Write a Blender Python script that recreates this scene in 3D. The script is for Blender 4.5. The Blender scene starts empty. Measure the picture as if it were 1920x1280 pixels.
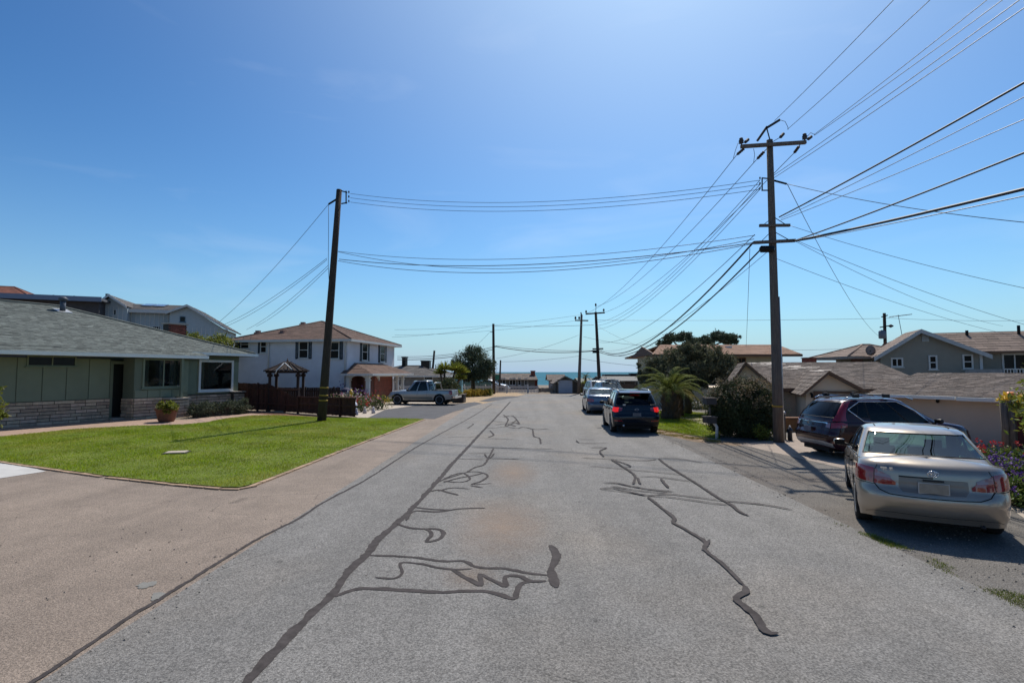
import bpy, math, random
import numpy as np
from mathutils import Vector, Matrix
random.seed(7); rng = np.random.default_rng(7)
R_ = math.radians
sc = bpy.context.scene
col = sc.collection

# ------------------------------------------------------------------ camera
F_PX, CAMZ = 1000.0, 2.4
PSI, TH = math.atan(.023), math.atan(.057)
cam_d = bpy.data.cameras.new('camera'); cam = bpy.data.objects.new('camera', cam_d); col.objects.link(cam)
cam.location = (0, 0, CAMZ); cam.rotation_euler = (math.pi/2+TH, 0, PSI)
cam_d.sensor_width = 36; cam_d.lens = 36*F_PX/1920; cam_d.clip_start = .05; cam_d.clip_end = 60000
sc.camera = cam

# ------------------------------------------------------------------ sky, sun, exposure
SUN_EL, SUN_AZ = R_(53), R_(17)          # azimuth measured from the road direction (+Y) to the right
world = bpy.data.worlds.new('World'); sc.world = world; world.use_nodes = True
wn, wl = world.node_tree.nodes, world.node_tree.links
wn.clear()
wo = wn.new('ShaderNodeOutputWorld'); bg = wn.new('ShaderNodeBackground'); sky = wn.new('ShaderNodeTexSky')
sky.sky_type = 'NISHITA'; sky.sun_disc = False; sky.sun_elevation = SUN_EL; sky.sun_rotation = SUN_AZ
sky.air_density = 1.0; sky.dust_density = .7; sky.ozone_density = 4.0; sky.altitude = 10
hs = wn.new('ShaderNodeHueSaturation'); hs.inputs['Saturation'].default_value = 1.12
tc = wn.new('ShaderNodeTexCoord')
mp = wn.new('ShaderNodeMapping'); mp.inputs['Scale'].default_value = (1.4, 2.6, 7.0); mp.inputs['Rotation'].default_value = (0, .5, .3)
cn = wn.new('ShaderNodeTexNoise'); cn.inputs['Scale'].default_value = 1.6; cn.inputs['Detail'].default_value = 7; cn.inputs['Distortion'].default_value = .6
cr = wn.new('ShaderNodeValToRGB'); cr.color_ramp.elements[0].position = .56; cr.color_ramp.elements[1].position = .86
cr.color_ramp.elements[0].color = (0, 0, 0, 1); cr.color_ramp.elements[1].color = (.13, .13, .13, 1)
mx = wn.new('ShaderNodeMixRGB'); mx.inputs[2].default_value = (7.5, 7.9, 8.4, 1)
wl.new(tc.outputs['Generated'], mp.inputs[0]); wl.new(mp.outputs[0], cn.inputs[0]); wl.new(cn.outputs[0], cr.inputs[0])
wl.new(sky.outputs[0], hs.inputs['Color']); tint = wn.new('ShaderNodeVectorMath'); tint.operation = 'MULTIPLY'; tint.inputs[1].default_value = (4.3, 6.35, 6.2)
pre = wn.new('ShaderNodeVectorMath'); pre.operation = 'SCALE'; pre.inputs[3].default_value = 1/7.0; gm = wn.new('ShaderNodeGamma'); gm.inputs[1].default_value = 1.45; wl.new(hs.outputs[0], pre.inputs[0]); wl.new(pre.outputs[0], gm.inputs[0]); wl.new(gm.outputs[0], tint.inputs[0]); 
sep = wn.new('ShaderNodeSeparateXYZ'); wl.new(tc.outputs['Generated'], sep.inputs[0])
ab = wn.new('ShaderNodeMath'); ab.operation = 'ABSOLUTE'; wl.new(sep.outputs[2], ab.inputs[0])
m8 = wn.new('ShaderNodeMath'); m8.operation = 'MULTIPLY'; m8.inputs[1].default_value = -7.5; wl.new(ab.outputs[0], m8.inputs[0])
ex_ = wn.new('ShaderNodeMath'); ex_.operation = 'EXPONENT'; wl.new(m8.outputs[0], ex_.inputs[0])
hz = wn.new('ShaderNodeMixRGB'); hz.inputs[2].default_value = (3.0, 4.1, 5.4, 1); wl.new(ex_.outputs[0], hz.inputs[0]); wl.new(tint.outputs[0], hz.inputs[1]); 
dt_ = wn.new('ShaderNodeVectorMath'); dt_.operation = 'DOT_PRODUCT'; dt_.inputs[1].default_value = (math.cos(SUN_EL)*math.sin(SUN_AZ), math.cos(SUN_EL)*math.cos(SUN_AZ), math.sin(SUN_EL)); wl.new(tc.outputs['Generated'], dt_.inputs[0])
cl_ = wn.new('ShaderNodeMath'); cl_.operation = 'MAXIMUM'; cl_.inputs[1].default_value = 0; wl.new(dt_.outputs['Value'], cl_.inputs[0])
pw_ = wn.new('ShaderNodeMath'); pw_.operation = 'POWER'; pw_.inputs[1].default_value = 7; wl.new(cl_.outputs[0], pw_.inputs[0])
ml_ = wn.new('ShaderNodeMath'); ml_.operation = 'MULTIPLY'; ml_.inputs[1].default_value = .62; wl.new(pw_.outputs[0], ml_.inputs[0])
gl_ = wn.new('ShaderNodeMixRGB'); gl_.inputs[2].default_value = (4.9, 5.9, 7.6, 1); wl.new(ml_.outputs[0], gl_.inputs[0]); wl.new(hz.outputs[0], gl_.inputs[1]); wl.new(gl_.outputs[0], mx.inputs[1]); wl.new(cr.outputs[0], mx.inputs[0])
wl.new(mx.outputs[0], bg.inputs[0]); bg.inputs[1].default_value = .13; wl.new(bg.outputs[0], wo.inputs[0])
sd = bpy.data.lights.new('sun', 'SUN'); sd.energy = 4.4; sd.angle = R_(.53); sd.color = (1, .93, .82)
sun = bpy.data.objects.new('sun', sd); col.objects.link(sun)
sdir = Vector((math.cos(SUN_EL)*math.sin(SUN_AZ), math.cos(SUN_EL)*math.cos(SUN_AZ), math.sin(SUN_EL)))
sun.rotation_euler = sdir.to_track_quat('Z', 'Y').to_euler(); sun.location = (0, 0, 40)
vs = sc.view_settings; vs.view_transform = 'Standard'; vs.look = 'None'; vs.gamma = 1; vs.use_curve_mapping = False; vs.exposure = .10
sc.cycles.max_bounces = 6; sc.cycles.transparent_max_bounces = 12; sc.cycles.caustics_reflective = False; sc.cycles.caustics_refractive = False

# ------------------------------------------------------------------ photo -> place
_F0 = Vector((-math.sin(PSI), math.cos(PSI), 0)); _R = Vector((math.cos(PSI), math.sin(PSI), 0)); _Z = Vector((0, 0, 1))
_F = _F0*math.cos(TH)+_Z*math.sin(TH); _U = -_F0*math.sin(TH)+_Z*math.cos(TH); _C = Vector((0, 0, CAMZ))
def ray(u, v): return _F+_R*((u-960)/F_PX)+_U*((640-v)/F_PX)
def G(u, v, z=0.0):
    d = ray(u, v); return _C+d*((z-CAMZ)/d.z)
def P(u, v, y):
    d = ray(u, v); return _C+d*(y/d.y)
class Fr:
    """a building's own axes: x along its front (to the right), y inwards, z up"""
    def __init__(s, o, yaw, z=0):
        s.o = Vector((o[0], o[1], z)); s.yaw = yaw
        s.ex = Vector((math.cos(yaw), math.sin(yaw), 0)); s.ey = Vector((-math.sin(yaw), math.cos(yaw), 0))
    def loc(s, p): q = p-s.o; return Vector((q.dot(s.ex), q.dot(s.ey), q.z))
    def front(s, u, v, off=0.0):
        d = ray(u, v); t = (off-(_C-s.o).dot(s.ey))/d.dot(s.ey); return s.loc(_C+d*t)
    def side(s, u, v, off=0.0):
        d = ray(u, v); t = (off-(_C-s.o).dot(s.ex))/d.dot(s.ex); return s.loc(_C+d*t)

# ------------------------------------------------------------------ materials
def nn(nt, t, **k):
    n = nt.nodes.new(t)
    for a, b in k.items(): setattr(n, a, b)
    return n
def M(name, c, rough=.75, var=.18, scale=3., bump=0., bscale=60., metal=0., spec=.4, coat=0., rnd=.0, c2=None, detail=5, hue=0., c3=None, stretch=None, emit=None, fine=0., fscale=150., trans=0., road=False, inner=False):
    m = bpy.data.materials.new(name); m.use_nodes = True; nt = m.node_tree; L = nt.links
    p = nt.nodes['Principled BSDF']
    p.inputs['Roughness'].default_value = rough; p.inputs['Metallic'].default_value = metal
    p.inputs['Specular IOR Level'].default_value = spec
    if coat: p.inputs['Coat Weight'].default_value = coat; p.inputs['Coat Roughness'].default_value = .04
    geo = nn(nt, 'ShaderNodeNewGeometry'); pos = geo.outputs['Position']
    if stretch:
        mpn = nn(nt, 'ShaderNodeMapping'); mpn.inputs['Scale'].default_value = stretch; L.new(pos, mpn.inputs[0]); pos = mpn.outputs[0]
    n = nn(nt, 'ShaderNodeTexNoise'); n.inputs['Scale'].default_value = scale; n.inputs['Detail'].default_value = detail; n.inputs['Roughness'].default_value = .6
    L.new(pos, n.inputs['Vector'])
    rmp = nn(nt, 'ShaderNodeMapRange'); rmp.inputs[1].default_value = .3; rmp.inputs[2].default_value = .7; L.new(n.outputs[0], rmp.inputs[0])
    a = tuple(max(0, x*(1-var)) for x in c); b = tuple(x*(1+var) for x in (c2 or c))
    mix = nn(nt, 'ShaderNodeMixRGB'); mix.inputs[1].default_value = (*a, 1); mix.inputs[2].default_value = (*b, 1); L.new(rmp.outputs[0], mix.inputs[0])
    out = mix.outputs[0]
    if c3:
        n3 = nn(nt, 'ShaderNodeTexNoise'); n3.inputs['Scale'].default_value = scale*.23; n3.inputs['Detail'].default_value = 4; L.new(pos, n3.inputs['Vector'])
        r3 = nn(nt, 'ShaderNodeMapRange'); r3.inputs[1].default_value = .5; r3.inputs[2].default_value = .68; L.new(n3.outputs[0], r3.inputs[0])
        m3 = nn(nt, 'ShaderNodeMixRGB'); m3.inputs[2].default_value = (*c3, 1); L.new(r3.outputs[0], m3.inputs[0]); L.new(out, m3.inputs[1]); out = m3.outputs[0]
    if fine:
        nf = nn(nt, 'ShaderNodeTexNoise'); nf.inputs['Scale'].default_value = fscale; nf.inputs['Detail'].default_value = 3; L.new(geo.outputs['Position'], nf.inputs['Vector'])
        rf = nn(nt, 'ShaderNodeMapRange'); rf.inputs[1].default_value = .32; rf.inputs[2].default_value = .68; rf.inputs[3].default_value = 1-fine; rf.inputs[4].default_value = 1+fine; L.new(nf.outputs[0], rf.inputs[0])
        vm = nn(nt, 'ShaderNodeVectorMath', operation='MULTIPLY'); L.new(out, vm.inputs[0]); L.new(rf.outputs[0], vm.inputs[1]); out = vm.outputs[0]
    if road:   # worn lanes, oil drips, hairline cracks
        mp2 = nn(nt, 'ShaderNodeMapping'); mp2.inputs['Scale'].default_value = (1.3, .10, 1); L.new(geo.outputs['Position'], mp2.inputs[0])
        def layer(node_in, lo, hi, a, b, prev):
            r_ = nn(nt, 'ShaderNodeMapRange'); r_.inputs[1].default_value = lo; r_.inputs[2].default_value = hi; r_.inputs[3].default_value = a; r_.inputs[4].default_value = b; L.new(node_in, r_.inputs[0])
            v_ = nn(nt, 'ShaderNodeVectorMath', operation='MULTIPLY'); L.new(prev, v_.inputs[0]); L.new(r_.outputs[0], v_.inputs[1]); return v_.outputs[0]
        nl = nn(nt, 'ShaderNodeTexNoise'); nl.inputs['Scale'].default_value = .9; nl.inputs['Detail'].default_value = 6; L.new(mp2.outputs[0], nl.inputs['Vector']); out = layer(nl.outputs[0], .35, .65, .90, 1.08, out)
        nm = nn(nt, 'ShaderNodeTexNoise'); nm.inputs['Scale'].default_value = 2.6; nm.inputs['Detail'].default_value = 9; nm.inputs['Roughness'].default_value = .75; L.new(geo.outputs['Position'], nm.inputs['Vector']); out = layer(nm.outputs[0], .3, .7, .86, 1.12, out)
        vo = nn(nt, 'ShaderNodeTexVoronoi'); vo.inputs['Scale'].default_value = 1.1; L.new(geo.outputs['Position'], vo.inputs['Vector']); out = layer(vo.outputs['Distance'], .025, .07, .62, 1, out)
        vo = nn(nt, 'ShaderNodeTexVoronoi'); vo.inputs['Scale'].default_value = 26; L.new(geo.outputs['Position'], vo.inputs['Vector']); out = layer(vo.outputs['Distance'], .10, .22, 1.35, 1, out)
        dv_ = nn(nt, 'ShaderNodeMixRGB'); dv_.inputs[0].default_value = .12; L.new(geo.outputs['Position'], dv_.inputs[1]); L.new(nm.outputs['Color'], dv_.inputs[2])
        vc = nn(nt, 'ShaderNodeTexVoronoi', feature='DISTANCE_TO_EDGE'); vc.inputs['Scale'].default_value = .75; L.new(dv_.outputs[0], vc.inputs['Vector'])
        mk = nn(nt, 'ShaderNodeTexNoise'); mk.inputs['Scale'].default_value = .35; mk.inputs['Detail'].default_value = 2; L.new(geo.outputs['Position'], mk.inputs['Vector'])
        mr = nn(nt, 'ShaderNodeMapRange'); mr.inputs[1].default_value = .48; mr.inputs[2].default_value = .60; mr.inputs[3].default_value = 1.; mr.inputs[4].default_value = 0.; L.new(mk.outputs[0], mr.inputs[0])
        ad_ = nn(nt, 'ShaderNodeMath', operation='ADD'); L.new(vc.outputs['Distance'], ad_.inputs[0]); L.new(mr.outputs[0], ad_.inputs[1]); out = layer(ad_.outputs[0], .002, .009, .66, 1, out)
    if rnd or hue:
        oi = nn(nt, 'ShaderNodeObjectInfo'); ad = nn(nt, 'ShaderNodeMath', operation='ADD'); fr = nn(nt, 'ShaderNodeMath', operation='FRACT')
        L.new(oi.outputs['Random'], ad.inputs[0]); L.new(geo.outputs['Random Per Island'], ad.inputs[1]); L.new(ad.outputs[0], fr.inputs[0])
        h = nn(nt, 'ShaderNodeHueSaturation'); r2 = nn(nt, 'ShaderNodeMapRange'); r2.inputs[3].default_value = 1-rnd; r2.inputs[4].default_value = 1+rnd
        L.new(fr.outputs[0], r2.inputs[0]); L.new(r2.outputs[0], h.inputs['Value']); L.new(out, h.inputs['Color'])
        if hue:
            ml = nn(nt, 'ShaderNodeMath', operation='MULTIPLY'); ml.inputs[1].default_value = 7.31; f2 = nn(nt, 'ShaderNodeMath', operation='FRACT')
            L.new(fr.outputs[0], ml.inputs[0]); L.new(ml.outputs[0], f2.inputs[0]); r4 = nn(nt, 'ShaderNodeMapRange'); r4.inputs[3].default_value = .5-hue; r4.inputs[4].default_value = .5+hue
            L.new(f2.outputs[0], r4.inputs[0]); L.new(r4.outputs[0], h.inputs['Hue'])
        out = h.outputs[0]
    L.new(out, p.inputs['Base Color'])
    if bump:
        nb = nn(nt, 'ShaderNodeTexNoise'); nb.inputs['Scale'].default_value = bscale; nb.inputs['Detail'].default_value = 4; L.new(pos, nb.inputs['Vector'])
        bp = nn(nt, 'ShaderNodeBump'); bp.inputs['Strength'].default_value = min(1, bump*3); bp.inputs['Distance'].default_value = bump*.05; L.new(nb.outputs[0], bp.inputs['Height']); L.new(bp.outputs[0], p.inputs['Normal'])
    if emit: p.inputs['Emission Color'].default_value = (*emit[:3], 1); p.inputs['Emission Strength'].default_value = emit[3]
    if inner:   # painted outside, dark trim inside
        df = nn(nt, 'ShaderNodeBsdfDiffuse'); df.inputs[0].default_value = (.05, .05, .05, 1); ms = nn(nt, 'ShaderNodeMixShader'); L.new(geo.outputs['Backfacing'], ms.inputs[0])
        L.new(p.outputs[0], ms.inputs[1]); L.new(df.outputs[0], ms.inputs[2]); L.new(ms.outputs[0], nt.nodes['Material Output'].inputs[0])
    if trans:   # leaves let some light through
        tr = nn(nt, 'ShaderNodeBsdfTranslucent'); L.new(out, tr.inputs[0]); ms = nn(nt, 'ShaderNodeMixShader'); ms.inputs[0].default_value = trans
        L.new(p.outputs[0], ms.inputs[1]); L.new(tr.outputs[0], ms.inputs[2]); L.new(ms.outputs[0], nt.nodes['Material Output'].inputs[0])
    return m
def glass(name, tint, refl=.02, ior=1.45):
    m = bpy.data.materials.new(name); m.use_nodes = True; nt = m.node_tree; nt.nodes.remove(nt.nodes['Principled BSDF']); L = nt.links
    t = nn(nt, 'ShaderNodeBsdfTransparent'); t.inputs[0].default_value = (*tint, 1)
    g = nn(nt, 'ShaderNodeBsdfGlossy'); g.inputs['Roughness'].default_value = refl
    lw = nn(nt, 'ShaderNodeFresnel'); lw.inputs[0].default_value = ior
    ms = nn(nt, 'ShaderNodeMixShader'); L.new(lw.outputs[0], ms.inputs[0]); L.new(t.outputs[0], ms.inputs[1]); L.new(g.outputs[0], ms.inputs[2])
    L.new(ms.outputs[0], nt.nodes['Material Output'].inputs[0]); return m

# ------------------------------------------------------------------ mesh builder
class MB:
    def __init__(s): s.v = []; s.f = []; s.sm = []
    def add(s, vs, fs, smooth=False, T=None):
        b = len(s.v); s.v += [tuple(T(Vector(p))) if T else tuple(p) for p in vs]
        s.f += [tuple(i+b for i in f) for f in fs]; s.sm += [smooth]*len(fs); return s
    def box(s, x0, x1, y0, y1, z0, z1, T=None):
        return s.add([(x0,y0,z0),(x1,y0,z0),(x1,y1,z0),(x0,y1,z0),(x0,y0,z1),(x1,y0,z1),(x1,y1,z1),(x0,y1,z1)],
            [(0,3,2,1),(4,5,6,7),(0,1,5,4),(1,2,6,5),(2,3,7,6),(3,0,4,7)], T=T)
    def prism(s, pts, d, T=None):
        n = len(pts); d = Vector(d); a = [Vector(p) for p in pts]; b = [p+d for p in a]
        return s.add(a+b, [tuple(range(n))[::-1], tuple(range(n, 2*n))]+[(i, (i+1) % n, n+(i+1) % n, n+i) for i in range(n)], T=T)
    def tube(s, pts, r, n=6, caps=True, smooth=True, T=None):
        pts = [Vector(p) for p in pts]; rs = r if isinstance(r, (list, tuple)) else [r]*len(pts); vs = []; prev = None
        for i, p in enumerate(pts):
            d = (pts[min(i+1, len(pts)-1)]-pts[max(i-1, 0)])
            d = d.normalized() if d.length > 1e-9 else Vector((0, 0, 1))
            a = prev-d*prev.dot(d) if prev else d.cross(Vector((0, 0, 1)))
            if a.length < 1e-4: a = d.cross(Vector((1, 0, 0)))
            a.normalize(); prev = a; b = d.cross(a)
            vs += [p+(a*math.cos(2*math.pi*k/n)+b*math.sin(2*math.pi*k/n))*rs[i] for k in range(n)]
        fs = [(i*n+k, i*n+(k+1) % n, (i+1)*n+(k+1) % n, (i+1)*n+k) for i in range(len(pts)-1) for k in range(n)]
        if caps: fs += [tuple(range(n))[::-1], tuple(range(len(vs)-n, len(vs)))]
        return s.add(vs, fs, smooth, T)
    def lathe(s, prof, n=16, axis='z', c=(0, 0, 0), T=None, smooth=True):
        vs = []
        for r, h in prof:
            for k in range(n):
                a = 2*math.pi*k/n; x, y = r*math.cos(a), r*math.sin(a)
                q = (x, y, h) if axis == 'z' else ((h, x, y) if axis == 'x' else (x, h, y))
                vs.append((q[0]+c[0], q[1]+c[1], q[2]+c[2]))
        fs = [(i*n+k, i*n+(k+1) % n, (i+1)*n+(k+1) % n, (i+1)*n+k) for i in range(len(prof)-1) for k in range(n)]
        fs += [tuple(range(n))[::-1], tuple(range(len(vs)-n, len(vs)))]
        return s.add(vs, fs, smooth, T)
    def grid(s, rows, smooth=True, mask=None, T=None):
        n = len(rows[0]); vs = [p for r in rows for p in r]
        fs = [(i*n+k, i*n+k+1, (i+1)*n+k+1, (i+1)*n+k) for i in range(len(rows)-1) for k in range(n-1) if mask is None or mask(i, k)]
        return s.add(vs, fs, smooth, T)
    def mesh(s, name, mat):
        me = bpy.data.meshes.new(name); me.from_pydata(s.v, [], s.f); me.polygons.foreach_set('use_smooth', s.sm)
        if mat: me.materials.append(mat)
        me.update(); return me
def link(name, me, parent=None, label=None, kind=None):
    o = bpy.data.objects.new(name, me); col.objects.link(o); o.parent = parent
    if label: o['label'] = label
    if kind: o['kind'] = kind
    return o
def part(name, mb, mat, parent, label=None, kind=None): return link(name, mb.mesh(name, mat), parent, label, kind)
def thing(name, label, cat, loc=(0, 0, 0), yaw=0., group=None):
    o = bpy.data.objects.new(name, None); col.objects.link(o); o.location = loc; o.rotation_euler = (0, 0, yaw); o.empty_display_size = .3
    o['label'] = label; o['category'] = cat
    if group: o['group'] = group
    return o
def single(name, mb, mat, label, cat, group=None, me=None, kind=None):
    o = link(name, me or mb.mesh(name, mat)); o['label'] = label; o['category'] = cat
    if group: o['group'] = group
    if kind: o['kind'] = kind
    return o
def struct(name, mb, mat): return link(name, mb.mesh(name, mat), kind='structure')
def dup(o, parent=None, **k):
    c = o.copy(); col.objects.link(c)
    if parent is not None: c.parent = parent
    for ch in list(o.children): dup(ch, c)
    for a, b in k.items(): c[a] = b
    return c
def sheet(name, pts, z, mat, thick=0, kind='structure'):
    mb = MB(); q = [Vector((p[0], p[1], z)) for p in pts]
    if sum(q[i].x*q[(i+1) % len(q)].y-q[(i+1) % len(q)].x*q[i].y for i in range(len(q))) < 0: q.reverse()
    if thick: mb.prism([p-Vector((0, 0, thick)) for p in q], (0, 0, thick))
    else: mb.add(q, [tuple(range(len(q)))])
    return struct(name, mb, mat)
def raw_mesh(name, V, Fc, mat, smooth=False):
    """V (n,3), Fc (m,k) fast mesh"""
    me = bpy.data.meshes.new(name); m, k = Fc.shape
    me.vertices.add(len(V)); me.vertices.foreach_set('co', V.astype(np.float32).ravel())
    me.loops.add(m*k); me.loops.foreach_set('vertex_index', Fc.astype(np.int32).ravel())
    me.polygons.add(m); me.polygons.foreach_set('loop_start', np.arange(0, m*k, k, dtype=np.int32))
    me.polygons.foreach_set('use_smooth', np.full(m, smooth))
    me.materials.append(mat); me.update(calc_edges=True); return me
def unit(n): d = rng.normal(size=(n, 3)); return d/np.linalg.norm(d, axis=1)[:, None]
def leaves_mesh(name, C, size, mat, aspect=.5, up=0., jitter=.35, dirs=None):
    """one small folded leaf at every point of C"""
    n = len(C); d = unit(n) if dirs is None else dirs
    d[:, 2] += up; d /= np.linalg.norm(d, axis=1)[:, None]
    t = np.cross(d, unit(n)); t /= np.linalg.norm(t, axis=1)[:, None]+1e-9; nrm = np.cross(d, t)
    s = size*(1+jitter*(rng.random(n)*2-1)); l = s[:, None]*d; w = (s*aspect*.5)[:, None]*t; h = (s*aspect*.12)[:, None]*nrm
    V = np.stack([C, C+l*.5+w+h, C+l, C+l*.5-w+h], 1).reshape(-1, 3)
    i = np.arange(n)[:, None]*4; return raw_mesh(name, V, np.concatenate([i, i+1, i+2, i+3], 1), mat)
def clumps(lobes, k=40, per=60, spread=.22, shell=.6):
    """leaf positions: clumps sitting on and in the outer part of each ellipsoid lobe"""
    out = []
    for (c, r, wgt) in lobes:
        K = max(3, int(k*wgt)); d = unit(K); rad = (shell+(1-shell)*rng.random(K)**.5)*np.where(rng.random(K) < .14, 1.18, 1.)
        cc = np.array(c)+d*rad[:, None]*np.array(r); sp = spread*min(r)*(.6+.8*rng.random(K))
        pts = cc[:, None, :]+rng.normal(size=(K, per, 3))*sp[:, None, None]*np.array([1, 1, .75])
        out.append(pts.reshape(-1, 3))
    return np.concatenate(out)
# ------------------------------------------------------------------ shared materials
m_road = M('asphalt_light', (.198,.190,.180), .9, .09, .8, bump=.3, bscale=110, c3=(.222,.198,.172), fine=.5, fscale=58, road=True)
m_tan = M('worn_pink_paving', (.255,.204,.165), .9, .14, .7, bump=.3, bscale=110, c3=(.21,.168,.138), fine=.42, fscale=55, road=True)
m_darkas = M('dark_asphalt', (.085,.085,.092), .9, .16, 1.2, bump=.4, bscale=70, fine=.3, fscale=50)
m_shoulder = M('shoulder_asphalt', (.155,.143,.130), .92, .16, 1.1, bump=.5, bscale=60, c3=(.135,.115,.098), fine=.4, fscale=50, road=True)
m_tar = M('tar', (.062,.054,.053), .85, .3, 9, bump=.2, bscale=30, spec=.12)
m_conc = M('pale_concrete', (.42,.36,.30), .85, .12, 2, bump=.2, fine=.12)
m_white_conc = M('white_concrete', (.50,.49,.47), .8, .10, 3, c3=(.42,.41,.39), fine=.12)
m_dirt = M('dry_soil', (.22,.155,.10), .95, .3, 3, bump=.8, bscale=25, fine=.3)
m_mulch = M('red_brown_mulch', (.20,.105,.065), .95, .35, 6, bump=1, bscale=30, fine=.4)
m_sand = M('sandy_gravel', (.40,.29,.18), .95, .2, 2, bump=.6, bscale=40, fine=.3)
m_ground = M('ground_dirt', (.20,.16,.12), .95, .25, .3, fine=.2)
m_lawnb = M('lawn_soil', (.11,.145,.010), .95, .25, 1.5, c3=(.17,.18,.02), fine=.3, fscale=60)
m_grass = M('grass_blades', (.235,.315,.010), .6, .38, 1.3, rnd=.38, hue=.028, c3=(.34,.33,.05), trans=.45)
m_drygrass = M('dry_grass', (.30,.25,.07), .8, .3, 2, rnd=.4, hue=.04, trans=.3)
m_edge = M('terracotta_edging', (.36,.25,.165), .85, .2, 6, rnd=.18, bump=.3)
m_sea = M('sea_water', (.012,.125,.185), .8, .25, .01, bump=.9, bscale=.25, spec=.08, stretch=(1, .25, 1))
m_black = M('black_rubber', (.012,.012,.012), .8, .1)
m_metal = M('galvanised_metal', (.45,.46,.47), .45, .1, metal=.7)
m_white = M('white_paint', (.72,.72,.70), .55, .05, 3)
m_stone_lo = M('cut_stone', (.48,.37,.275), .9, .2, 5, bump=.6, bscale=25, rnd=.25, hue=.012)
m_mortar = M('mortar_joint', (.055,.05,.045), .95, .15, 8)
m_green = M('sage_green_paint', (.19,.225,.16), .7, .06, 1.5, rnd=.04)
m_green_d = M('sage_green_trim', (.135,.16,.115), .7, .05)
m_win = M('dark_window_glass', (.014,.016,.017), .10, .2, 2, spec=.12)
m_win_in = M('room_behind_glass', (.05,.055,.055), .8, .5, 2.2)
m_pane = glass('window_glass', (.62,.66,.66), .02)
m_curtain = M('curtain', (.42,.40,.34), .9, .12, 2, stretch=(8, 8, .5))
m_dgreen = M('dark_green_shutter', (.02,.035,.05), .6, .1)
m_wood = M('red_brown_wood', (.078,.032,.021), .85, .35, 3, rnd=.35, hue=.008, stretch=(6, 6, 1), bump=.3)
m_wood_l = M('light_wood_rail', (.17,.085,.05), .85, .2, 3)
m_leaf = M('leaf_green', (.07,.10,.028), .6, .3, 1, rnd=.45, hue=.025, trans=.3)
m_leaf_y = M('leaf_yellow_green', (.18,.20,.03), .6, .3, 1, rnd=.4, hue=.03, trans=.35)
m_leaf_d = M('leaf_dark', (.062,.078,.03), .65, .3, 1, rnd=.4, hue=.02, trans=.2)
m_bark = M('bark', (.09,.065,.045), .95, .35, 8, bump=1, bscale=20, stretch=(1, 1, .3))
m_pole = M('dark_weathered_pole', (.060,.045,.036), .92, .35, 6, bump=.6, bscale=25, stretch=(6, 6, .4))
m_pole_l = M('grey_weathered_pole', (.17,.14,.118), .92, .3, 6, bump=.6, bscale=25, stretch=(6, 6, .4))
m_wire = M('wire_black', (.02,.022,.028), .6, .1)
m_wire_g = M('wire_grey', (.07,.085,.11), .5, .1)

# ------------------------------------------------------------------ ground, sea, road
ELIFT = .004
mb = MB(); n = 24
far = 98
mb.add([(-420, -60, 0), (420, -60, 0), (420, far, 0), (-420, far, 0)], [(0, 1, 2, 3)])
mb.add([(-420, far, 0), (420, far, 0), (420, far+9, -13.5), (-420, far+9, -13.5)], [(0, 1, 2, 3)])
struct('ground', mb, m_ground)
struct('sea', MB().add([(-30000, far+2, -12), (30000, far+2, -12), (30000, 40000, -12), (-30000, 40000, -12)], [(0, 1, 2, 3)]), m_sea)
XL, XR = -3.75, 5.05
sheet('pavement', [(-70, -14), (XL+.3, -14), (XL+.3, 33), (-5.6, 33), (-5.2, 27.4), G(700, 783), G(470, 790), (-70, 27)], ELIFT, m_tan)
road_pts = [(XL, -14), (XR, -14), (XR, 20), (XR+.1, 34), (5.6, 44), (8.5, 50.5), (60, 52), (60, 57.8), (-60, 57.8), (-60, 55.2), (-9, 54.8), (-6.2, 51), (-4.6, 44), (XL, 33)]
mb = MB(); mb.add([(x, y, 2*ELIFT) for x, y in road_pts], [tuple(range(len(road_pts)))]); struct('road', mb, m_road)
# sandy light stains tracked into the wheel paths
m_stain = bpy.data.materials.new('sand_stain'); m_stain.use_nodes = True; _n = m_stain.node_tree; _p = _n.nodes['Principled BSDF']
_p.inputs['Base Color'].default_value = (.38,.28,.21, 1); _p.inputs['Roughness'].default_value = .95
_t = _n.nodes.new('ShaderNodeBsdfTransparent'); _m = _n.nodes.new('ShaderNodeMixShader')
_c = _n.nodes.new('ShaderNodeTexCoord'); _g = _n.nodes.new('ShaderNodeTexGradient'); _g.gradient_type = 'SPHERICAL'
_no = _n.nodes.new('ShaderNodeTexNoise'); _no.inputs['Scale'].default_value = 2.6; _no.inputs['Detail'].default_value = 12; _no.inputs['Roughness'].default_value = .8
_mp = _n.nodes.new('ShaderNodeMapping'); _mp.inputs['Location'].default_value = (-1, -1, 0); _mp.inputs['Scale'].default_value = (2, 2, 0)
_mu = _n.nodes.new('ShaderNodeMath'); _mu.operation = 'MULTIPLY'; _r = _n.nodes.new('ShaderNodeMapRange'); _r.inputs[1].default_value = .10; _r.inputs[2].default_value = .55; _r.inputs[4].default_value = .5
for a, b in ((_c.outputs['Generated'], _mp.inputs[0]), (_mp.outputs[0], _g.inputs[0]), (_c.outputs['Object'], _no.inputs[0]), (_g.outputs[0], _mu.inputs[0]), (_no.outputs[0], _mu.inputs[1]), (_mu.outputs[0], _r.inputs[0]), (_r.outputs[0], _m.inputs[0]), (_t.outputs[0], _m.inputs[1]), (_p.outputs[0], _m.inputs[2]), (_m.outputs[0], _n.nodes['Material Output'].inputs[0])): _n.links.new(a, b)
def stain(u, v, rx, ry):
    c = G(u, v); mb = MB(); mb.add([(-rx, -ry, 0), (rx, -ry, 0), (rx, ry, 0), (-rx, ry, 0)], [(0, 1, 2, 3)])
    o = struct('sand_stain', mb, m_stain); o.location = (c.x, c.y, 2*ELIFT+.0015)
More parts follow.
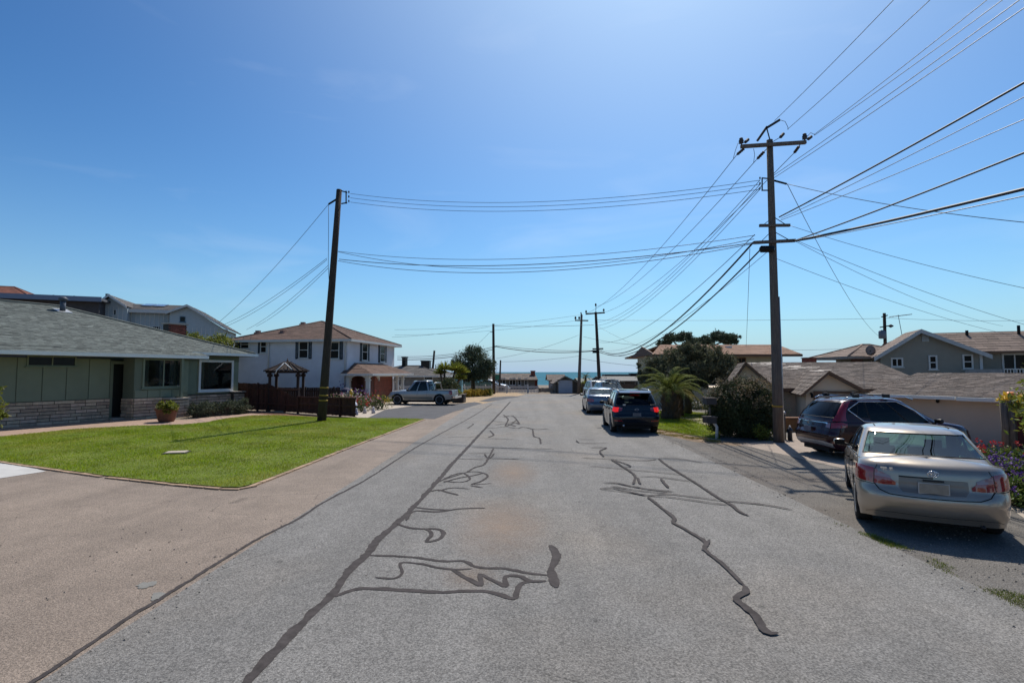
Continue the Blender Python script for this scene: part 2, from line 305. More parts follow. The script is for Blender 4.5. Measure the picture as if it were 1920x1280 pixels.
stain(962, 885, .85, 2.6); stain(940, 985, 1.1, 2.4); stain(880, 1080, .5, .6)

# tar crack sealing, traced as ribbons of tar lying on the road
tar = MB()
def ribbon(pts, w, mapf=None, taper=True, z=3*ELIFT):
    q = [G(*(mapf(*p) if mapf else p)) for p in pts]
    q = [Vector((a.x, a.y)) for a in q]; d = []
    for i in range(len(q)-1):                 # subdivide along a smooth path
        p0, p1, p2, p3 = q[max(i-1, 0)], q[i], q[i+1], q[min(i+2, len(q)-1)]
        m = max(2, min(40, int((p2-p1).length/.05)))
        for k in range(m):
            t = k/m; d.append(.5*((2*p1)+(p2-p0)*t+(2*p0-5*p1+4*p2-p3)*t*t+(3*p1-p0-3*p2+p3)*t*t*t))
    d.append(q[-1]); vs = []; wob = 0.
    for i, p in enumerate(d):
        t = (d[min(i+1, len(d)-1)]-d[max(i-1, 0)]); t = t.normalized() if t.length > 1e-6 else Vector((1, 0)); nr = Vector((-t.y, t.x))
        wob = .72*wob+.28*random.uniform(-1, 1)*2.2; en = min(1, .35+.25*min(i, len(d)-1-i)); ww = w*.5*(1+.22*wob+random.uniform(-.10, .10))*en; j = nr*(random.uniform(-.004, .004)+.010*wob)
        vs += [(*(p+j+nr*ww), z+i*5e-6), (*(p+j-nr*ww), z+i*5e-6)]
    for i in range(len(d)-1):
        # each ribbon a hair above the one before, so that crossings never share a plane
        tar.add([vs[2*i+1], vs[2*i+3], vs[2*i+2], vs[2*i]], [(0, 1, 2, 3)])
_rib = [0]
def rib(pts, w, mapf=None): _rib[0] += 1; ribbon(pts, w*.84, mapf, z=3*ELIFT+_rib[0]*.00035)
m1 = lambda x, y: (400+x*.4218, 740+y*.4218)
m2 = lambda x, y: (1060+x*.3436, 780+y*.3438)
rib([(400, 1350), (461, 1280), (539, 1198), (590, 1145), (623.5, 1115), (649, 1077), (691, 1037), (710, 1012), (746, 980), (775, 951), (805, 919), (826, 896), (847, 871), (877, 839), (906, 807.5), (936, 776), (957, 753)], .125)
rib([(-60, 1350), (60, 1280), (240, 1160), (295, 1127), (410, 1055), (492, 1006), (560, 973), (607, 942), (674, 907), (725, 875), (780, 839), (841, 805), (889, 779), (923, 757)], .06)
for pts, w in [([(540,900),(650,865),(850,872),(1000,880),(1200,875),(1330,908),(1350,870),(1380,835),(1480,830)], .085),
    ([(690,715),(780,718),(900,725),(1020,742),(1110,740),(1180,770),(1300,775),(1400,795),(1490,805)], .075),
    ([(720,815),(800,818),(835,795),(830,750),(900,750),(1000,770),(1060,778),(1150,775)], .06),
    ([(1060,778),(1130,820),(1190,850),(1185,800),(1250,830),(1300,855),(1300,810),(1370,812),(1400,830),(1480,832)], .075),
    ([(1500,670),(1525,720),(1505,790),(1525,860)], .13),
    ([(820,575),(880,595),(950,600),(970,625),(950,655),(1000,645),(1025,615),(990,598),(930,600)], .075),
    ([(860,560),(890,520),(1000,522),(1100,508),(1210,505)], .07), ([(890,500),(960,510),(1060,515)], .06),
    ([(950,435),(1000,425),(1040,435),(1090,448)], .07), ([(1000,430),(1060,415),(1140,420)], .06), ([(1140,405),(1200,415)], .06),
    ([(1000,390),(1060,360),(1110,350),(1140,375),(1100,390),(1020,385)], .055), ([(1020,380),(1080,360),(1130,345),(1180,345),(1220,360),(1190,385),(1150,400),(1240,395)], .055),
    ([(1020,392),(1090,372),(1150,362),(1200,350)], .05), ([(1130,345),(1160,325),(1205,310),(1230,270),(1245,240)], .07), ([(1205,265),(1225,285),(1250,262)], .06),
    ([(1230,285),(1360,287)], .06), ([(1080,285),(1200,290)], .05), ([(1150,235),(1300,238),(1510,242)], .06), ([(1130,262),(1225,262)], .05), ([(1200,195),(1340,200)], .05),
    ([(1040,190),(1180,190)], .04), ([(1215,150),(1300,145),(1350,150),(1380,145),(1430,155),(1490,152)], .09), ([(1230,160),(1245,180),(1220,190)], .07), ([(1420,155),(1425,185),(1450,195),(1455,220)], .07),
    ([(1290,90),(1310,110),(1300,140),(1340,125),(1360,130),(1330,95),(1290,100)], .09), ([(1270,98),(1400,100)], .08), ([(1240,118),(1320,125),(1350,112)], .08), ([(1255,135),(1300,130),(1345,142)], .08), ([(1100,130),(1155,130),(1130,150)], .05)]: rib(pts, w, m1)
for pts, w in [([(450,445),(520,500),(590,560),(590,585),(660,625),(760,690),(760,730),(830,790),(910,860),(975,930)], .07), ([(975,930),(985,965),(935,1000),(970,1040),(1040,1100),(1080,1170),(1120,1195),(1160,1190)], .10),
    ([(745,735),(780,695),(790,680)], .07), ([(510,235),(560,275),(650,330),(730,380),(820,440),(900,485),(950,525),(1000,548)], .08), ([(90,230),(200,235),(420,245),(500,238)], .06), ([(510,230),(620,235),(750,258)], .05),
    ([(185,400),(240,395),(300,405),(440,435),(560,430),(700,445),(860,465),(960,475),(1100,490),(1240,515)], .06), ([(210,368),(280,370),(350,385),(470,405),(590,415)], .08), ([(250,385),(400,410),(580,425)], .07), ([(190,402),(330,418),(440,440)], .05),
    ([(450,440),(560,445),(700,465),(850,485),(930,490)], .055), ([(250,240),(330,290),(380,330),(370,375)], .07), ([(260,240),(345,270),(350,280),(300,280)], .06), ([(125,275),(250,285),(400,300),(660,325)], .05),
    ([(395,340),(410,375)], .07), ([(410,335),(500,335),(650,355),(700,360)], .055), ([(520,345),(545,375),(560,395)], .07), ([(130,175),(220,175),(190,195),(210,225)], .07), ([(60,135),(90,150),(230,150)], .06), ([(70,130),(160,130)], .06)]: rib(pts, w, m2)
struct('road_crack_seal', tar, m_tar)
# hairline grey patch in the pink paving
def blob(name, cu, cv, rx, ry, z, mat, k=18, jit=.3, rot=0):
    c = G(cu, cv); pts = []
    for i in range(k):
        a = 2*math.pi*i/k; r = 1+random.uniform(-jit, jit); x, y = rx*r*math.cos(a), ry*r*math.sin(a)
        pts.append((c.x+x*math.cos(rot)-y*math.sin(rot), c.y+x*math.sin(rot)+y*math.cos(rot), z))
    return struct(name, MB().add(pts, [tuple(range(k))]), mat)
m_patch = M('grey_cement_patch', (.19,.185,.17), .9, .15, 6, fine=.2)
blob('cement_patch', 276, 1097, .10, .09, 2.4*ELIFT, m_patch); blob('cement_patch', 296, 1118, .07, .11, 2.5*ELIFT, m_patch, rot=.6)
sheet('driveway', [G(690, 783), G(815, 785.5), G(850, 772), G(884, 762), G(905, 756), G(890, 753.5), G(868, 756), G(780, 760), G(722, 768)], 2.5*ELIFT, m_darkas)
sheet('path', [G(722, 768), G(780, 760), G(870, 756), G(866, 750), G(735, 746), G(640, 757), G(670, 783), G(690, 783)], 1.6*ELIFT, m_conc)
sheet('white_slab', [G(-160, 905), G(0, 897), G(86, 884), G(60, 877), G(0, 866), G(-160, 850)], 3*ELIFT, m_white_conc)
sheet('sandy_corner', [G(905, 757), G(963, 744), G(985, 739.5), G(965, 735), G(820, 735), G(840, 756)], 2.2*ELIFT, m_sand)
sheet('asphalt_patch', [G(898, 752), G(925, 744.5), G(955, 742.5), G(978, 743.2), G(950, 748), G(915, 753.5)], 3.4*ELIFT, m_darkas)
# right shoulder and its drives
sheet('shoulder', [(XR-.15, -14), (XR-.15, 20), (XR, 34), (XR+.4, 44), (8.2, 50), (60, 51.6), (60, 30), (15, 26), (30, 16), (30, -14)], 1.3*ELIFT, m_shoulder)
sheet('driveway_apron', [G(1385, 833), G(1475, 822), G(1500, 800), G(1900, 834), G(2300, 850), G(2300, 905), G(1900, 872), G(1780, 880), G(1590, 880)], 2*ELIFT, M('tan_concrete', (.33,.27,.225), .9, .15, 2, bump=.3, fine=.2))
sheet('concrete_verge', [G(1880, 943), G(1910, 925), G(2400, 1010), G(2400, 1130), G(1960, 1000)], 2.2*ELIFT, m_conc)

# ------------------------------------------------------------------ lawns
def in_poly(pts, x, y):
    c = np.zeros(len(x), bool); n = len(pts)
    for i in range(n):
        x1, y1 = pts[i]; x2, y2 = pts[(i+1) % n]
        cond = ((y1 > y) != (y2 > y)) & (x < (x2-x1)*(y-y1)/((y2-y1)+1e-12)+x1); c ^= cond
    return c
def grass_stuff(name, label, poly, N, h, mat, z=0., cat='grass', w=.012, clump=False):
    a = np.array(poly); lo, hi = a.min(0), a.max(0); X = lo[0]+(hi[0]-lo[0])*rng.random(N*2); Y = lo[1]+(hi[1]-lo[1])*rng.random(N*2)
    k = in_poly(poly, X, Y)
    if clump: k &= (np.sin(X*5.1+Y*3.3)+np.sin(X*2.3-Y*6.1)+rng.random(N*2)*1.4) > .9
    X, Y = X[k][:N], Y[k][:N]; m = len(X); X = X+rng.normal(size=m)*.03; Y = Y+rng.normal(size=m)*.03
    tuft = .75+.35*np.sin(X*1.7+Y*.9)*np.sin(Y*1.3-X*.6)
    H = h*tuft*(.6+.8*rng.random(m)); A = rng.random(m)*6.283; lean = .55*H
    B = np.stack([X, Y, np.full(m, z)], 1); dx, dy = np.cos(A)*w*.5, np.sin(A)*w*.5; L = rng.random(m)*6.283
    V = np.stack([B+np.stack([dx, dy, 0*dx], 1), B-np.stack([dx, dy, 0*dx], 1), B+np.stack([np.cos(L)*lean, np.sin(L)*lean, H], 1)], 1).reshape(-1, 3)
    i = np.arange(m)[:, None]*3; return single(name, None, None, label, cat, me=raw_mesh(name, V, np.concatenate([i, i+1, i+2], 1), mat), kind='stuff')
g2 = lambda u, v: tuple(G(u, v).xy)
lawn_l = [g2(-300, 838), g2(-150, 850), g2(0, 865), g2(82, 877), g2(200, 893), g2(330, 907), g2(420, 914.5), g2(450, 914.5), g2(480, 907), g2(560, 876), g2(640, 844), g2(720, 814), g2(795, 786.5), g2(700, 784.5), g2(600, 783), g2(520, 779), g2(470, 780), g2(430, 784), g2(390, 792), g2(345, 797), g2(250, 799), g2(120, 807), g2(0, 820), g2(-160, 838)]
sheet('lawn', lawn_l, .03, m_lawnb, .028)
grass_stuff('grass', 'thick mown green lawn grass in front of the sage green house', lawn_l, 150000, .05, m_grass, .03)
lawn_r = [g2(1226, 772), g2(1262, 769), g2(1345, 778), g2(1350, 790), g2(1350, 823), g2(1300, 817), g2(1240, 806), g2(1222, 800), g2(1215, 780)]
sheet('lawn', lawn_r, .03, m_lawnb, .028)
grass_stuff('grass', 'bright green grass under the stubby palm on the right', lawn_r, 26000, .07, m_grass, .03)
sheet('path', [G(1270, 783), G(1300, 780), G(1346, 790), G(1346, 800), G(1330, 799)], .036, m_conc, .03)
sheet('soil_strip', [G(1222, 801), G(1300, 818), G(1350, 826), G(1440, 833), G(1380, 836), G(1300, 828), G(1232, 812)], 1.9*ELIFT, m_dirt)
grass_stuff('dry_grass', 'straw coloured dry grass along the right road edge by the mailbox', [g2(1225, 800), g2(1350, 824), g2(1352, 832), g2(1230, 814)], 9000, .06, m_drygrass, .008, clump=True)
mg2 = M('verge_grass', (.17,.20,.035), .7, .3, 3, rnd=.4, hue=.04, trans=.3)
verge = [g2(1560, 978), g2(1620, 1004), g2(1700, 1040), g2(1800, 1086), g2(1960, 1162), g2(2100, 1230), g2(2100, 1196), g2(1960, 1132), g2(1830, 1084), g2(1720, 1036), g2(1620, 996)]
grass_stuff('verge_grass', 'sparse yellow green grass growing in the joint beside the tan sedan', verge, 9000, .04, mg2, .008, clump=True, w=.007)
sheet('soil_bed', [G(445, 772), G(480, 771), G(600, 779), G(690, 784), G(600, 783.5), G(500, 779), G(455, 777)], 2.6*ELIFT, m_mulch)
# walkway of the green house and terracotta edging blocks round the lawn
sheet('walkway', [G(-260, 842), G(-160, 838), G(0, 820), G(120, 807), G(250, 799), G(345, 797), G(390, 792), G(430, 784), G(470, 780), G(515, 779), G(470, 775), G(430, 777), G(385, 783), G(350, 788), G(230, 784), G(100, 790), G(-260, 815)], .02, M('walk_paving', (.36,.25,.19), .9, .15, 4, bump=.3), .018)
ed_mesh = MB().box(-.19, .19, -.05, .05, 0, .028).mesh('edging_brick', m_edge)
edge = thing('lawn_edging', 'low terracotta coloured brick edging round the big front lawn', 'edging', (*G(450, 915).xy, .004))
ppx = [(-60, 860), (0, 867), (82, 879.5), (200, 896), (330, 910.5), (415, 918), (445, 918.5), (468, 914), (500, 902), (560, 878.5), (640, 846), (720, 815.5), (797, 786.5)]
pp = [G(*p).xy for p in ppx]; acc = 0
for a, b in zip(pp, pp[1:]):
    L = (b-a).length; t = .2
    while t < L:
        p = a.lerp(b, t/L); o = link('edging_brick', ed_mesh, edge); o.location = (p.x-edge.location.x, p.y-edge.location.y, random.uniform(-.003, .006)); o.rotation_euler = (0, 0, math.atan2((b-a).y, (b-a).x)+random.uniform(-.03, .03)); t += .405
cover = thing('utility_cover', 'small square concrete utility cover sunk in the big lawn', 'utility cover', tuple(G(331, 851).xy)+(.03,), .3)
part('cover_slab', MB().box(-.26, .26, -.2, .2, 0, .045), m_conc, cover); part('cover_frame', MB().box(-.31, .31, -.25, .25, 0, .028), m_mortar, cover)
# ------------------------------------------------------------------ building helpers
def TX(off): return lambda p: Vector((p.x, off-p.y, p.z))        # p = (along, outward, up) on a wall facing -y
def TY(off): return lambda p: Vector((off+p.y, p.x, p.z))        # on a wall facing +x
def TYn(off): return lambda p: Vector((off-p.y, p.x, p.z))       # on a wall facing -x
def window(par, T, s0, s1, z0, z1, mf=None, fw=.07, bars='h', shut=None, real=False, sill=True, mpane=None, dep=.05, curt=None):
    mf = mf or m_white; mb = MB(); d0, d1 = .0, dep
    mb.box(s0, s0+fw, d0, d1, z0, z1, T).box(s1-fw, s1, d0, d1, z0, z1, T).box(s0+fw, s1-fw, d0, d1, z0, z0+fw, T).box(s0+fw, s1-fw, d0, d1, z1-fw, z1, T)
    zm, sm = (z0+z1)/2, (s0+s1)/2
    if 'h' in bars: mb.box(s0+fw, s1-fw, d0, d1-.008, zm-fw*.35, zm+fw*.35, T)
    if 'v' in bars: mb.box(sm-fw*.35, sm+fw*.35, d0, d1-.006, z0+fw, z1-fw, T)
    w = part('window', mb, mf, par)
    part('pane', MB().box(s0+fw*.6, s1-fw*.6, .004 if not real else .028, .012 if not real else .033, z0+fw*.6, z1-fw*.6, T), m_pane if real else (mpane or m_win), w)
    if real:
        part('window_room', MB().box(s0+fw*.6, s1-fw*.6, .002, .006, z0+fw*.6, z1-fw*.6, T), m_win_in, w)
        for a, b in (curt or []):
            cb = MB(); k = max(3, int((b-a)/.07)); q = [(a+(b-a)*i/k, .012+.009*(i % 2)) for i in range(k+1)]
            cb.grid([[(x, y, z0+fw) for x, y in q], [(x, y, z1-fw) for x, y in q]], False, T=T); part('curtain', cb, m_curtain, w)
    if sill: part('sill', MB().box(s0-.06, s1+.06, 0, dep+.05, z0-.05, z0-.002, T), mf, w)
    for k in (shut or ''):
        sw = (s1-s0)*.30; a = s0-sw-.02 if k == 'l' else s1+.02
        sb = MB().box(a, a+.05, 0, .045, z0-.04, z1+.04, T).box(a+sw-.05, a+sw, 0, .045, z0-.04, z1+.04, T).box(a+.05, a+sw-.05, 0, .045, z0-.04, z0+.04, T).box(a+.05, a+sw-.05, 0, .045, z1-.04, z1+.04, T)
        kk = int((z1-z0)/.1)
        for i in range(kk): z = z0+.04+(z1-z0-.08)*i/kk; sb.box(a+.05, a+sw-.05, .004, .03, z, z+(z1-z0)/kk*.72, T)
        part('shutter', sb, m_dgreen, par)
    return w
def roof_plane(par, pts, mat, thick=.09, course=.2, tab=.33, nparts=0, name='roof', th=.02, under=None):
    """pts: eave-left, eave-right, then round the plane; shingles laid in courses over a solid deck"""
    pts = [Vector(p) for p in pts]; O = pts[0]; eu = (pts[1]-O).normalized(); nr = eu.cross(pts[-1]-O).normalized(); ev = nr.cross(eu)
    if nr.z < 0: nr = -nr
    deck = part(name, MB().prism([p-nr*.004 for p in pts], -nr*thick), under or mat, par)
    q = [((p-O).dot(eu), (p-O).dot(ev)) for p in pts]; vmax = max(b for a, b in q); n = len(q)
    def span(v):
        xs = []
        for i in range(n):
            (a0, b0), (a1, b1) = q[i], q[(i+1) % n]
            if abs(b1-b0) < 1e-6:
                if abs(b0-v) < 1e-4: xs += [a0, a1]
            elif min(b0, b1)-1e-6 <= v <= max(b0, b1)+1e-6: xs.append(a0+(a1-a0)*(v-b0)/(b1-b0))
        return (min(xs), max(xs)) if xs else None
    mb = MB(); cache = {}; made = 0; rows = int(math.ceil(vmax/course))
    for r in range(rows):
        v0, v1 = r*course, min((r+1)*course+.015, vmax-.0005)
        if v1 <= v0+.01: break
        S0, S1 = span(max(v0, 1e-4)), span(v1)
        if not S0 or not S1: continue
        u = min(S0[0], S1[0])-tab*((r*.5+.13*(r % 3)) % 1)
        hi = max(S0[1], S1[1])
        while u < hi:
            w = tab*random.uniform(.8, 1.2) if nparts == 0 else tab; a, b = u+.004, u+w-.004; u += w
            a0, b0, a1, b1 = max(a, S0[0]), min(b, S0[1]), max(a, S1[0]), min(b, S1[1])
            if b0-a0 < .02 and b1-a1 < .02: continue
            b0, b1 = max(b0, a0+.003), max(b1, a1+.003); t = th*random.uniform(.6, 1.25)
            if made < nparts and a0 == a and b0 == b and a1 == a and b1 == b and v1-v0 > course*.99:
                k = 'x'
                if k not in cache: cache[k] = MB().add([(-(w-.008)/2,0,th),((w-.008)/2,0,th),((w-.008)/2,v1-v0,.003),(-(w-.008)/2,v1-v0,.003),(-(w-.008)/2,0,0),((w-.008)/2,0,0),((w-.008)/2,v1-v0,0),(-(w-.008)/2,v1-v0,0)], [(0,1,2,3),(4,5,1,0),(5,6,2,1),(6,7,3,2),(7,4,0,3),(7,6,5,4)]).mesh('shingle', mat)
                o = link('shingle', cache[k], deck if not isinstance(deck.parent, type(None)) and deck.parent.parent is None else par); p = O+eu*((a+b)/2)+ev*v0+nr*random.uniform(0, .004)
                mt = Matrix((eu, ev, nr)).transposed().to_4x4(); mt.translation = p; o.matrix_local = mt; made += 1; continue
            f = lambda x, y, z: O+eu*x+ev*y+nr*z
            mb.add([f(a0, v0, t), f(b0, v0, t), f(b1, v1, .003), f(a1, v1, .003), f(a0, v0, 0), f(b0, v0, 0)], [(0, 1, 2, 3), (4, 5, 1, 0), (4, 0, 3), (5, 2, 1)])
    part('shingles', mb, mat, deck, kind='stuff')
    return deck
def hip_roof(par, x0, x1, y0, y1, z, pitch, mat, course=.3, tab=.5, nparts=0, fascia=None, left=True, right=True):
    d = (y1-y0)/2; zr = z+d*pitch; a, b = (x0+d if left else x0), (x1-d if right else x1); ym = (y0+y1)/2
    roof_plane(par, [(x0, y0, z), (x1, y0, z), (b, ym, zr), (a, ym, zr)], mat, course=course, tab=tab, nparts=nparts)
    roof_plane(par, [(x1, y1, z), (x0, y1, z), (a, ym, zr), (b, ym, zr)], mat, course=course*2, tab=tab*2)
    if right: roof_plane(par, [(x1, y0, z), (x1, y1, z), (b, ym, zr)], mat, course=course, tab=tab)
    if left: roof_plane(par, [(x0, y1, z), (x0, y0, z), (a, ym, zr)], mat, course=course, tab=tab)
    if fascia: part('fascia', MB().box(x0-.03, x1+.03, y0-.05, y0-.01, z-.17, z+.0).box(x0-.03, x1+.03, y1+.01, y1+.05, z-.17, z).box(x1+.01, x1+.05, y0-.01, y1+.01, z-.17, z).box(x0-.05, x0-.01, y0-.01, y1+.01, z-.17, z), fascia, par)
    part('soffit', MB().box(x0+.02, x1-.02, y0+.02, y1-.02, z-.16, z-.12), fascia or m_white, par)
    mb = MB(); cap = lambda p, q: mb.tube([Vector(p)+Vector((0, 0, .02)), Vector(q)+Vector((0, 0, .02))], .06, 5)
    cap((a, ym, zr), (b, ym, zr))
    if right: cap((b, ym, zr), (x1, y0, z)); cap((b, ym, zr), (x1, y1, z))
    if left: cap((a, ym, zr), (x0, y0, z)); cap((a, ym, zr), (x0, y1, z))
    part('ridge_cap', mb, mat, par); return zr
def gable_front(par, x0, x1, yf, yb, z, xp, zp, mroof, mwall, mtrim, ov=.4, fov=.45, course=.3, tab=.5, wall=True, zbase=0, bw=.16):
    """gable facing -y, ridge running back"""
    if wall: part('gable_wall', MB().prism([(x0, yf, z), (x1, yf, z), (xp, yf, zp)], (0, .12, 0)), mwall, par)
    sl, srr = (zp-z)/(xp-x0), (zp-z)/(x1-xp); a, b = x0-ov, x1+ov; za, zb = z-ov*sl, z-ov*srr; U = Vector((0, 0, .05))
    roof_plane(par, [Vector((a, yb, za))+U, Vector((a, yf-fov, za))+U, Vector((xp, yf-fov, zp))+U, Vector((xp, yb, zp))+U], mroof, course=course, tab=tab)
    roof_plane(par, [Vector((b, yf-fov, zb))+U, Vector((b, yb, zb))+U, Vector((xp, yb, zp))+U, Vector((xp, yf-fov, zp))+U], mroof, course=course, tab=tab)
    y = yf-fov-.045
    part('barge_board', MB().prism([(a, y, za+.06), (a, y, za+.06-bw), (xp, y, zp+.06-bw), (xp, y, zp+.06)], (0, .04, 0)).prism([(xp, y, zp+.06), (xp, y, zp+.06-bw), (b, y, zb+.06-bw), (b, y, zb+.06)], (0, .04, 0)), mtrim, par)
def bricks_wall(par, T, s0, s1, z0, n, h=.154, Ls=(.62, .8, .46), d=.06, mat=None, name='brick', jd=.018):
    cache = {}; n = int(n*.135/h+.5)
    for r in range(n):
        s = s0; k = r
        while s < s1-.06:
            L = min(random.choice(Ls), s1-s)
            if s1-s-L < .12: L = s1-s
            L = round(L, 2); hh = h-.030
            key = L
            if key not in cache: cache[key] = MB().box(.011, L-.011, 0, d, 0, hh, T=None).mesh('brick', mat or m_stone_lo)
            o = link(name, cache[key], par)
            p0, px, py = T(Vector((s, random.uniform(-jd, jd), z0+r*h+.007))), T(Vector((1, 0, 0)))-T(Vector((0, 0, 0))), T(Vector((0, 1, 0)))-T(Vector((0, 0, 0)))
            mt = Matrix((px, py, Vector((0, 0, 1)))).transposed().to_4x4(); mt.translation = p0; o.matrix_local = mt; s += L
m_sh_green = M('grey_green_shingle', (.128,.146,.136), .92, .22, 4, rnd=.32, bump=.4, bscale=60)
m_sh_brown = M('brown_shingle', (.135,.083,.064), .92, .15, 3, rnd=.18, bump=.3)
m_sh_taupe = M('taupe_shingle', (.17,.14,.12), .93, .2, 4, rnd=.26, bump=.4)
m_sh_orange = M('tan_orange_shingle', (.33,.20,.135), .93, .12, 3, rnd=.14)
m_sh_grey = M('grey_shingle', (.105,.098,.095), .93, .2, 4, rnd=.22)
m_sh_red = M('red_clay_tile', (.20,.070,.045), .85, .2, 4, rnd=.2)
m_fas = M('cream_fascia', (.85,.86,.82), .6, .05)

# ------------------------------------------------------------------ sage green ranch house, left
_g0 = G(0, 803); fr = Fr(_g0, math.atan2(.923, .384))
gh = thing('house', 'single storey sage green ranch house with shingle roof and stone base beside the big lawn', 'house', (fr.o.x, fr.o.y, 0), fr.yaw)
S = lambda u, off=0: fr.front(u, 700, off).x
sD0, sD1, sB0, sB1, sW0, sW1 = S(207), S(247), S(252, -.9), S(345, -.9), S(350), S(447)
ZW = 3.05; zt = 1.1
part('wall', MB().box(-9, sD0, 0, 9, 0, ZW).box(sD1, sW1, 0, 9, 0, 3.18).box(sD0, sD1, .5, 8.9, 0, ZW-.02), m_green_d, gh)
# panels above the stone
T0 = TX(0); pw = .93; s = sD0-.03
while s > -6:
    part('panel', MB().box(s-pw+.02, s-.02, -.0, .03, zt+.0, ZW-.02, T0), m_green, gh); s -= pw
part('mortar_bed', MB().box(-9, sD0-.02, 0, .022, 0, zt-.03, T0), m_mortar, gh)
bricks_wall(gh, TX(-.0), -1.7, sD0-.02, 0, 8)
# high slider window
a, b = fr.front(49, 676), fr.front(142, 676)
window(gh, TX(-.03), a.x, b.x, fr.front(95, 687).z, fr.front(95, 667).z, m_green, .06, 'v')
# recessed door
dz = 2.8
part('door_frame', MB().box(sD0-.02, sD0+.12, -.45, .03, 0, dz+.15, T0).box(sD1-.12, sD1-.003, -.45, .04, 0, dz+.15, T0).box(sD0+.12, sD1-.12, -.45, .02, dz, dz+.14, T0), m_green_d, gh)
dr = part('door', MB().box(sD0+.13, sD1-.13, -.4, -.34, .12, dz-.01, T0).box(sD0+.3, sD1-.3, -.34, -.32, 1.3, dz-.2, T0).box(sD0+.3, sD1-.3, -.34, -.32, .3, 1.1, T0), M('dark_door', (.02,.022,.02), .4, .2), gh)
part('handle', MB().lathe([(.03, 0), (.045, .03), (.03, .06)], 10, 'y', c=(sD0+.25, .36-.04, 1.1)), m_metal, dr)
part('step', MB().box(sD0, sD1, -.5, .35, 0, .11, T0), m_conc, gh)
# bay with the picture window
bo = -.9; Tb = TX(bo)
part('bay_wall', MB().box(sB0, sB1+.25, bo, -.003, 0, 3.1), m_green_d, gh)
part('bay_mortar', MB().box(sB0+.02, sB1, 0, .022, 0, zt-.05, Tb), m_mortar, gh)
bricks_wall(gh, Tb, sB0, sB1-.5, 0, 8)
bricks_wall(gh, lambda p: Vector((sB0-p.y, bo+p.x, p.z)), 0, .9, 0, 8, Ls=(.42, .5))
n_p = 4; wz0 = fr.front(300, 727, bo).z; wz1 = fr.front(300, 672, bo).z
for i in range(n_p):
    x0 = sB0+.03+(sB1-sB0-.05)*i/n_p; x1 = sB0+.03+(sB1-sB0-.05)*(i+1)/n_p
    part('panel', MB().box(x0+.015, x1-.015, 0, .028, zt, wz0-.09, Tb), m_green, gh)
part('panel', MB().box(sB1-.06, sB1+.24, 0, .026, zt+.2, ZW-.05, Tb), m_green, gh)
bw0, bw1 = S(267, bo), S(343, bo)
window(gh, Tb, bw0, bw1, wz0, wz1, m_green, .09, 'v', real=True, curt=[(bw0+.1, bw0+.3), (bw0+.85, bw0+1.0), (bw1-.75, bw1-.15)])
# stone pillar with cap at the end of the bay
ps0, ps1 = S(321, -1.45), S(356, -1.45); pz = fr.front(340, 748, -1.45).z
part('pillar_core', MB().box(ps0+.04, ps1-.04, -1.42, -.9, 0, pz), m_mortar, gh)
nb = int(pz/.135)
bricks_wall(gh, TX(-1.42), ps0, ps1, 0, nb, Ls=(.34, .5, .42), d=.05)
bricks_wall(gh, lambda p: Vector((ps0+.04-p.y, -1.46+p.x, p.z)), 0, .56, 0, nb, Ls=(.3, .26), d=.05)
bricks_wall(gh, lambda p: Vector((ps1-.04+p.y, -1.46+p.x, p.z)), 0, .56, 0, nb, Ls=(.3, .26), d=.05)
part('pillar_cap', MB().box(ps0-.06, ps1+.06, -1.54, -.88, pz, pz+.07), m_conc, gh)
part('post', MB().box(ps1-.33, ps1-.2, -1.25, -1.12, pz+.07, ZW+.05), m_green, gh)
# wing wall, its big window and stone base
wa, wb = S(371), S(436); z0w, z1w = fr.front(405, 733).z, fr.front(405, 675).z
for i in range(4):
    x0 = sW0+(sW1-sW0)*i/4; part('panel', MB().box(x0+.02, x0+(sW1-sW0)/4-.02, 0, .026, zt+.05, ZW-.03, T0), m_green, gh)
window(gh, TX(-.03), wa, wb, z0w, z1w, m_white, .13, '', real=True, curt=[(wa+.2, wa+.35)], dep=.07)
part('mortar_bed', MB().box(sW0, sW1-.02, 0, .022, 0, zt, T0), m_mortar, gh)
bricks_wall(gh, T0, sW0, sW1, 0, 8)
part('pillar_core', MB().box(sW1-.55, sW1+.14, -.35, -.07, 0, 1.15), m_mortar, gh); bricks_wall(gh, TX(-.35), sW1-.58, sW1+.17, 0, 8, Ls=(.33, .42), d=.05)
part('pillar_cap', MB().box(sW1-.63, sW1+.22, -.47, -.03, 1.15, 1.21), m_conc, gh)
# roof: the front plane steps where the wing begins
ey, ez = -1.25, fr.front(200, 662, -1.25).z; pitch = .36; yr = 6.6
sR = S(478, -.6); s1 = S(388, ey); wy = -.62; wz = ez+(wy-ey)*pitch; sH = sR-(yr-wy); zr = ez+(yr-ey)*pitch
roof_plane(gh, [(-6, ey, ez), (s1, ey, ez), (s1, wy, wz), (-6, wy, wz)], m_sh_green, course=.15, tab=.3, nparts=120, th=.016)
roof_plane(gh, [(-6, wy, wz+.002), (sR, wy, wz+.002), (sH, yr, zr), (-6, yr, zr)], m_sh_green, course=.15, tab=.3, nparts=180, th=.016)
roof_plane(gh, [(sR, wy, wz), (sR, 2*yr-wy, wz), (sH, yr, zr)], m_sh_green, course=.15, tab=.3, th=.016)
roof_plane(gh, [(sR, 2*yr-wy, wz), (-6, 2*yr-wy, wz), (-6, yr, zr), (sH, yr, zr)], m_sh_green, course=.6, tab=1)
part('ridge_cap', MB().tube([(-6, yr, zr+.02), (sH, yr, zr+.02), (sR, wy, wz+.03)], .07, 5), m_sh_green, gh)
part('gutter', MB().box(-6.02, s1+.02, ey-.11, ey-.01, ez-.16, ez+.005), m_fas, gh)
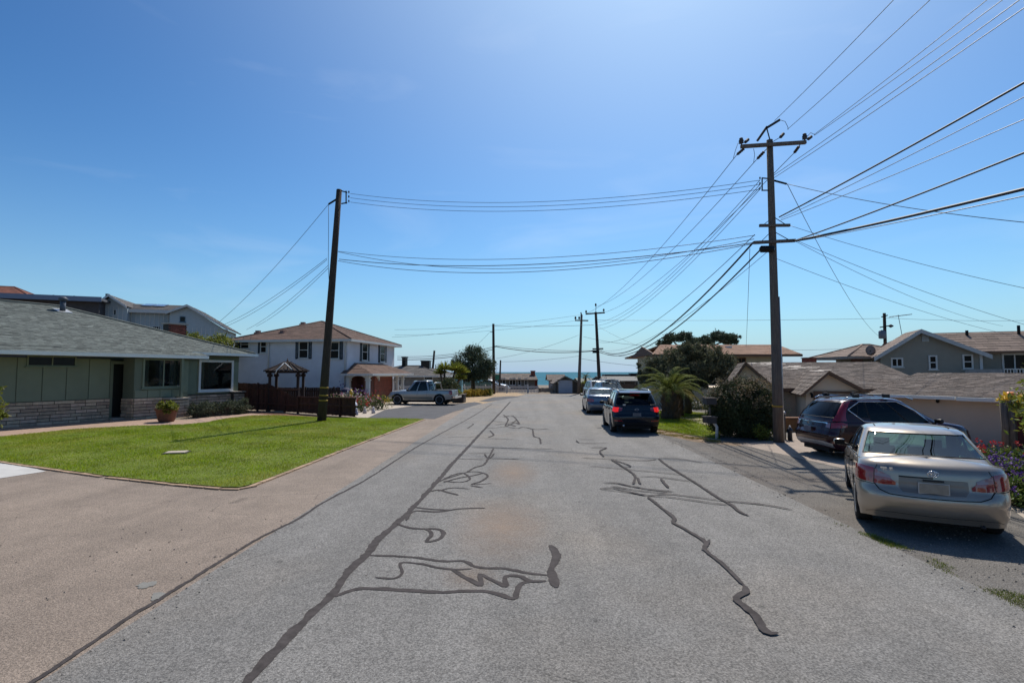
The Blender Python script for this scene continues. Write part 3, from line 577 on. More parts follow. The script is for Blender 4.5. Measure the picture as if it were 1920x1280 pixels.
part('gutter', MB().box(S(357, wy), sR+.12, wy-.11, wy-.01, wz-.15, wz+.0).box(sR+.01, sR+.12, wy-.01, 6, wz-.15, wz), m_fas, gh)
part('soffit', MB().box(-6, s1-.02, ey+.02, .4, ez-.16, ez-.12).box(s1, sR-.02, wy+.02, .4, wz-.17, wz-.13), m_green_d, gh)
q = fr.front(117, 590, 5.6); q = (q.x, 5.6, ez+(5.6-ey)*pitch)
vp = part('vent_pipe', MB().tube([(q[0], q[1], q[2]-.1), (q[0], q[1], q[2]+.62)], .13, 12).lathe([(.2, 0), (.22, .12), (.1, .2)], 14, c=(q[0], q[1], q[2]+.6)), M('vent_metal', (.10,.11,.13), .6, .2, metal=.3), gh)
part('flashing', MB().box(-.35, .35, -.3, .3, 0, .02, T=lambda p: Vector((q[0]+p.x, q[1]+p.y, q[2]+.03+p.y*pitch+p.z))), m_metal, vp)
c = fr.side(327, 625, sH+2.2)
chx = fr.front(327, 640, 7.2).x; ch = Vector((chx, 7.2)); czt = fr.front(327, 608, 7.2).z
chim = part('chimney', MB().box(ch.x-.62, ch.x+.62, 6.9, 7.5, 3.2, czt-.03), m_mortar, gh)
m_rb = M('red_brick', (.24,.07,.045), .85, .2, 5, rnd=.25)
cbm = MB().box(.006, .284, 0, .03, 0, .085).mesh('brick', m_rb)
for r in range(12):
    for k in range(-1, 5):
        x = ch.x-.64+k*.29+(.145 if r % 2 else 0)
        if x < ch.x-.66 or x+.28 > ch.x+.66: continue
        o = link('brick', cbm, chim); o.location = (x, 6.88, czt-.13-r*.097)
part('chimney_cap', MB().box(ch.x-.72, ch.x+.72, 6.8, 7.6, czt-.03, czt+.06), m_conc, chim)

part('upper_wall', MB().box(sB1+.3, sW1-.001, .002, .4, 3.181, wz+.12).box(sW0, sW1-.002, -.03, .001, 3.0, wz+.02), m_green_d, gh)
# terracotta pot with plant, by the stone pillar
pc = G(312, 791); pot = thing('plant_pot', 'terracotta pot of trailing green plants in front of the stone pillar', 'plant pot', (pc.x, pc.y, .03)); pot.scale = (.86, .86, .9)
part('pot', MB().lathe([(.36, 0), (.42, .1), (.50, .45), (.54, .6), (.58, .6), (.58, .7), (.52, .7), (.5, .62), (.02, .6)], 22), M('terracotta', (.17,.075,.045), .8, .2, 5), pot)
C = clumps([((0, 0, .82), (.62, .62, .2), 1), ((.45, -.3, .66), (.35, .3, .16), .4)], 30, 45, .3, .3)
link('foliage', leaves_mesh('foliage', C, .13, m_leaf_y, .45, .4), pot)
hc = G(410, 780); hg = thing('hedge', 'low grey green hedge along the stone base under the picture window', 'hedge', (hc.x, hc.y, 0), fr.yaw)
fh = Fr(hc, fr.yaw)
h0, h1 = fh.front(362, 780).x, fh.front(468, 778).x
lob = [((h0+(h1-h0)*(i+.5)/9, random.uniform(.0, .4), .32+.06*(i % 3)), ((h1-h0)/13, .45, .36+.1*(i > 5)), .6) for i in range(9)]
link('foliage', leaves_mesh('foliage', clumps(lob, 40, 50, .25, .35), .085, M('hedge_leaf', (.075,.09,.05), .7, .3, 1, rnd=.4, hue=.02, trans=.2), .4, .3), hg)
part('stem', MB().box(h0+.2, h1-.2, .05, .35, 0, .45), m_bark, hg)
# ------------------------------------------------------------------ white two storey house
wc = G(650, 757); fw_ = Fr(wc, R_(-8)); wh = thing('house', 'white two storey house with brown hipped roof and dark shutters behind the wooden pole', 'house', (fw_.o.x, fw_.o.y, 0), fw_.yaw)
m_wst = M('white_stucco', (.64,.65,.69), .85, .07, 1.5, c3=(.55,.55,.57), bump=.15, bscale=30); m_trimw = M('white_trim', (.60,.60,.57), .6, .04)
x0 = fw_.front(440, 650).x; D = 9.3; zE = 4.85
part('wall', MB().box(x0, 0, 0, D, 0, zE), m_wst, wh)
hip_roof(wh, x0-.5, .5, -.5, D+.5, zE, .36, m_sh_brown, .28, .5, fascia=m_trimw)
Tf, Ts = TX(0), TY(0)
for (u0, u1, v0, v1, sh) in [(451, 468, 637, 654, 'l'), (488, 501, 637.5, 662, 'l'), (560, 579, 640, 672, 'lr'), (617, 637, 640.5, 673, 'lr')]:
    p, q_ = fw_.front(u0, v1), fw_.front(u1, v0); window(wh, Tf, p.x, q_.x, p.z, q_.z, m_trimw, .07, 'h', sh, mpane=m_win)
for (u0, u1, v0, v1) in [(678, 689, 644, 676), (712, 721.5, 648, 678.5)]:
    p, q_ = fw_.side(u0, v1), fw_.side(u1, v0); window(wh, Ts, p.y, q_.y, p.z, q_.z, m_trimw, .07, 'h', 'lr')
for px in (505, 648): x = fw_.front(px, 650).x; part('downspout', MB().tube([(x, -.3, zE-.1), (x, -.06, zE-.4), (x, -.06, 2.2 if px < 600 else .3)], .045, 6), m_trimw, wh)
for (u, y) in [(484, 1.5), (530, 1.4), (568, 3.9)]:
    x = fw_.front(u, 620, y).x; z = zE+(y+.5)*.36; part('roof_vent', MB().box(x-.16, x+.16, y-.14, y+.14, z-.05, z+.17).box(x-.24, x+.24, y-.2, y+.2, z-.12, z+.02), M('roof_vent_metal', (.22,.13,.11), .7, .1), wh)
# arched porch and garage in front
px1, py0 = 1.75, -.15; ys1 = fw_.side(768, 705, px1+.3).y; zp = 2.25
m_gdoor = M('red_brown_garage_door', (.19,.045,.022), .55, .25, 3, rnd=.05)
yg0, yg1 = fw_.side(700, 730, px1-.5).y, fw_.side(733, 730, px1-.5).y
part('garage_wall', MB().box(.03, px1-.45, .2, yg1+.2, 0, zp-.05), M('brown_garage_wall', (.10,.03,.018), .7, .2), wh)
gd = MB()
for i in range(5): gd.box(yg0, yg1, 0, .04, .05+i*.42, .05+i*.42+.4, TY(px1-.45))
part('garage_door', gd, m_gdoor, wh)
part('porch_door', MB().box(.6, 1.15, -.04, .0, .1, 2.0, TX(.2)), m_gdoor, wh)
def column(x, y, w=.26): return part('column', MB().box(x-w/2, x+w/2, y-w/2, y+w/2, 0, zp-.1).box(x-w/2-.05, x+w/2+.05, y-w/2-.05, y+w/2+.05, 0, .25).box(x-w/2-.05, x+w/2+.05, y-w/2-.05, y+w/2+.05, zp-.5, zp-.42), m_trimw, wh)
for (x, y) in ((.2, py0), (px1, py0), (px1, yg1+.12), (px1, ys1-.9), (px1-2.2, ys1-.9)): column(x, y, .26 if y < yg1 else .2)
def arch(T, a, b, name='arch'):
    n = 10; pts = [(a, zp-.02), (b, zp-.02)]; c, r = (a+b)/2, (b-a)/2
    lo = [(c+r*math.cos(math.pi*i/n), zp-.55+.42*math.sin(math.pi*i/n)) for i in range(n+1)]
    for i in range(n): p, q2 = lo[i], lo[i+1]; mbx.prism([T(Vector((p[0], 0, p[1]))), T(Vector((q2[0], 0, q2[1]))), T(Vector((q2[0], 0, zp-.02))), T(Vector((p[0], 0, zp-.02)))], T(Vector((0, .12, 0)))-T(Vector((0, 0, 0))))
mbx = MB(); arch(TX(py0+.06), .33, px1-.13); arch(TY(px1-.06), py0+.13, yg0-.1); part('arch', mbx, m_trimw, wh)
part('beam', MB().box(px1-.1, px1+.06, yg0-.1, ys1, zp-.22, zp-.02), m_trimw, wh)
e0, e1, zpe = py0-.45, ys1+.4, zp
roof_plane(wh, [(px1+.5, e0, zpe), (px1+.5, e1, zpe), (0, e1-1.6, zpe+.85), (0, e0+1.8, zpe+.85)], m_sh_brown, course=.28, tab=.5)
roof_plane(wh, [(-.25, e0, zpe), (px1+.5, e0, zpe), (0, e0+1.8, zpe+.85), (-.25, e0+1.8, zpe+.85)], m_sh_brown, course=.28, tab=.5)
part('fascia', MB().box(px1+.51, px1+.56, e0, e1, zpe-.14, zpe+.02).box(-.25, px1+.5, e0-.05, e0-.01, zpe-.14, zpe+.02), m_trimw, wh)
part('porch_ceiling', MB().box(.0, px1+.48, e0+.02, e1-.02, zpe-.13, zpe-.1), m_trimw, wh)
rb = MB(); ya, yb = fw_.side(737, 720, px1-.3).y, fw_.side(752, 720, px1-.3).y
rb.tube([(px1-.3, ya, 1.75), (px1-.3, yb, 1.0)], .05, 5).tube([(px1-.3, ya, .9), (px1-.3, yb, .25)], .04, 5)
part('stair_rail', rb, m_white, wh)
for i in range(7):
    t = i/6; y = ya+(yb-ya)*t; part('baluster', MB().box(px1-.33, px1-.27, y-.03, y+.03, .9-.65*t, 1.75-.75*t), m_white, wh)

# ------------------------------------------------------------------ pergola, brown fences
def plank_fence(name, label, a, b, h0, h1, bw=.15, group=None, rails=(.25, .8), mat=None, post=1.9, gap=.012, hfun=None, th=.02):
    a, b = Vector(a[:2]), Vector(b[:2]); L = (b-a).length; yaw = math.atan2((b-a).y, (b-a).x); t = thing(name, label, 'fence', (a.x, a.y, 0), yaw, group)
    n = int(L/bw); cache = {}
    for i in range(n):
        h = (h0+(h1-h0)*i/n) if hfun is None else hfun(i/n); k = round(h, 2)
        if k not in cache: cache[k] = MB().box(gap/2, bw-gap/2, 0, th, .06, k).mesh('plank', mat or m_wood)
        o = link('plank', cache[k], t); o.location = (i*bw, random.uniform(-.004, .004), random.uniform(-.015, .015))
    for r in rails: part('rail', MB().prism([(0, -.05, h0*r), (L, -.05, (h1 if hfun is None else h0)*r), (L, -.05, (h1 if hfun is None else h0)*r+.09), (0, -.05, h0*r+.09)], (0, .045, 0)), mat or m_wood, t)
    k = 0
    while k <= L+.01:
        h = (h0+(h1-h0)*k/L) if hfun is None else hfun(k/L); part('post', MB().box(k-.05, k+.05, -.1, -.0, 0, h+.05), mat or m_wood, t); k += post
    return t
fa, fb, fc_, fd = G(440, 768.5), G(502, 770.5), G(560, 775), G(668, 783)
plank_fence('plank_fence', 'tall brown plank fence next to the end of the green house', fa, fb, 1.72, 1.66)
plank_fence('plank_fence', 'brown plank fence whose top slopes down in front of the pergola', fb, fc_, 1.66, .95, hfun=lambda t: 1.66-.75*min(1, t*1.15))
plank_fence('plank_fence', 'low brown plank fence behind the leaning pole and in front of the flower garden', fc_, fd, .95, 1.0, rails=(.15, .55, .95))
plank_fence('plank_fence', 'dark brown fence at the foot of the white house wall behind the pergola', G(520, 764), G(640, 764), 1.35, 1.35, mat=M('dark_brown_board', (.05,.03,.025), .9, .2, rnd=.1))
pg0 = P(537, 760, 33.5); pg = thing('pergola', 'small open brown wooden pergola with pyramid roof behind the sloping fence', 'pergola', (pg0.x, pg0.y, 0), R_(12)); pg.scale = (.82, .82, .93)
hw = 1.0; m_pgw = M('dark_pergola_wood', (.035,.02,.017), .85, .3, 3)
for sx in (-1, 1):
    for sy in (-1, 1): part('post', MB().box(sx*hw-.09, sx*hw+.09, sy*hw-.09, sy*hw+.09, 0, 2.55).box(sx*hw-.16, sx*hw+.16, sy*hw-.16, sy*hw+.16, 2.25, 2.45), m_pgw, pg)
for k in range(4):
    a = k*math.pi/2; c_, s_ = math.cos(a), math.sin(a); rot = lambda p, c_=c_, s_=s_: Vector((p.x*c_-p.y*s_, p.x*s_+p.y*c_, p.z))
    part('beam', MB().box(-1.3, 1.3, -hw-.05, -hw+.05, 2.5, 2.66, rot), m_pgw, pg)
    for i in range(-3, 4): part('rafter', MB().prism([(i*.4-.035, -1.42, 2.6), (i*.4+.035, -1.42, 2.6), (i*.4*.15+.035, -.1, 3.2), (i*.4*.15-.035, -.1, 3.2)], (0, 0, .09), T=rot), m_pgw, pg)
part('finial', MB().lathe([(.05, 0), (.1, .08), (.05, .16), (.02, .3)], 10, c=(0, 0, 3.2)), m_wood, pg)
part('roof_slope', MB().add([(-1.35, -1.3, 2.68), (1.35, -1.3, 2.68), (1.35, 1.3, 2.68), (-1.35, 1.3, 2.68), (0, 0, 3.28)], [(0, 1, 4), (1, 2, 4), (2, 3, 4), (3, 0, 4)]), M('dark_roof_board', (.04,.03,.028), .9), pg)
part('white_trim', MB().tube([(-.5, -1.48, 2.45), (-.42, -1.48, 2.7), (-.05, -.9, 3.16), (.0, -.9, 3.18), (.62, -1.2, 2.72)], .04, 6), m_white, pg)

# ------------------------------------------------------------------ houses behind on the left
m_blue = M('pale_blue_grey_board', (.36,.42,.45), .75, .06); m_blt = M('pale_trim', (.55,.56,.55), .6, .04)
bb = thing('house', 'pale blue grey house with board and batten gables and solar panels above the green roof', 'house', P(300, 600, 52).xy.to_3d(), R_(20)); fb_ = Fr(P(300, 600, 52), R_(20))
X = lambda u, off=0.: fb_.front(u, 600, off).x; Zv = lambda u, v, off=0.: fb_.front(u, v, off).z
gx0, gx1, gp = X(188), X(238), X(205); hx0, hx1, hp = X(318), X(425), X(352)
zt_ = Zv(237, 576)
part('wall', MB().box(gx0, gx1, 0, 8, 0, Zv(188, 574)).box(gx1, hx0, 1.0, 8, 0, zt_-.3).box(hx0, hx1-.3, 0, 8, 0, Zv(425, 616)), m_blue, bb)
part('gable_wall', MB().prism([(gx0, -.005, Zv(188, 574)), (gx1, -.005, Zv(188, 574)), (gx1, -.005, Zv(238, 575)), (gp, -.005, Zv(205, 556)), (gx0, -.005, Zv(188, 573))], (0, .1, 0)), m_blue, bb)
part('gable_wall', MB().prism([(hx0, -.006, Zv(318, 616)), (hx1-.3, -.006, Zv(425, 616)), (hp, -.006, Zv(352, 575)), (hx0, -.006, Zv(318, 586))], (0, .1, 0)), m_blue, bb)
def ridge2(xa, za, xp, zp_, xb, zb, yf, yb, mat, tr, w=.2):
    roof_plane(bb, [(xa, yb, za), (xa, yf, za), (xp, yf, zp_), (xp, yb, zp_)], mat, course=.4, tab=.7); roof_plane(bb, [(xb, yf, zb), (xb, yb, zb), (xp, yb, zp_), (xp, yf, zp_)], mat, course=.4, tab=.7)
    part('barge_board', MB().prism([(xa, yf-.06, za+.03), (xa, yf-.06, za-w), (xp, yf-.06, zp_-w), (xp, yf-.06, zp_+.03)], (0, .05, 0)).prism([(xp, yf-.06, zp_+.03), (xp, yf-.06, zp_-w), (xb, yf-.06, zb-w), (xb, yf-.06, zb+.03)], (0, .05, 0)), tr, bb)
ridge2(X(178), Zv(178, 573), gp, Zv(205, 553), X(240), Zv(240, 575), -.5, 8, m_sh_grey, m_blt)
ridge2(X(312), Zv(312, 586), hp, Zv(352, 572), X(430), Zv(430, 617), -.5, 8, m_sh_grey, m_blt)
roof_plane(bb, [(gx1-.2, .4, zt_-.1), (X(322), .4, zt_-.1), (X(345, 5.5), 5.5, Zv(352, 573, 5.5)), (gp, 5.5, Zv(352, 573, 5.5))], m_sh_grey, course=.4, tab=.7)
part('fascia', MB().box(gx1-.2, X(322), .3, .38, zt_-.45, zt_-.12), m_blt, bb)
bt = MB(); xx = gx0+.2
while xx < hx1-.4:
    if xx < gx1 or xx > hx0: bt.box(xx, xx+.05, -.03, -.007, 2, (Zv(188, 574) if xx < gx1 else Zv(425, 616)))
    else: bt.box(xx, xx+.05, .96, .998, 2, zt_-.32)
    xx += .4
part('battens', bt, m_blt, bb, kind='stuff')
p, q_ = X(337), X(348); window(bb, TX(-.006), p, q_, Zv(340, 604), Zv(340, 593), M('blue_frame', (.12,.2,.26), .6), .05, '')
window(bb, TX(1.0), X(286, 1), X(302, 1), Zv(290, 622, 1), Zv(290, 611, 1), m_blt, .06, 'v'); window(bb, TX(-.006), X(212), X(218), Zv(215, 591), Zv(215, 580), m_blt, .05, '')
o = Vector((gx1-.2, .4, zt_-.1)); ux = Vector((1, 0, 0)); up = Vector((0, 5.1, Zv(352, 573, 5.5)-zt_+.1)).normalized(); nr = ux.cross(up)
for k in range(2):
    a = o+ux*(.4+k*1.1)+up*2.6+nr*.08; part('solar_panel', MB().prism([a, a+ux*1.0, a+ux*1.0+up*1.9, a+up*1.9], nr*.05), M('solar_glass', (.25,.27,.33), .15, .1, metal=.4), bb)
part('chimney_pipe', MB().box(X(197, 3), X(203, 3), 2.8, 3.2, 6, Zv(200, 551, 3)), m_win, bb)

m_cream_b = M('tan_stucco', (.38,.30,.22), .88, .06)
dk = thing('house', 'dark flat eaved house with a long blue grey roof edge behind the green roof', 'house', P(20, 570, 46).xy.to_3d(), R_(22)); fk = Fr(P(20, 570, 46), R_(22))
xa, xb = fk.front(-60, 600).x, fk.front(190, 600).x; z1k = fk.front(20, 551).z
part('wall', MB().box(xa, xb-.4, .6, 7, 0, z1k-.35), M('dark_brown_wall', (.06,.055,.06), .8), dk)
part('roof', MB().box(xa, xb, -.2, 7.6, z1k-.3, z1k-.06), M('grey_roofing', (.10,.105,.12), .8), dk)
part('fascia', MB().box(xa, xb+.02, -.26, -.21, z1k-.42, z1k+.03), M('blue_grey_fascia', (.16,.20,.28), .5, .05), dk)
for u in (100, 139): x = fk.front(u, 560, 3).x; part('roof_pipe', MB().tube([(x, 3, z1k-.1), (x, 3, z1k+.42)], .08, 6), m_win, dk)
rd = thing('house', 'house with a red brown clay roof at the far left edge', 'house', P(0, 560, 62).xy.to_3d(), R_(20)); fd_ = Fr(P(0, 560, 62), R_(20))
xa, xb = fd_.front(-140, 600).x, fd_.front(58, 600).x; z1d = fd_.front(10, 556).z
part('wall', MB().box(xa+.5, xb-.5, .5, 6, 0, z1d), m_wst, rd); hip_roof(rd, xa, xb, 0, 6.5, z1d, .5, m_sh_red, .45, .5, fascia=m_wood)
# yellow green shrub behind the ranch house
def bush(name, label, cat, base, lobes, mat, leaf=.1, k=40, per=60, spread=.22, shell=.5, up=.2, aspect=.5, stems=5, group=None, sname='stem', pname='foliage', h0=0., core=None):
    t = thing(name, label, cat, (base[0], base[1], h0), random.uniform(0, .3), group)
    link(pname, leaves_mesh(pname, clumps(lobes, k, per, spread, shell), leaf, mat, aspect, up), t)
    mb = MB()
    for i in range(stems):
        c, r, w = lobes[i % len(lobes)]; mb.tube([(random.uniform(-.08, .08), random.uniform(-.08, .08), 0), (c[0]*.5, c[1]*.5, c[2]*.5), (c[0]+r[0]*.3*random.uniform(-1, 1), c[1]+r[1]*.3*random.uniform(-1, 1), c[2]+r[2]*.3)], [.06, .045, .02], 6)
    part(sname, mb, m_bark, t); return t
pb = P(390, 640, 40)
bush('shrub', 'round yellow green shrub rising behind the hip of the green roof', 'shrub', pb, [((i*.8-2.0, 0, 4.15+.2*math.sin(i*2.)), (.75, .8, .9), 1) for i in range(5)], m_leaf_y, .16, 46, 60, .25)
gy = thing('house', 'low grey roofed house beyond the white house and pickup', 'house', P(790, 720, 62).xy.to_3d(), R_(-6)); fg = Fr(P(790, 720, 62), R_(-6))
xa, xb = fg.front(725, 700).x, fg.front(836, 700).x; zg = fg.front(800, 704).z
part('wall', MB().box(xa+.4, xb-1.2, .6, 8, 0, zg-.1), M('grey_wall', (.22,.21,.20), .8), gy); hip_roof(gy, xa-4, xb, -.3, 8.5, zg, .27, m_sh_grey, .4, .7, fascia=m_trimw)
for u, w in ((758, .25), (798, .55)): x = fg.front(u, 690, 4).x; part('chimney', MB().box(x-w, x+w, 3.8, 4.5, zg+.6, zg+(2.2 if w < .5 else 1.75)).box(x-w-.07, x+w+.07, 3.73, 4.57, zg+(2.2 if w < .5 else 1.75), zg+(2.3 if w < .5 else 1.85)), m_win, gy)
window(gy, TX(.6), fg.front(795, 720, .6).x, fg.front(812, 720, .6).x, 1, 2, m_white)

# ------------------------------------------------------------------ houses past the end of the road
m_tw = M('taupe_wall', (.17,.155,.13), .85, .08)
eh = thing('house', 'grey brown bungalow with tall brick chimney at the end of the road on the left', 'house', P(965, 730, 74).xy.to_3d(), R_(1)); fe = Fr(P(965, 730, 74), R_(1))
xa, xb = fe.front(918, 715).x, fe.front(1003, 715).x; ze = fe.front(960, 711.5).z; zre = fe.front(960, 699.5, 4).z
part('wall', MB().box(xa, xb, 0, 7.5, -.2, ze), m_tw, eh)
roof_plane(eh, [(xa-.8, -.5, ze), (xb+.4, -.5, ze), (xb+.1, 4, zre), (xa-.8, 4, zre)], m_sh_taupe, course=.4, tab=.8); roof_plane(eh, [(xb+.4, 8.5, ze), (xa-.8, 8.5, ze), (xa-.8, 4, zre), (xb+.1, 4, zre)], m_sh_taupe, course=.8, tab=1)
part('gable_wall', MB().prism([(xb-.05, 0, ze-.1), (xb-.05, 7.5, ze-.1), (xb-.05, 4, zre-.1)], (-.1, 0, 0)), m_tw, eh)
cx = fe.front(1002, 700, 2).x; ctz = fe.front(1002, 696, 2).z
part('chimney', MB().prism([(cx-.85, 2, -.2), (cx+.45, 2, -.2), (cx+.45, 2, 1.4), (cx+.1, 2, 2.0), (cx+.1, 2, ctz), (cx-.5, 2, ctz), (cx-.5, 2, 2.), (cx-.85, 2, 1.4)], (0, .9, 0)).box(cx-.56, cx+.16, 1.95, 2.95, ctz, ctz+.1), m_rb, eh)
for u0, u1, kk in [(936, 948, 'v'), (955, 967, 'v'), (971, 977, ''), (983, 990, 'v')]: window(eh, TX(0), fe.front(u0, 715).x, fe.front(u1, 715).x, .55, 1.55, m_trimw if kk else m_pane and m_trimw, .07, kk)
gr = thing('garage', 'small dark gabled garage with a pale roll door at the end of the road', 'garage', P(1068, 738, 60.5).xy.to_3d(), R_(0)); fgr = Fr(P(1068, 738, 60.5), 0)
xa, xb = fgr.front(1042, 720).x, fgr.front(1083, 720).x; zg0 = fgr.front(1060, 716).z; xp = fgr.front(1059, 715).x; zp_ = fgr.front(1059, 705).z
part('wall', MB().box(xa, xb, 0, 7, 0, zg0), M('dark_taupe_wall', (.075,.068,.06), .85), gr)
gable_front(gr, xa, xb, 0, 7, zg0, xp, zp_, m_sh_taupe, M('dark_gable', (.075,.068,.06), .85), m_tw, .35, .35, .4, .7)
da, db = fgr.front(1047, 720).x, fgr.front(1073, 720).x
gd = MB()
for i in range(5): gd.box(da, db, 0, .05, .02+i*.29, .3+i*.29, TX(0))
part('roll_door', gd, M('pale_blue_door', (.42,.47,.56), .5, .03), gr); part('door_frame', MB().box(da-.1, da, 0, .07, 0, 1.55, TX(0)).box(db, db+.1, 0, .07, 0, 1.55, TX(0)).box(da, db, 0, .07, 1.48, 1.58, TX(0)), m_tw, gr)
part('wall_lamp', MB().lathe([(.05, 0), (.1, .06), (.1, .2), (.03, .26)], 8, c=(xa+.3, -.12, 1.1)), m_white, gr)
ah = thing('house', 'low pale annex roof to the left of the small garage by the sea', 'house', P(1045, 735, 70).xy.to_3d(), 0); fah = Fr(P(1045, 735, 70), 0)
xa, xb = fah.front(1029, 715).x, fah.front(1062, 715).x; zz = fah.front(1040, 712.5).z
part('wall', MB().box(xa+.2, xb, 0, 5, 0, zz), M('pale_wall', (.33,.30,.28), .8), ah); roof_plane(ah, [(xa-.2, -.4, zz), (xb, -.4, zz), (xb, 3.2, zz+.75), (xa-.2, 3.2, zz+.75)], m_sh_taupe, course=.4, tab=.7)
roof_plane(ah, [(xb, 6.4, zz), (xa-.2, 6.4, zz), (xa-.2, 3.2, zz+.75), (xb, 3.2, zz+.75)], m_sh_taupe, course=.8, tab=1)
window(ah, TX(0), fah.front(1033, 715).x, fah.front(1040, 715).x, .7, 1.25, m_white, .06, '')
# beyond, right of the road end
for (lab, u0, u1, Y, ve, vr, mt, wl_, x) in [
    ('wide low house with pale grey green roof behind the parked cars', 1085, 1165, 66, 717, 708.5, M('grey_green_roll_roof', (.20,.21,.18), .9, .1), M('tan_wall', (.20,.17,.14), .85), 0),
    ('flat roofed grey house with dark roof slab and chimney right of the far poles', 1128, 1262, 60, 713.5, 705, M('grey_roll_roof', (.23,.225,.21), .9, .1), M('tan_wall_dark', (.17,.12,.09), .85), 1)]:
    f_ = Fr(P((u0+u1)/2, 720, Y), R_(0)); h = thing('house', lab, 'house', (f_.o.x, f_.o.y, 0)); xa, xb = f_.front(u0, 715).x, f_.front(u1, 715).x; z0_ = f_.front(u0, ve).z; z1_ = f_.front(u0, vr, 4.5).z
    part('wall', MB().box(xa+.4, xb-.4, .2, 8.6, 0, z0_), wl_, h)
    roof_plane(h, [(xa, -.3, z0_), (xb, -.3, z0_), (xb, 4.5, z1_), (xa, 4.5, z1_)], mt, course=.5, tab=1.2, th=.01); roof_plane(h, [(xb, 9.3, z0_), (xa, 9.3, z0_), (xa, 4.5, z1_), (xb, 4.5, z1_)], mt, course=1, tab=1.2, th=.01)
    for k in range(3): xw = xa+(xb-xa)*(.2+.27*k); window(h, TX(.2), xw, xw+1., .6, 1.25, m_trimw, .06, 'v')
    if x:
        p0, p1 = f_.front(1133, 707, 5).x, f_.front(1192, 707, 5).x; part('roof_slab', MB().box(p0, p1, 4.6, 7, z1_-.05, z1_+.22), m_dgreen, h); cx = f_.front(1189, 705, 5).x; zc = f_.front(1189, 701, 5).z
        part('chimney', MB().box(cx-.5, cx+.5, 4.6, 5.4, z1_-.3, zc).box(cx-.6, cx+.6, 4.5, 5.5, zc, zc+.1), M('slate_chimney', (.09,.12,.14), .8), h)
# picket fence along the far side of the cross street
pf = thing('picket_fence', 'long white picket fence along the far side of the cross street', 'fence', (-14, 60.5, 0)); mbp = MB(); xx = 0
L = P(1010, 730, 60.5).x+14
while xx < L: mbp.box(xx, xx+.09, 0, .02, .05, .86+.03*math.sin(xx*9)); xx += .17
part('pickets', mbp, M('weathered_white_picket', (.42,.42,.44), .7, .15, 2), pf, kind='stuff'); part('rail', MB().box(0, L, .02, .06, .22, .3).box(0, L, .02, .06, .66, .74), m_white, pf)
for i in range(int(L/2.4)+1): part('post', MB().box(i*2.4-.06, i*2.4+.06, .025, .14, 0, 1.0), m_white, pf)
plank_fence('plank_fence', 'weathered brown board fence behind the parked cars at the far right corner', P(1092, 737, 57.8+1.5), P(1225, 737, 57.8+1.5), 1.05, 1.1, bw=.3, mat=M('weathered_board', (.13,.09,.065), .9, .2, rnd=.2))
plank_fence('plank_fence', 'low grey rail fence between the picket fence and the small garage', P(1010, 737, 62), P(1040, 737, 62), .55, .55, bw=.3, mat=M('grey_board', (.25,.22,.19), .9, .2, rnd=.2))
plank_fence('plank_fence', 'dark green hedge coloured fence behind the cypress at the far left corner', P(838, 738, 61.5), P(925, 738, 61.5), 1.25, 1.25, bw=.3, mat=M('green_fence_paint', (.10,.17,.15), .85, .2, rnd=.15))

# ------------------------------------------------------------------ the street goes on behind the camera
for i, (x, y, w, d, h, yw, mt, rm, lab) in enumerate([(-19, -16, 14, 10, 3.1, 8, m_cream_b, m_sh_grey, 'tan bungalow behind the camera on the left side of the street'), (-17, -34, 12, 9, 5.2, -4, m_wst, m_sh_brown, 'two storey white house further behind the camera on the left'),
    (15.5, -12, 12, 10, 3.0, -6, m_blue, m_sh_taupe, 'blue grey bungalow behind the camera on the right side'), (17, -30, 13, 9, 5.2, 3, m_green, m_sh_grey, 'two storey green house further behind the camera on the right'), (-1, -62, 22, 10, 5.0, 0, m_cream_b, m_sh_brown, 'wide cream house closing the street far behind the camera'), (-38, -8, 12, 9, 5.0, 0, m_wst, m_sh_red, 'white house two plots left behind the camera'), (36, -4, 12, 9, 5.0, 0, m_cream_b, m_sh_taupe, 'cream house two plots right behind the camera')]):
    t = thing('house', lab, 'house', (x, y, 0), R_(yw)); part('wall', MB().box(-w/2, w/2, -d/2, d/2, 0, h), mt, t)
    hip_roof(t, -w/2-.5, w/2+.5, -d/2-.5, d/2+.5, h, .4, rm, .6, 1.0, fascia=m_trimw)
    for k in (-.3, 0, .3):
        for T_ in (lambda p, w=w, d=d: Vector((p.x, d/2+p.y, p.z)),): window(t, T_, w*k-.6, w*k+.6, 1, 2.1, m_trimw)
# ------------------------------------------------------------------ cream garages, right
m_cream = M('cream_stucco', (.74,.61,.47), .88, .06, 1.2, bump=.15, bscale=25, c3=(.64,.53,.41)); m_cream2 = M('pinkish_stucco', (.55,.445,.37), .88, .06, 1.2, bump=.15, bscale=25)
m_brtrim = M('brown_trim', (.15,.085,.05), .75, .1)
oa = G(1480, 797); fa_ = Fr(oa, R_(-18))
ca = thing('garage_block', 'cream garage block with two front gables and worn roof behind the burgundy SUV', 'garage', (oa.x, oa.y, 0), fa_.yaw); FX = lambda u, off=0.: fa_.front(u, 700, off).x
FZ = lambda v, off=0., u=1500: fa_.front(u, v, off).z
xa, xb = FX(1330), FX(1660); ze = FZ(728, -.5); yr_ = 4.2; zr_ = FZ(679, yr_)
m_old = M('old_taupe_shingle', (.155,.125,.108), .93, .22, 5, rnd=.32, bump=.5, c3=(.19,.16,.142))
m_flk = M('bare_shingle_flake', (.62,.56,.50), .9, .2, 9)
part('wall', MB().box(xa, xb, 0, 8.4, 0, ze), m_cream, ca)
part('beam', MB().box(FX(1444), FX(1500), -.04, -.003, ze-.16, ze-.02), m_brtrim, ca)
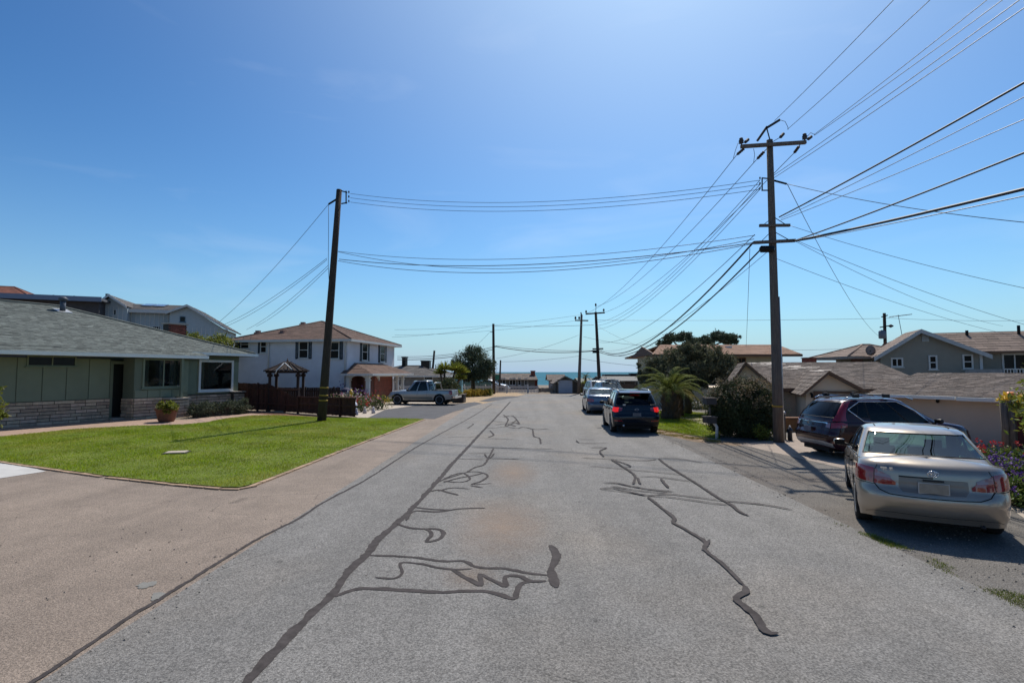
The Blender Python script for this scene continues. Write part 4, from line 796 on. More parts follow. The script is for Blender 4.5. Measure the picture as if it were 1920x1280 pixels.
roof_plane(ca, [(FX(1400, -.5), -.5, ze), (FX(1765, -.5), -.5, ze), (FX(1645, yr_), yr_, zr_), (FX(1391, yr_), yr_, zr_)], m_old, course=.15, tab=.27, nparts=150, th=.016)
roof_plane(ca, [(FX(1645, yr_), 8.9, ze), (FX(1391, yr_), 8.9, ze), (FX(1391, yr_), yr_, zr_), (FX(1645, yr_), yr_, zr_)], m_old, course=.5, tab=.8)
part('fascia', MB().box(FX(1440, -.5), FX(1500, -.5), -.56, -.51, ze-.14, ze+.01), m_brtrim, ca)
gx0, gx1, gxp = FX(1368, -1.2), FX(1444, -1.2), FX(1397, -1.2)
gable_front(ca, gx0, gx1, -1.2, 3, FZ(722, -1.2), gxp, FZ(680, -1.2), m_old, m_cream, m_brtrim, .1, .4, .22, .36, bw=.1)
part('wall', MB().box(gx0, gx1, -1.19, -.003, 0, FZ(722, -1.2)).prism([(gx0, -.2, FZ(722, -1.2)), (gx1, -.2, FZ(722, -1.2)), (gxp, -.2, FZ(681, -1.2))], (0, .1, 0)), m_cream, ca)
gx0, gx1, gxp = FX(1510, -2.6), FX(1614, -2.6), FX(1550, -2.6); zf = FZ(731, -2.6)
gable_front(ca, gx0, gx1, -2.6, 2.5, zf, gxp, FZ(698, -2.6), m_old, m_cream, m_brtrim, .25, .4, .22, .36, bw=.09)
part('wall', MB().box(gx0, gx1, -2.59, -.003, 0, zf-.003), m_cream, ca)
d0, d1 = FX(1533, -2.6), FX(1609, -2.6); dt = FZ(738, -2.6)
part('door_frame', MB().box(d0-.17, d0, 0, .05, 0, dt+.12, TX(-2.6)).box(d1, d1+.1, 0, .05, 0, dt+.12, TX(-2.6)).box(d0, d1, 0, .05, dt, dt+.12, TX(-2.6)), m_brtrim, ca)
gd = MB()
for i in range(4): gd.box(d0, d1, 0, .03, .03+i*(dt-.03)/4, .02+(i+1)*(dt-.03)/4, TX(-2.6))
part('garage_door', gd, M('pale_garage_door', (.56,.50,.44), .7, .05), ca)
part('wall_lamp', MB().tube([(FX(1514, -2.6)+.1, -2.62, FZ(737, -2.6)), (FX(1514, -2.6)+.1, -2.8, FZ(739, -2.6)), (FX(1514, -2.6)+.1, -2.85, FZ(744, -2.6))], .05, 8), m_win, ca)
fl = MB()
for (cu, cv, n_, su, sv) in [(1432, 681, 14, 26, 2.2), (1490, 690, 26, 40, 4), (1530, 698, 14, 18, 3), (1450, 684, 10, 30, 4)]:
    for i in range(n_):
        u, v = cu+random.gauss(0, su*.5), cv+random.gauss(0, sv*.5); dd = ray(u, v); nl_ = Vector((0, -(zr_-ze), yr_+.5)).normalized(); nrm = fa_.ey*nl_.y+_Z*nl_.z; O_ = fa_.o-fa_.ey*.5+_Z*ze; t = (O_-_C).dot(nrm)/dd.dot(nrm); p = fa_.loc(_C+dd*t); nrm = nl_
        if p.y > yr_-.1 or p.x > FX(1545, 1) and p.y < 2: continue
        w = random.uniform(.1, .32); h = random.uniform(.03, .07); sl = (zr_-ze)/(yr_+.5); p += nrm*.032
        fl.add([(p.x-w, p.y, p.z), (p.x+w*.8, p.y-.01, p.z-.01*sl), (p.x+w, p.y+h, p.z+h*sl), (p.x-w*.7, p.y+h*1.1, p.z+h*1.1*sl)], [(0, 1, 2, 3)])
part('bare_patches', fl, m_flk, ca, kind='stuff')
# long low wing
B0, B1 = Vector((13.17, 20.75)), Vector((15.35, 17.0)); dyaw = math.atan2((B1-B0).y, (B1-B0).x); fb2 = Fr(B0, dyaw)
lb = thing('garage_block', 'long low pinkish garage wing with white gutter behind the tan sedan', 'garage', (*B0, 0), dyaw)
Lb = 9.5; zeb = 1.57; yb_, zb_ = 3.9, 2.36
wallR = fb2.front(1884, 760, .5).x
part('wall', MB().box(0, wallR, .5, 7.3, 0, zeb-.06), m_cream2, lb)
roof_plane(lb, [(-.1, 0, zeb), (Lb, 0, zeb), (Lb, yb_, zb_), (-.1, yb_, zb_)], m_old, course=.145, tab=.27, nparts=150, th=.016)
roof_plane(lb, [(Lb, 7.8, zeb), (-.1, 7.8, zeb), (-.1, yb_, zb_), (Lb, yb_, zb_)], m_old, course=.5, tab=.8)
part('gable_wall', MB().prism([(0, .5, zeb-.07), (0, 7.3, zeb-.07), (0, yb_, zb_-.12)], (.08, 0, 0)), m_cream, lb)
part('soffit', MB().box(-.05, Lb, .02, .5, zeb-.12, zeb-.1), m_cream, lb)
gs = fb2.front(1794, 742, -.05).x
m_gut = M('white_gutter', (.66,.66,.64), .45, .05)
part('gutter', MB().box(-.1, gs-.02, -.17, -.01, zeb-.11, zeb-.0), m_gut, lb); part('gutter', MB().box(gs+.02, Lb, -.17, -.01, zeb-.13, zeb-.01), m_gut, lb)
part('security_light', MB().lathe([(.03, 0), (.06, .05), (.05, .12)], 8, c=(fb2.front(1758, 750, .4).x, .4, zeb-.26)), m_win, lb)
# dark red gate and posts by the right edge
g0, g1 = G(1871, 832), Vector((22.2, 16.2, 0)); g0 = Vector((15.55, 17.25, 0))
fgt = plank_fence('plank_gate', 'dark red plank gate beside the end of the long garage wing', g0, (16.8, 17.0), 1.33, 1.33, bw=.16, mat=M('dark_red_board', (.085,.016,.016), .8, .2, rnd=.12), rails=(.2, .8), post=3)
plank_fence('plank_fence', 'dark red plank fence at the right edge under the orange flowers', (16.45, 16.8), (24, 14.6), 1.62, 1.62, bw=.16, mat=M('dark_red_fence_board', (.075,.014,.014), .8, .2, rnd=.12), rails=(.2, .8), post=2.4)
for u, w, lab in ((1881, .09, 'thin weathered grey timber post left of its twin by the red gate'), (1893, .1, 'weathered grey timber post nearest the red fence')):
    q = P(u, 760, 16.5); o = thing('timber_post', lab, 'post', (q.x, 16.5, 0)); part('post', MB().tube([(0, 0, 0), (.02, 0, .8), (-.03, 0, 1.62)], [w, w*.9, w*.85], 8), m_pole_l, o)
q = P(1895, 742, 16.6); tw = thing('beach_float', 'bright orange and pink plastic float lying on top of the red fence', 'float', (q.x, q.y-.1, q.z))
part('float_body', MB().lathe([(.02, -.45), (.09, -.4), (.10, .35), (.03, .42)], 12, 'x', c=(.35, 0, -.0)), M('pink_plastic', (.75,.17,.22), .5, .05), tw); part('float_head', MB().lathe([(.03, -.15), (.13, -.08), (.13, .08), (.03, .15)], 12, 'x', c=(-.1, 0, 0)), M('orange_plastic', (.85,.22,.03), .5, .05), tw)

# ------------------------------------------------------------------ grey two storey house, far right
m_gw = M('grey_siding', (.27,.262,.225), .8, .05, 2); m_rf2 = M('tan_taupe_shingle', (.22,.165,.135), .93, .15, 4, rnd=.18)
g2o = P(1640, 690, 36); fh2 = Fr(g2o, R_(-22)); g2h = thing('house', 'grey two storey house with a wide gable and tan roof above the long garage wing', 'house', (g2o.x, g2o.y, 0), fh2.yaw)
HX = lambda u, off=0.: fh2.front(u, 650, off).x; HZ = lambda v, off=0., u=1740: fh2.front(u, v, off).z
xa, xb, xp = HX(1650), HX(1836), HX(1724); ze = HZ(662)
part('wall', MB().box(xa, xb, 0, 5.8, 0, ze).box(xb, HX(2060), 1.5, 5.8, 0, HZ(664, 1.5)), m_gw, g2h)
sd_ = MB()
for i in range(int((ze-2)/.18)): sd_.box(xa, xb, -.018, -.001, 2+i*.18, 2+i*.18+.165)
part('siding', sd_, m_gw, g2h, kind='stuff')
gable_front(g2h, xa, xb, 0, 3.2, ze, xp, HZ(619), m_rf2, m_gw, M('pale_barge', (.44,.46,.46), .6, .04), .45, .5, .35, .6, bw=.26)
zr2 = HZ(619); zq = HZ(660, 1.0)
roof_plane(g2h, [(HX(1836, .7), .7, zq), (HX(2100, .7), .7, zq), (HX(2100, .7), 3.2, zr2), (xp+.1, 3.2, zr2)], m_rf2, course=.35, tab=.6)
roof_plane(g2h, [(HX(2100, .7), 6.2, zq), (xa, 6.2, zq), (xp+.1, 3.2, zr2), (HX(2100, .7), 3.2, zr2)], m_rf2, course=.8, tab=1)
part('corner_trim', MB().box(xb-.02, xb+.12, -.06, .06, 1.5, ze-.05), M('corner_board', (.5,.53,.54), .6), g2h)
for (u0, u1, v0, v1, b) in [(1739.5, 1756, 666, 693, 'h'), (1803, 1823, 665, 692, 'h'), (1669, 1692, 670, 688, 'v')]:
    window(g2h, TX(-.02), HX(u0), HX(u1), HZ(v1), HZ(v0), m_trimw, .09, b)
vt = part('attic_vent', MB().box(HX(1729), HX(1742), -.07, -.003, HZ(640), HZ(624)), M('vent_pale', (.40,.45,.47), .6), g2h)
for i in range(6): z = HZ(640)+.06+i*.075; part('louvre', MB().box(HX(1730), HX(1741), -.1, -.07, z, z+.04), M('vent_pale2', (.34,.38,.40), .6), vt)
window(g2h, TX(1.5), HX(1877, 1.5), HX(1925, 1.5), HZ(702, 1.5), HZ(664, 1.5), m_trimw, .1, 'v', sill=False)
rl = MB()
part('balcony_slab', MB().box(HX(1843, .6), HX(2000, .6), .35, 1.49, HZ(706, .6)-.2, HZ(706, .6)-.02), m_gw, g2h)
for i in range(26): x = HX(1880, .4)+i*.15; rl.box(x, x+.05, .4, .45, HZ(705, .4), HZ(693, .4))
part('balusters', rl, m_trimw, g2h, kind='stuff'); part('rail', MB().box(HX(1879, .4), HX(2000, .4), .38, .47, HZ(693, .4), HZ(691, .4)), m_trimw, g2h)
part('parapet', MB().box(HX(1808, -1.), HX(1877, -1.), -1., -.9, HZ(706, -1.), HZ(692, -1.)), M('pale_grey_board', (.26,.27,.27), .7), g2h)
for u in (1812, 1909): x = HX(u, 3); part('roof_pipe', MB().tube([(x, 2.8, zr2-.3), (x, 2.8, zr2+(.35 if u > 1900 else .1))], .09, 8), m_win, g2h)
# left hip wing of the same house with a satellite dish
hl = thing('house', 'small hipped tan roof with raised porch left of the grey gable house', 'house', P(1625, 690, 37).xy.to_3d()); fl2 = Fr(P(1625, 690, 37), 0)
xa, xb = fl2.front(1585, 650).x, fl2.front(1740, 650).x; zl = fl2.front(1600, 668).z
hip_roof(hl, xa, xb, -.3, 4.7, zl, .36, m_rf2, .35, .6, fascia=M('tan_fascia', (.30,.26,.22), .7))
part('wall', MB().box(fl2.front(1638, 680).x, xb-.5, .2, 4.4, 0, zl-.1).box(xa+.9, xb, .3, 4.4, 0, zl-.95), m_gw, hl)
part('porch_post', MB().box(fl2.front(1604, 680).x, fl2.front(1618, 680).x, 0, .5, 0, zl-.12), M('brown_porch_post', (.12,.06,.045), .8), hl)
sdh = thing('satellite_dish', 'small grey satellite dish on the corner of the tan hipped roof', 'satellite dish', P(1632, 657, 36.2)); 
part('dish', MB().lathe([(.02, .08), (.18, .06), (.33, 0), (.34, -.02), (.17, .03)], 16, 'y'), M('dish_grey', (.20,.18,.17), .6), sdh); part('arm', MB().tube([(0, 0, 0), (.05, .2, -.3), (.1, -.35, -.15)], .03, 6), m_win, sdh)
# ------------------------------------------------------------------ tan orange roofed house behind the trees
oo = P(1380, 690, 38); fo = Fr(oo, R_(0)); oh = thing('house', 'cream house with long tan orange roof partly hidden by the dark tree', 'house', (oo.x, oo.y, 0))
OX = lambda u, off=0.: fo.front(u, 660, off).x; OZ = lambda v, off=0.: fo.front(1380, v, off).z
xa, xb = OX(1222, -.8), OX(1503, -.8); ze = OZ(664, -.8); xr = OX(1467, 4)
part('wall', MB().box(OX(1240), OX(1467), 0, 8, 0, ze), M('cream_plaster', (.42,.38,.27), .85, .06), oh)
roof_plane(oh, [(xa, -.8, ze), (OX(1504, -.8), -.8, ze), (xr-.3, 4.2, OZ(646, 4.2)), (OX(1238, 4.2), 4.2, OZ(646, 4.2))], m_sh_orange, course=.35, tab=.6)
roof_plane(oh, [(OX(1504, -.8), -.8, ze), (OX(1504, -.8), 9, ze), (xr-.3, 4.2, OZ(646, 4.2))], m_sh_orange, course=.35, tab=.6)
roof_plane(oh, [(OX(1504, -.8), 9.2, ze), (xa, 9.2, ze), (OX(1238, 4.2), 4.2, OZ(646, 4.2)), (xr-.3, 4.2, OZ(646, 4.2))], m_sh_orange, course=.8, tab=1)
part('gable_wall', MB().prism([(xa+.4, 0, ze), (xa+.4, 8.4, ze), (xa+.4, 4.2, OZ(646, 4.2)-.15)], (.1, 0, 0)), M('gable_brown', (.13,.07,.045), .8), oh)
part('fascia', MB().box(xa, OX(1504, -.8), -.86, -.81, ze-.16, ze), m_brtrim, oh)
window(oh, TX(0), OX(1381), OX(1398), OZ(681), OZ(670.5), m_brtrim, .06, 'v')
x = OX(1366, 2.5); part('roof_vent', MB().box(x-.2, x+.2, 2.3, 2.7, OZ(658, 2.5), OZ(649, 2.5)), m_metal, oh)
cc = thing('chimney', 'short red brick chimney behind the worn garage roof', 'chimney', P(1522, 690, 30)*1); cc.location.z = 1.2
part('chimney_stack', MB().box(-.28, .28, 0, .5, 0, P(1522, 671, 30).z-1.2), m_rb, cc); part('chimney_cap', MB().box(-.32, .32, -.04, .54, P(1522, 671, 30).z-1.2, P(1522, 670, 30).z-1.2), m_mortar, cc)

# ------------------------------------------------------------------ vegetation
def tree(name, label, base, lobes, mat, leaf, k, per, spread, trunk_r=.2, th=2.0, limbs=6, up=.1, shell=.45, aspect=.5, lean=0, group=None, twigs=0):
    t = thing(name, label, 'tree', (base[0], base[1], 0), 0, group)
    link('crown', leaves_mesh('crown', clumps(lobes, k, per, spread, shell), leaf, mat, aspect, up), t)
    tr = MB().tube([(0, 0, -.05), (lean*.3, .03, th*.5), (lean, 0, th)], [trunk_r*1.25, trunk_r, trunk_r*.8], 10); part('trunk', tr, m_bark, t)
    for i in range(limbs):
        c, r, w = lobes[i % len(lobes)]; e = Vector(c)+Vector((r[0]*random.uniform(-.6, .6), r[1]*random.uniform(-.6, .6), r[2]*random.uniform(-.2, .5))); s_ = Vector((lean, 0, th*random.uniform(.7, 1)))
        part('limb', MB().tube([s_, s_.lerp(e, .5)+Vector((0, 0, .1)), e], [trunk_r*.55, trunk_r*.35, trunk_r*.12], 7), m_bark, t)
    return t
m_cyp = M('cypress_leaf', (.075,.10,.055), .7, .3, .8, rnd=.5, hue=.035, trans=.2)
m_olive = M('olive_grey_leaf', (.13,.135,.075), .7, .3, .8, rnd=.5, hue=.04, trans=.25)
# conical dome tree left of the small tall pole
b = P(887, 736, 55)
lob = [((0, 0, 3.1), (1.9, 1.7, 1.5), 1.5), ((-1.0, 0, 2.5), (1.1, 1.1, 1.0), .8), ((1.1, -.2, 2.6), (1.1, 1.1, 1.0), .8), ((.0, 0, 4.3), (1.1, 1.0, .75), .8), ((1.7, 0, 3.1), (.7, .6, .6), .4), ((-1.6, .2, 3.2), (.6, .6, .5), .4), ((0, -.6, 2.0), (1.5, .8, .6), .8)]
tree('cypress_tree', 'dense dark round cypress tree on the sandy corner at the end of the road', b, lob, m_cyp, .22, 60, 60, .20, .22, 1.7, 8, .35, .35, .28)
# twisted multi stem tree right
b = G(1300, 757); b = P(1290, 757, 31)
lob = [((-1.0, 0, 2.5), (1.45, 1.1, 1.1), 1.4), ((.6, 0, 2.7), (1.5, 1.2, 1.1), 1.5), ((1.9, .2, 2.4), (.9, .8, 1.0), 1.), ((-1.7, 0, 2.75), (.55, .5, .45), .4), ((0, -.3, 1.8), (1.5, .9, .55), .8), ((1.2, 0, 3.45), (.8, .6, .5), .6), ((.2, .1, 3.55), (.9, .7, .55), .9), ((-.3, 0, 3.3), (.6, .5, .35), .4), ((-2.75, 0, 2.35), (.16, .16, .55), .12), ((-2.3, 0, 1.9), (.45, .4, .4), .3), ((2.1, .1, 3.0), (.5, .5, .4), .3)]
tree('pine_tree', 'dark olive green spreading tree in front of the tan orange roof', b, lob, m_olive, .15, 90, 60, .13, .2, 1.4, 9, .75, .3, .3)
b = P(1300, 690, 58)
lob = [((-2.1+i*1.15, 0, 5.9+.35*math.sin(i*1.7+.6)), (1.15, 1.1, .42), .9) for i in range(6)]+[((-3.0, 0, 5.5), (.9, .7, .25), .5), ((4.0, 0, 6.1), (1.2, .8, .22), .6), ((4.1, 0, 5.6), (.9, .7, .2), .4)]
tree('cypress_tree', 'flat topped dark cypress showing above the tan orange roof', b, lob, m_cyp, .24, 46, 60, .22, .3, 4.6, 8, .1, .2, .3)
# big clipped shrub by the main pole: dense body of small leaves, dry tips on top
b = G(1390, 822); t = thing('shrub', 'big rounded dark shrub with brownish dry tips beside the tall utility pole', 'shrub', (b.x+.32, b.y+.6, 0))
lob = [((0, 0, .95), (1.08, .95, .93), 2.2), ((-.6, -.1, 1.2), (.62, .7, .6), 1), ((.55, 0, 1.15), (.65, .7, .65), 1), ((.2, -.1, 1.65), (.4, .4, .35), .6), ((-.75, 0, .6), (.5, .5, .5), .6), ((-.1, 0, 1.6), (.7, .6, .42), 1), ((0, -.2, .5), (1.1, .75, .5), 1.2)]
C = clumps(lob, 100, 75, .17, .72); C = C[C[:, 2] > .04]
link('foliage', leaves_mesh('foliage', C, .075, m_leaf_d, .5, .2), t)
C = clumps([((-.1, 0, 1.1), (1.2, 1.0, 1.02), 1.6)], 130, 26, .10, .93); C = C[(C[:, 2] > 1.05+.4*rng.random(len(C)))]
link('dry_tips', leaves_mesh('dry_tips', C, .08, M('dry_tip_leaf', (.26,.20,.12), .8, .3, 2, rnd=.4, hue=.02, trans=.2), .5, .5), t)
mb = MB()
for i in range(9): a = i*.7; mb.tube([(.12*math.cos(a), .12*math.sin(a), 0), (.4*math.cos(a), .4*math.sin(a), .6), (.75*math.cos(a), .65*math.sin(a), 1.3)], [.05, .035, .015], 6)
for i in range(46):
    a = random.uniform(0, 6.28); el = random.uniform(.35, 1.5); d_ = Vector((math.cos(a)*math.cos(el), math.sin(a)*math.cos(el)*.8, math.sin(el))); p0 = Vector((0, 0, .95))+Vector((d_.x*.95, d_.y*.85, d_.z*.85)); mb.tube([p0, p0+d_*.22+Vector((random.uniform(-.05, .05), 0, .04)), p0+d_*random.uniform(.3, .5)+Vector((0, 0, .08))], [.010, .007, .003], 4)
part('stem', mb, m_bark, t)
q = G(1440, 826); bush('shrub', 'small pale green sprouting shrub at the foot of the tall utility pole', 'shrub', (q.x-.1, q.y+.1), [((0, 0, .25), (.32, .25, .22), 1)], m_leaf_y, .09, 20, 30, .3, stems=3)

# feather palm: every frond its own part
def palm(label, base, h, rt, n, L, name='palm_tree', leaf=(.34, .035), mat=None, droop=1.0, group=None, elev=(75, -5), nl=26, dead=0):
    t = thing(name, label, 'palm', (base[0], base[1], 0), 0, group); mat = mat or m_leaf_y
    part('trunk', MB().lathe([(rt*1.15, 0), (rt*1.1, h*.2), (rt*.95, h*.5), (rt*1.12, h*.8), (rt*.8, h), (rt*.3, h+.12)], 16), m_bark, t)
    sb = MB()
    for i in range(int(26*rt/.4)+10):
        a = i*2.4; z = h*(i/(26*rt/.4+10)); r = rt*1.02; sb.prism([(r*math.cos(a)-.09*math.sin(a), r*math.sin(a)+.09*math.cos(a), z), (r*math.cos(a)+.09*math.sin(a), r*math.sin(a)-.09*math.cos(a), z), (1.3*r*math.cos(a), 1.3*r*math.sin(a), z+.2)], (0, 0, .05))
    part('frond_stubs', sb, M('frond_stub', (.12,.08,.05), .9, .3, 4, rnd=.3), t, kind='stuff')
    for i in range(n):
        a = i*2.39996+random.uniform(-.15, .15); e = R_(elev[0]+(elev[1]-elev[0])*(i/n)**.8)+random.uniform(-.08, .08); LL = L*random.uniform(.85, 1.1)
        pts = []; p = Vector((0, 0, h+.05)); el = e; hd = Vector((math.cos(a), math.sin(a), 0))
        for k in range(10): pts.append(p.copy()); p += (hd*math.cos(el)+_Z*math.sin(el))*LL/9; el -= droop*(.09+.018*k)
        mb = MB().tube(pts, [.022*(1-.8*k/9) for k in range(10)], 5); sdv = Vector((-hd.y, hd.x, 0))
        for k in range(nl):
            u = .14+.86*k/nl; f = u*9; j = min(8, int(f)); q = pts[j].lerp(pts[j+1], f-j); d = (pts[j+1]-pts[j]).normalized(); ll = leaf[0]*math.sin(math.pi*min(1, .15+u*.8))**.6*random.uniform(.85, 1.1)
            for s_ in (-1, 1):
                dr = (d*.75+sdv*s_*.8+d.cross(sdv)*(-.1)+_Z*(-.12)).normalized(); wv = d*leaf[1]*.5
                mid = q+dr*ll*.5+_Z*.01; mb.add([q-wv, q+wv, mid+wv*.9, mid-wv*.9, q+dr*ll-_Z*ll*.18], [(0, 1, 2, 3), (3, 2, 4)])
        part('frond', mb, (m_drygrass if i >= n-dead else mat), t, 'dry straw coloured drooping frond' if i >= n-dead else None)
    return t
m_palm = M('palm_frond', (.14,.165,.035), .8, .25, 1.2, rnd=.25, hue=.02, trans=.3, spec=.15)
b = G(1257, 786); palm('short stubby palm with a thick brown trunk and arching fronds on the right lawn', (b.x, b.y), 1.3, .42, 36, 2.05, mat=m_palm, droop=1.25, elev=(87, 8), leaf=(.36, .032), nl=30, dead=7)
b = P(1279, 772, 27.5); palm('thin second trunk palm just behind the stubby palm', (b.x+.3, b.y+1.5), 1.3, .2, 14, 1.2, mat=m_palm, droop=1.2)
def yucca(label, base, heads, group=None, s=1., mat=None):
    t = thing('yucca', label, 'plant', (base[0], base[1], 0), 0, group)
    for (x, y, z, r) in heads:
        part('stem', MB().tube([(x*.2, y*.2, 0), (x*.7, y, z*.6), (x, y, z)], [.14*s, .1*s, .08*s], 8), m_bark, t)
        n = 220; d = unit(n); d[:, 2] = np.abs(d[:, 2])*.8-.15; C = np.tile(np.array([[x, y, z]]), (n, 1))+d*.05
        link('leaf_head', leaves_mesh('leaf_head', C, r, mat or m_leaf_y, .09, .25, .2, d), t)
    return t
b = P(835, 735, 50); yucca('spiky yellow green yucca with three heads beside the dark cypress', b, [(-.1, 0, 2.6, .85), (-.5, .3, 2.2, .7), (.9, 0, 2.5, .9), (1.35, .2, 1.7, .7), (1.6, .1, 2.3, .7)])
b = P(842, 738, 48); bush('shrub', 'dark green shrub below the yucca behind the pickup', 'shrub', b, [((0, 0, .9), (1.0, .7, .8), 1.2), ((-.9, 0, .8), (.7, .6, .6), .7)], m_leaf_d, .16, 40, 50, .25)
m_yl = M('golden_shrub_leaf', (.50,.36,.06), .7, .25, 3, rnd=.4, hue=.02, trans=.35)
for i in range(6):
    q = P(876+i*8.3, 741, 51+i*.5); lb_ = ['leftmost', 'second', 'third', 'fourth', 'fifth', 'rightmost and greenest'][i]
    bush('golden_shrub', lb_+' golden shrub in the yellow row under the cypress', 'shrub', q, [((0, 0, .33), (.32, .32, .33), 1)], m_yl if i < 5 else m_leaf_y, .13, 22, 40, .3, stems=2, group='golden shrubs in a row')
q = G(861, 755); bx = thing('timber_planter', 'low dark timber planter box behind the rear of the pickup', 'planter', (q.x, q.y, 0), R_(-5)); part('planter_side', MB().box(-.55, .35, 0, .9, 0, .62), M('dark_timber', (.075,.06,.05), .9, .2), bx); part('planter_rim', MB().box(-.6, .4, -.05, .95, .62, .68), m_pole_l, bx)
bush('shrub', 'small agave clump in the timber planter behind the pickup', 'shrub', (q.x-.1, q.y+.4), [((0, 0, .75), (.35, .35, .2), 1)], m_leaf_y, .18, 12, 20, .3, stems=1)
b = P(1133, 737, 56.5); bush('shrub', 'reddish flowering aloe shrub on the right side at the end of the road', 'shrub', b, [((0, 0, .95), (1.0, .6, .65), 1), ((-.9, 0, .8), (.5, .4, .6), .6)], M('reddish_leaf', (.13,.06,.06), .8, .3, 3, rnd=.5, hue=.05), .2, 40, 40, .25, up=.8, aspect=.25)
b = P(1098, 735, 64); palm('tiny far palm with a bent trunk beside the far pole', (b.x, b.y), 1.75, .12, 9, .8, nl=10, mat=m_leaf, leaf=(.3, .05))
b = P(1092, 737, 62); bush('shrub', 'green creeper clump beside the small dark garage', 'shrub', b, [((-.2, 0, .8), (.5, .4, .8), 1)], m_leaf_y, .16, 20, 30, .3)
# flower garden in front of the white house
fl_cols = {'white': (.75,.72,.68), 'pink': (.62,.28,.36), 'red': (.5,.04,.04), 'yellow': (.75,.5,.05), 'violet': (.16,.08,.32)}
m_fl = {k: M('petals_'+k, v, .6, .15, 6, rnd=.2, trans=.25) for k, v in fl_cols.items()}
def flower_plant(label, base, r, h, colour, leafm=None, nl=60, nf=26, fs=.07, group=None, name='flowering_plant', ls=.13, z0=0, tall=0):
    t = thing(name, label, 'flowers', (base[0], base[1], z0), 0, group)
    link('foliage', leaves_mesh('foliage', clumps([((0, 0, h*.45), (r, r, h*.5), 1)], 16, nl//3, .35, .3), ls, leafm or m_leaf, .35, .5), t)
    C = clumps([((0, 0, h*.75), (r*.95, r*.95, h*.35+tall), 1)], nf//3+1, 4, .3, .8); link('petals', leaves_mesh('petals', np.repeat(C, 4, 0), fs, m_fl[colour], .7, .3), t, kind='stuff')
    mb = MB()
    for i in range(7): a = i*.9; mb.tube([(0, 0, 0), (.5*r*math.cos(a), .5*r*math.sin(a), h*.6), (.8*r*math.cos(a), .8*r*math.sin(a), h*.9)], [.02, .012, .008], 4)
    part('stem', mb, m_leaf_d, t); return t
gard = [(585,757,'white'),(597,756,'yellow'),(612,758,'pink'),(626,757,'white'),(640,757,'violet'),(636,764,'pink'),(652,761,'yellow'),(660,766,'white'),(668,771,'pink'),(678,772,'red'),(676,764,'violet'),(690,764,'white'),(700,767,'red'),(708,768,'pink'),(716,766,'yellow'),(545,761,'white'),(565,763,'pink'),(655,750,'white'),(668,755,'violet'),(697,758,'red'),(630,768,'pink'),(610,768,'white')]
where = ['left of the wooden pole','right beside the wooden pole','just behind the low fence','behind the low fence mid way','in front of the white wall','close behind the fence end','by the porch column','at the open end of the fence','nearest the driveway corner','spilling over the driveway edge','beneath the arch','beside the white post','in front of the garage door','right of the white lantern','furthest right of the garden','under the pergola','right of the pergola','against the porch','behind the lantern','by the garage step','low at the fence end','low behind the pole']
for (u, v, c), w_ in zip(gard, where):
    q = G(u, v); flower_plant(f'leafy plant with small {c} flowers {w_}', q, random.uniform(.4, .65), random.uniform(.6, 1.3), c, random.choice([m_leaf, m_leaf_y, m_leaf, m_leaf_d]), group='garden flowers by the white house')
q = G(656, 777); ln = thing('garden_lantern', 'white domed mushroom shaped garden lantern at the driveway corner', 'lantern', (q.x+.1, q.y, 0)); part('lantern_stem', MB().lathe([(.16, 0), (.1, .1), (.07, .35), (.09, .5)], 12), m_white, ln); part('lantern_dome', MB().lathe([(.3, .48), (.31, .54), (.25, .68), (.12, .78), (.01, .8)], 18), M('glazed_white', (.7,.72,.78), .25, .03), ln)
for (u, v, c, lab) in [(648, 772, (.62,.60,.58), 'small white gnome like figure left of the lantern'), (668, 778, (.30,.33,.42), 'small blue grey garden figure right of the lantern'), (684, 775, (.5,.45,.42), 'small pale stone figure among the red flowers'), (700, 775, (.55,.5,.5), 'small pale urn at the right end of the flower garden')]:
    q = G(u, v); o = thing('garden_ornament', lab, 'ornament', (q.x, q.y, 0)); part('ornament_body', MB().lathe([(.10, 0), (.12, .06), (.10, .18), (.06, .25)], 12), M('ornament_paint', c, .6), o); part('ornament_head', MB().lathe([(.03, .25), (.07, .29), (.065, .35), (.02, .40)], 12), M('ornament_paint_head', tuple(min(.8, x*1.2) for x in c), .6), o)
q = G(618, 762); mk = thing('garden_ornament', 'yellow upright garden marker behind the low fence', 'ornament', (G(658, 765).x, G(658, 765).y, 0)); part('marker_post', MB().tube([(0, 0, 0), (0, 0, .9)], .03, 6), m_wood, mk); part('marker_head', MB().lathe([(.02, .75), (.12, .85), (.12, 1.1), (.02, 1.25)], 10), M('yellow_plastic', (.75,.42,.02), .5), mk)
q = G(648, 760); ch_ = thing('patio_umbrella', 'dark blue folded garden umbrella in front of the white wall', 'umbrella', (q.x, q.y, 0)); part('umbrella_pole', MB().tube([(0, 0, 0), (0, 0, 1.15)], .025, 6), m_win, ch_); part('umbrella_cloth', MB().lathe([(.42, .98), (.38, 1.1), (.2, 1.24), (.02, 1.3)], 12), M('navy_cloth', (.02,.025,.07), .8), ch_)
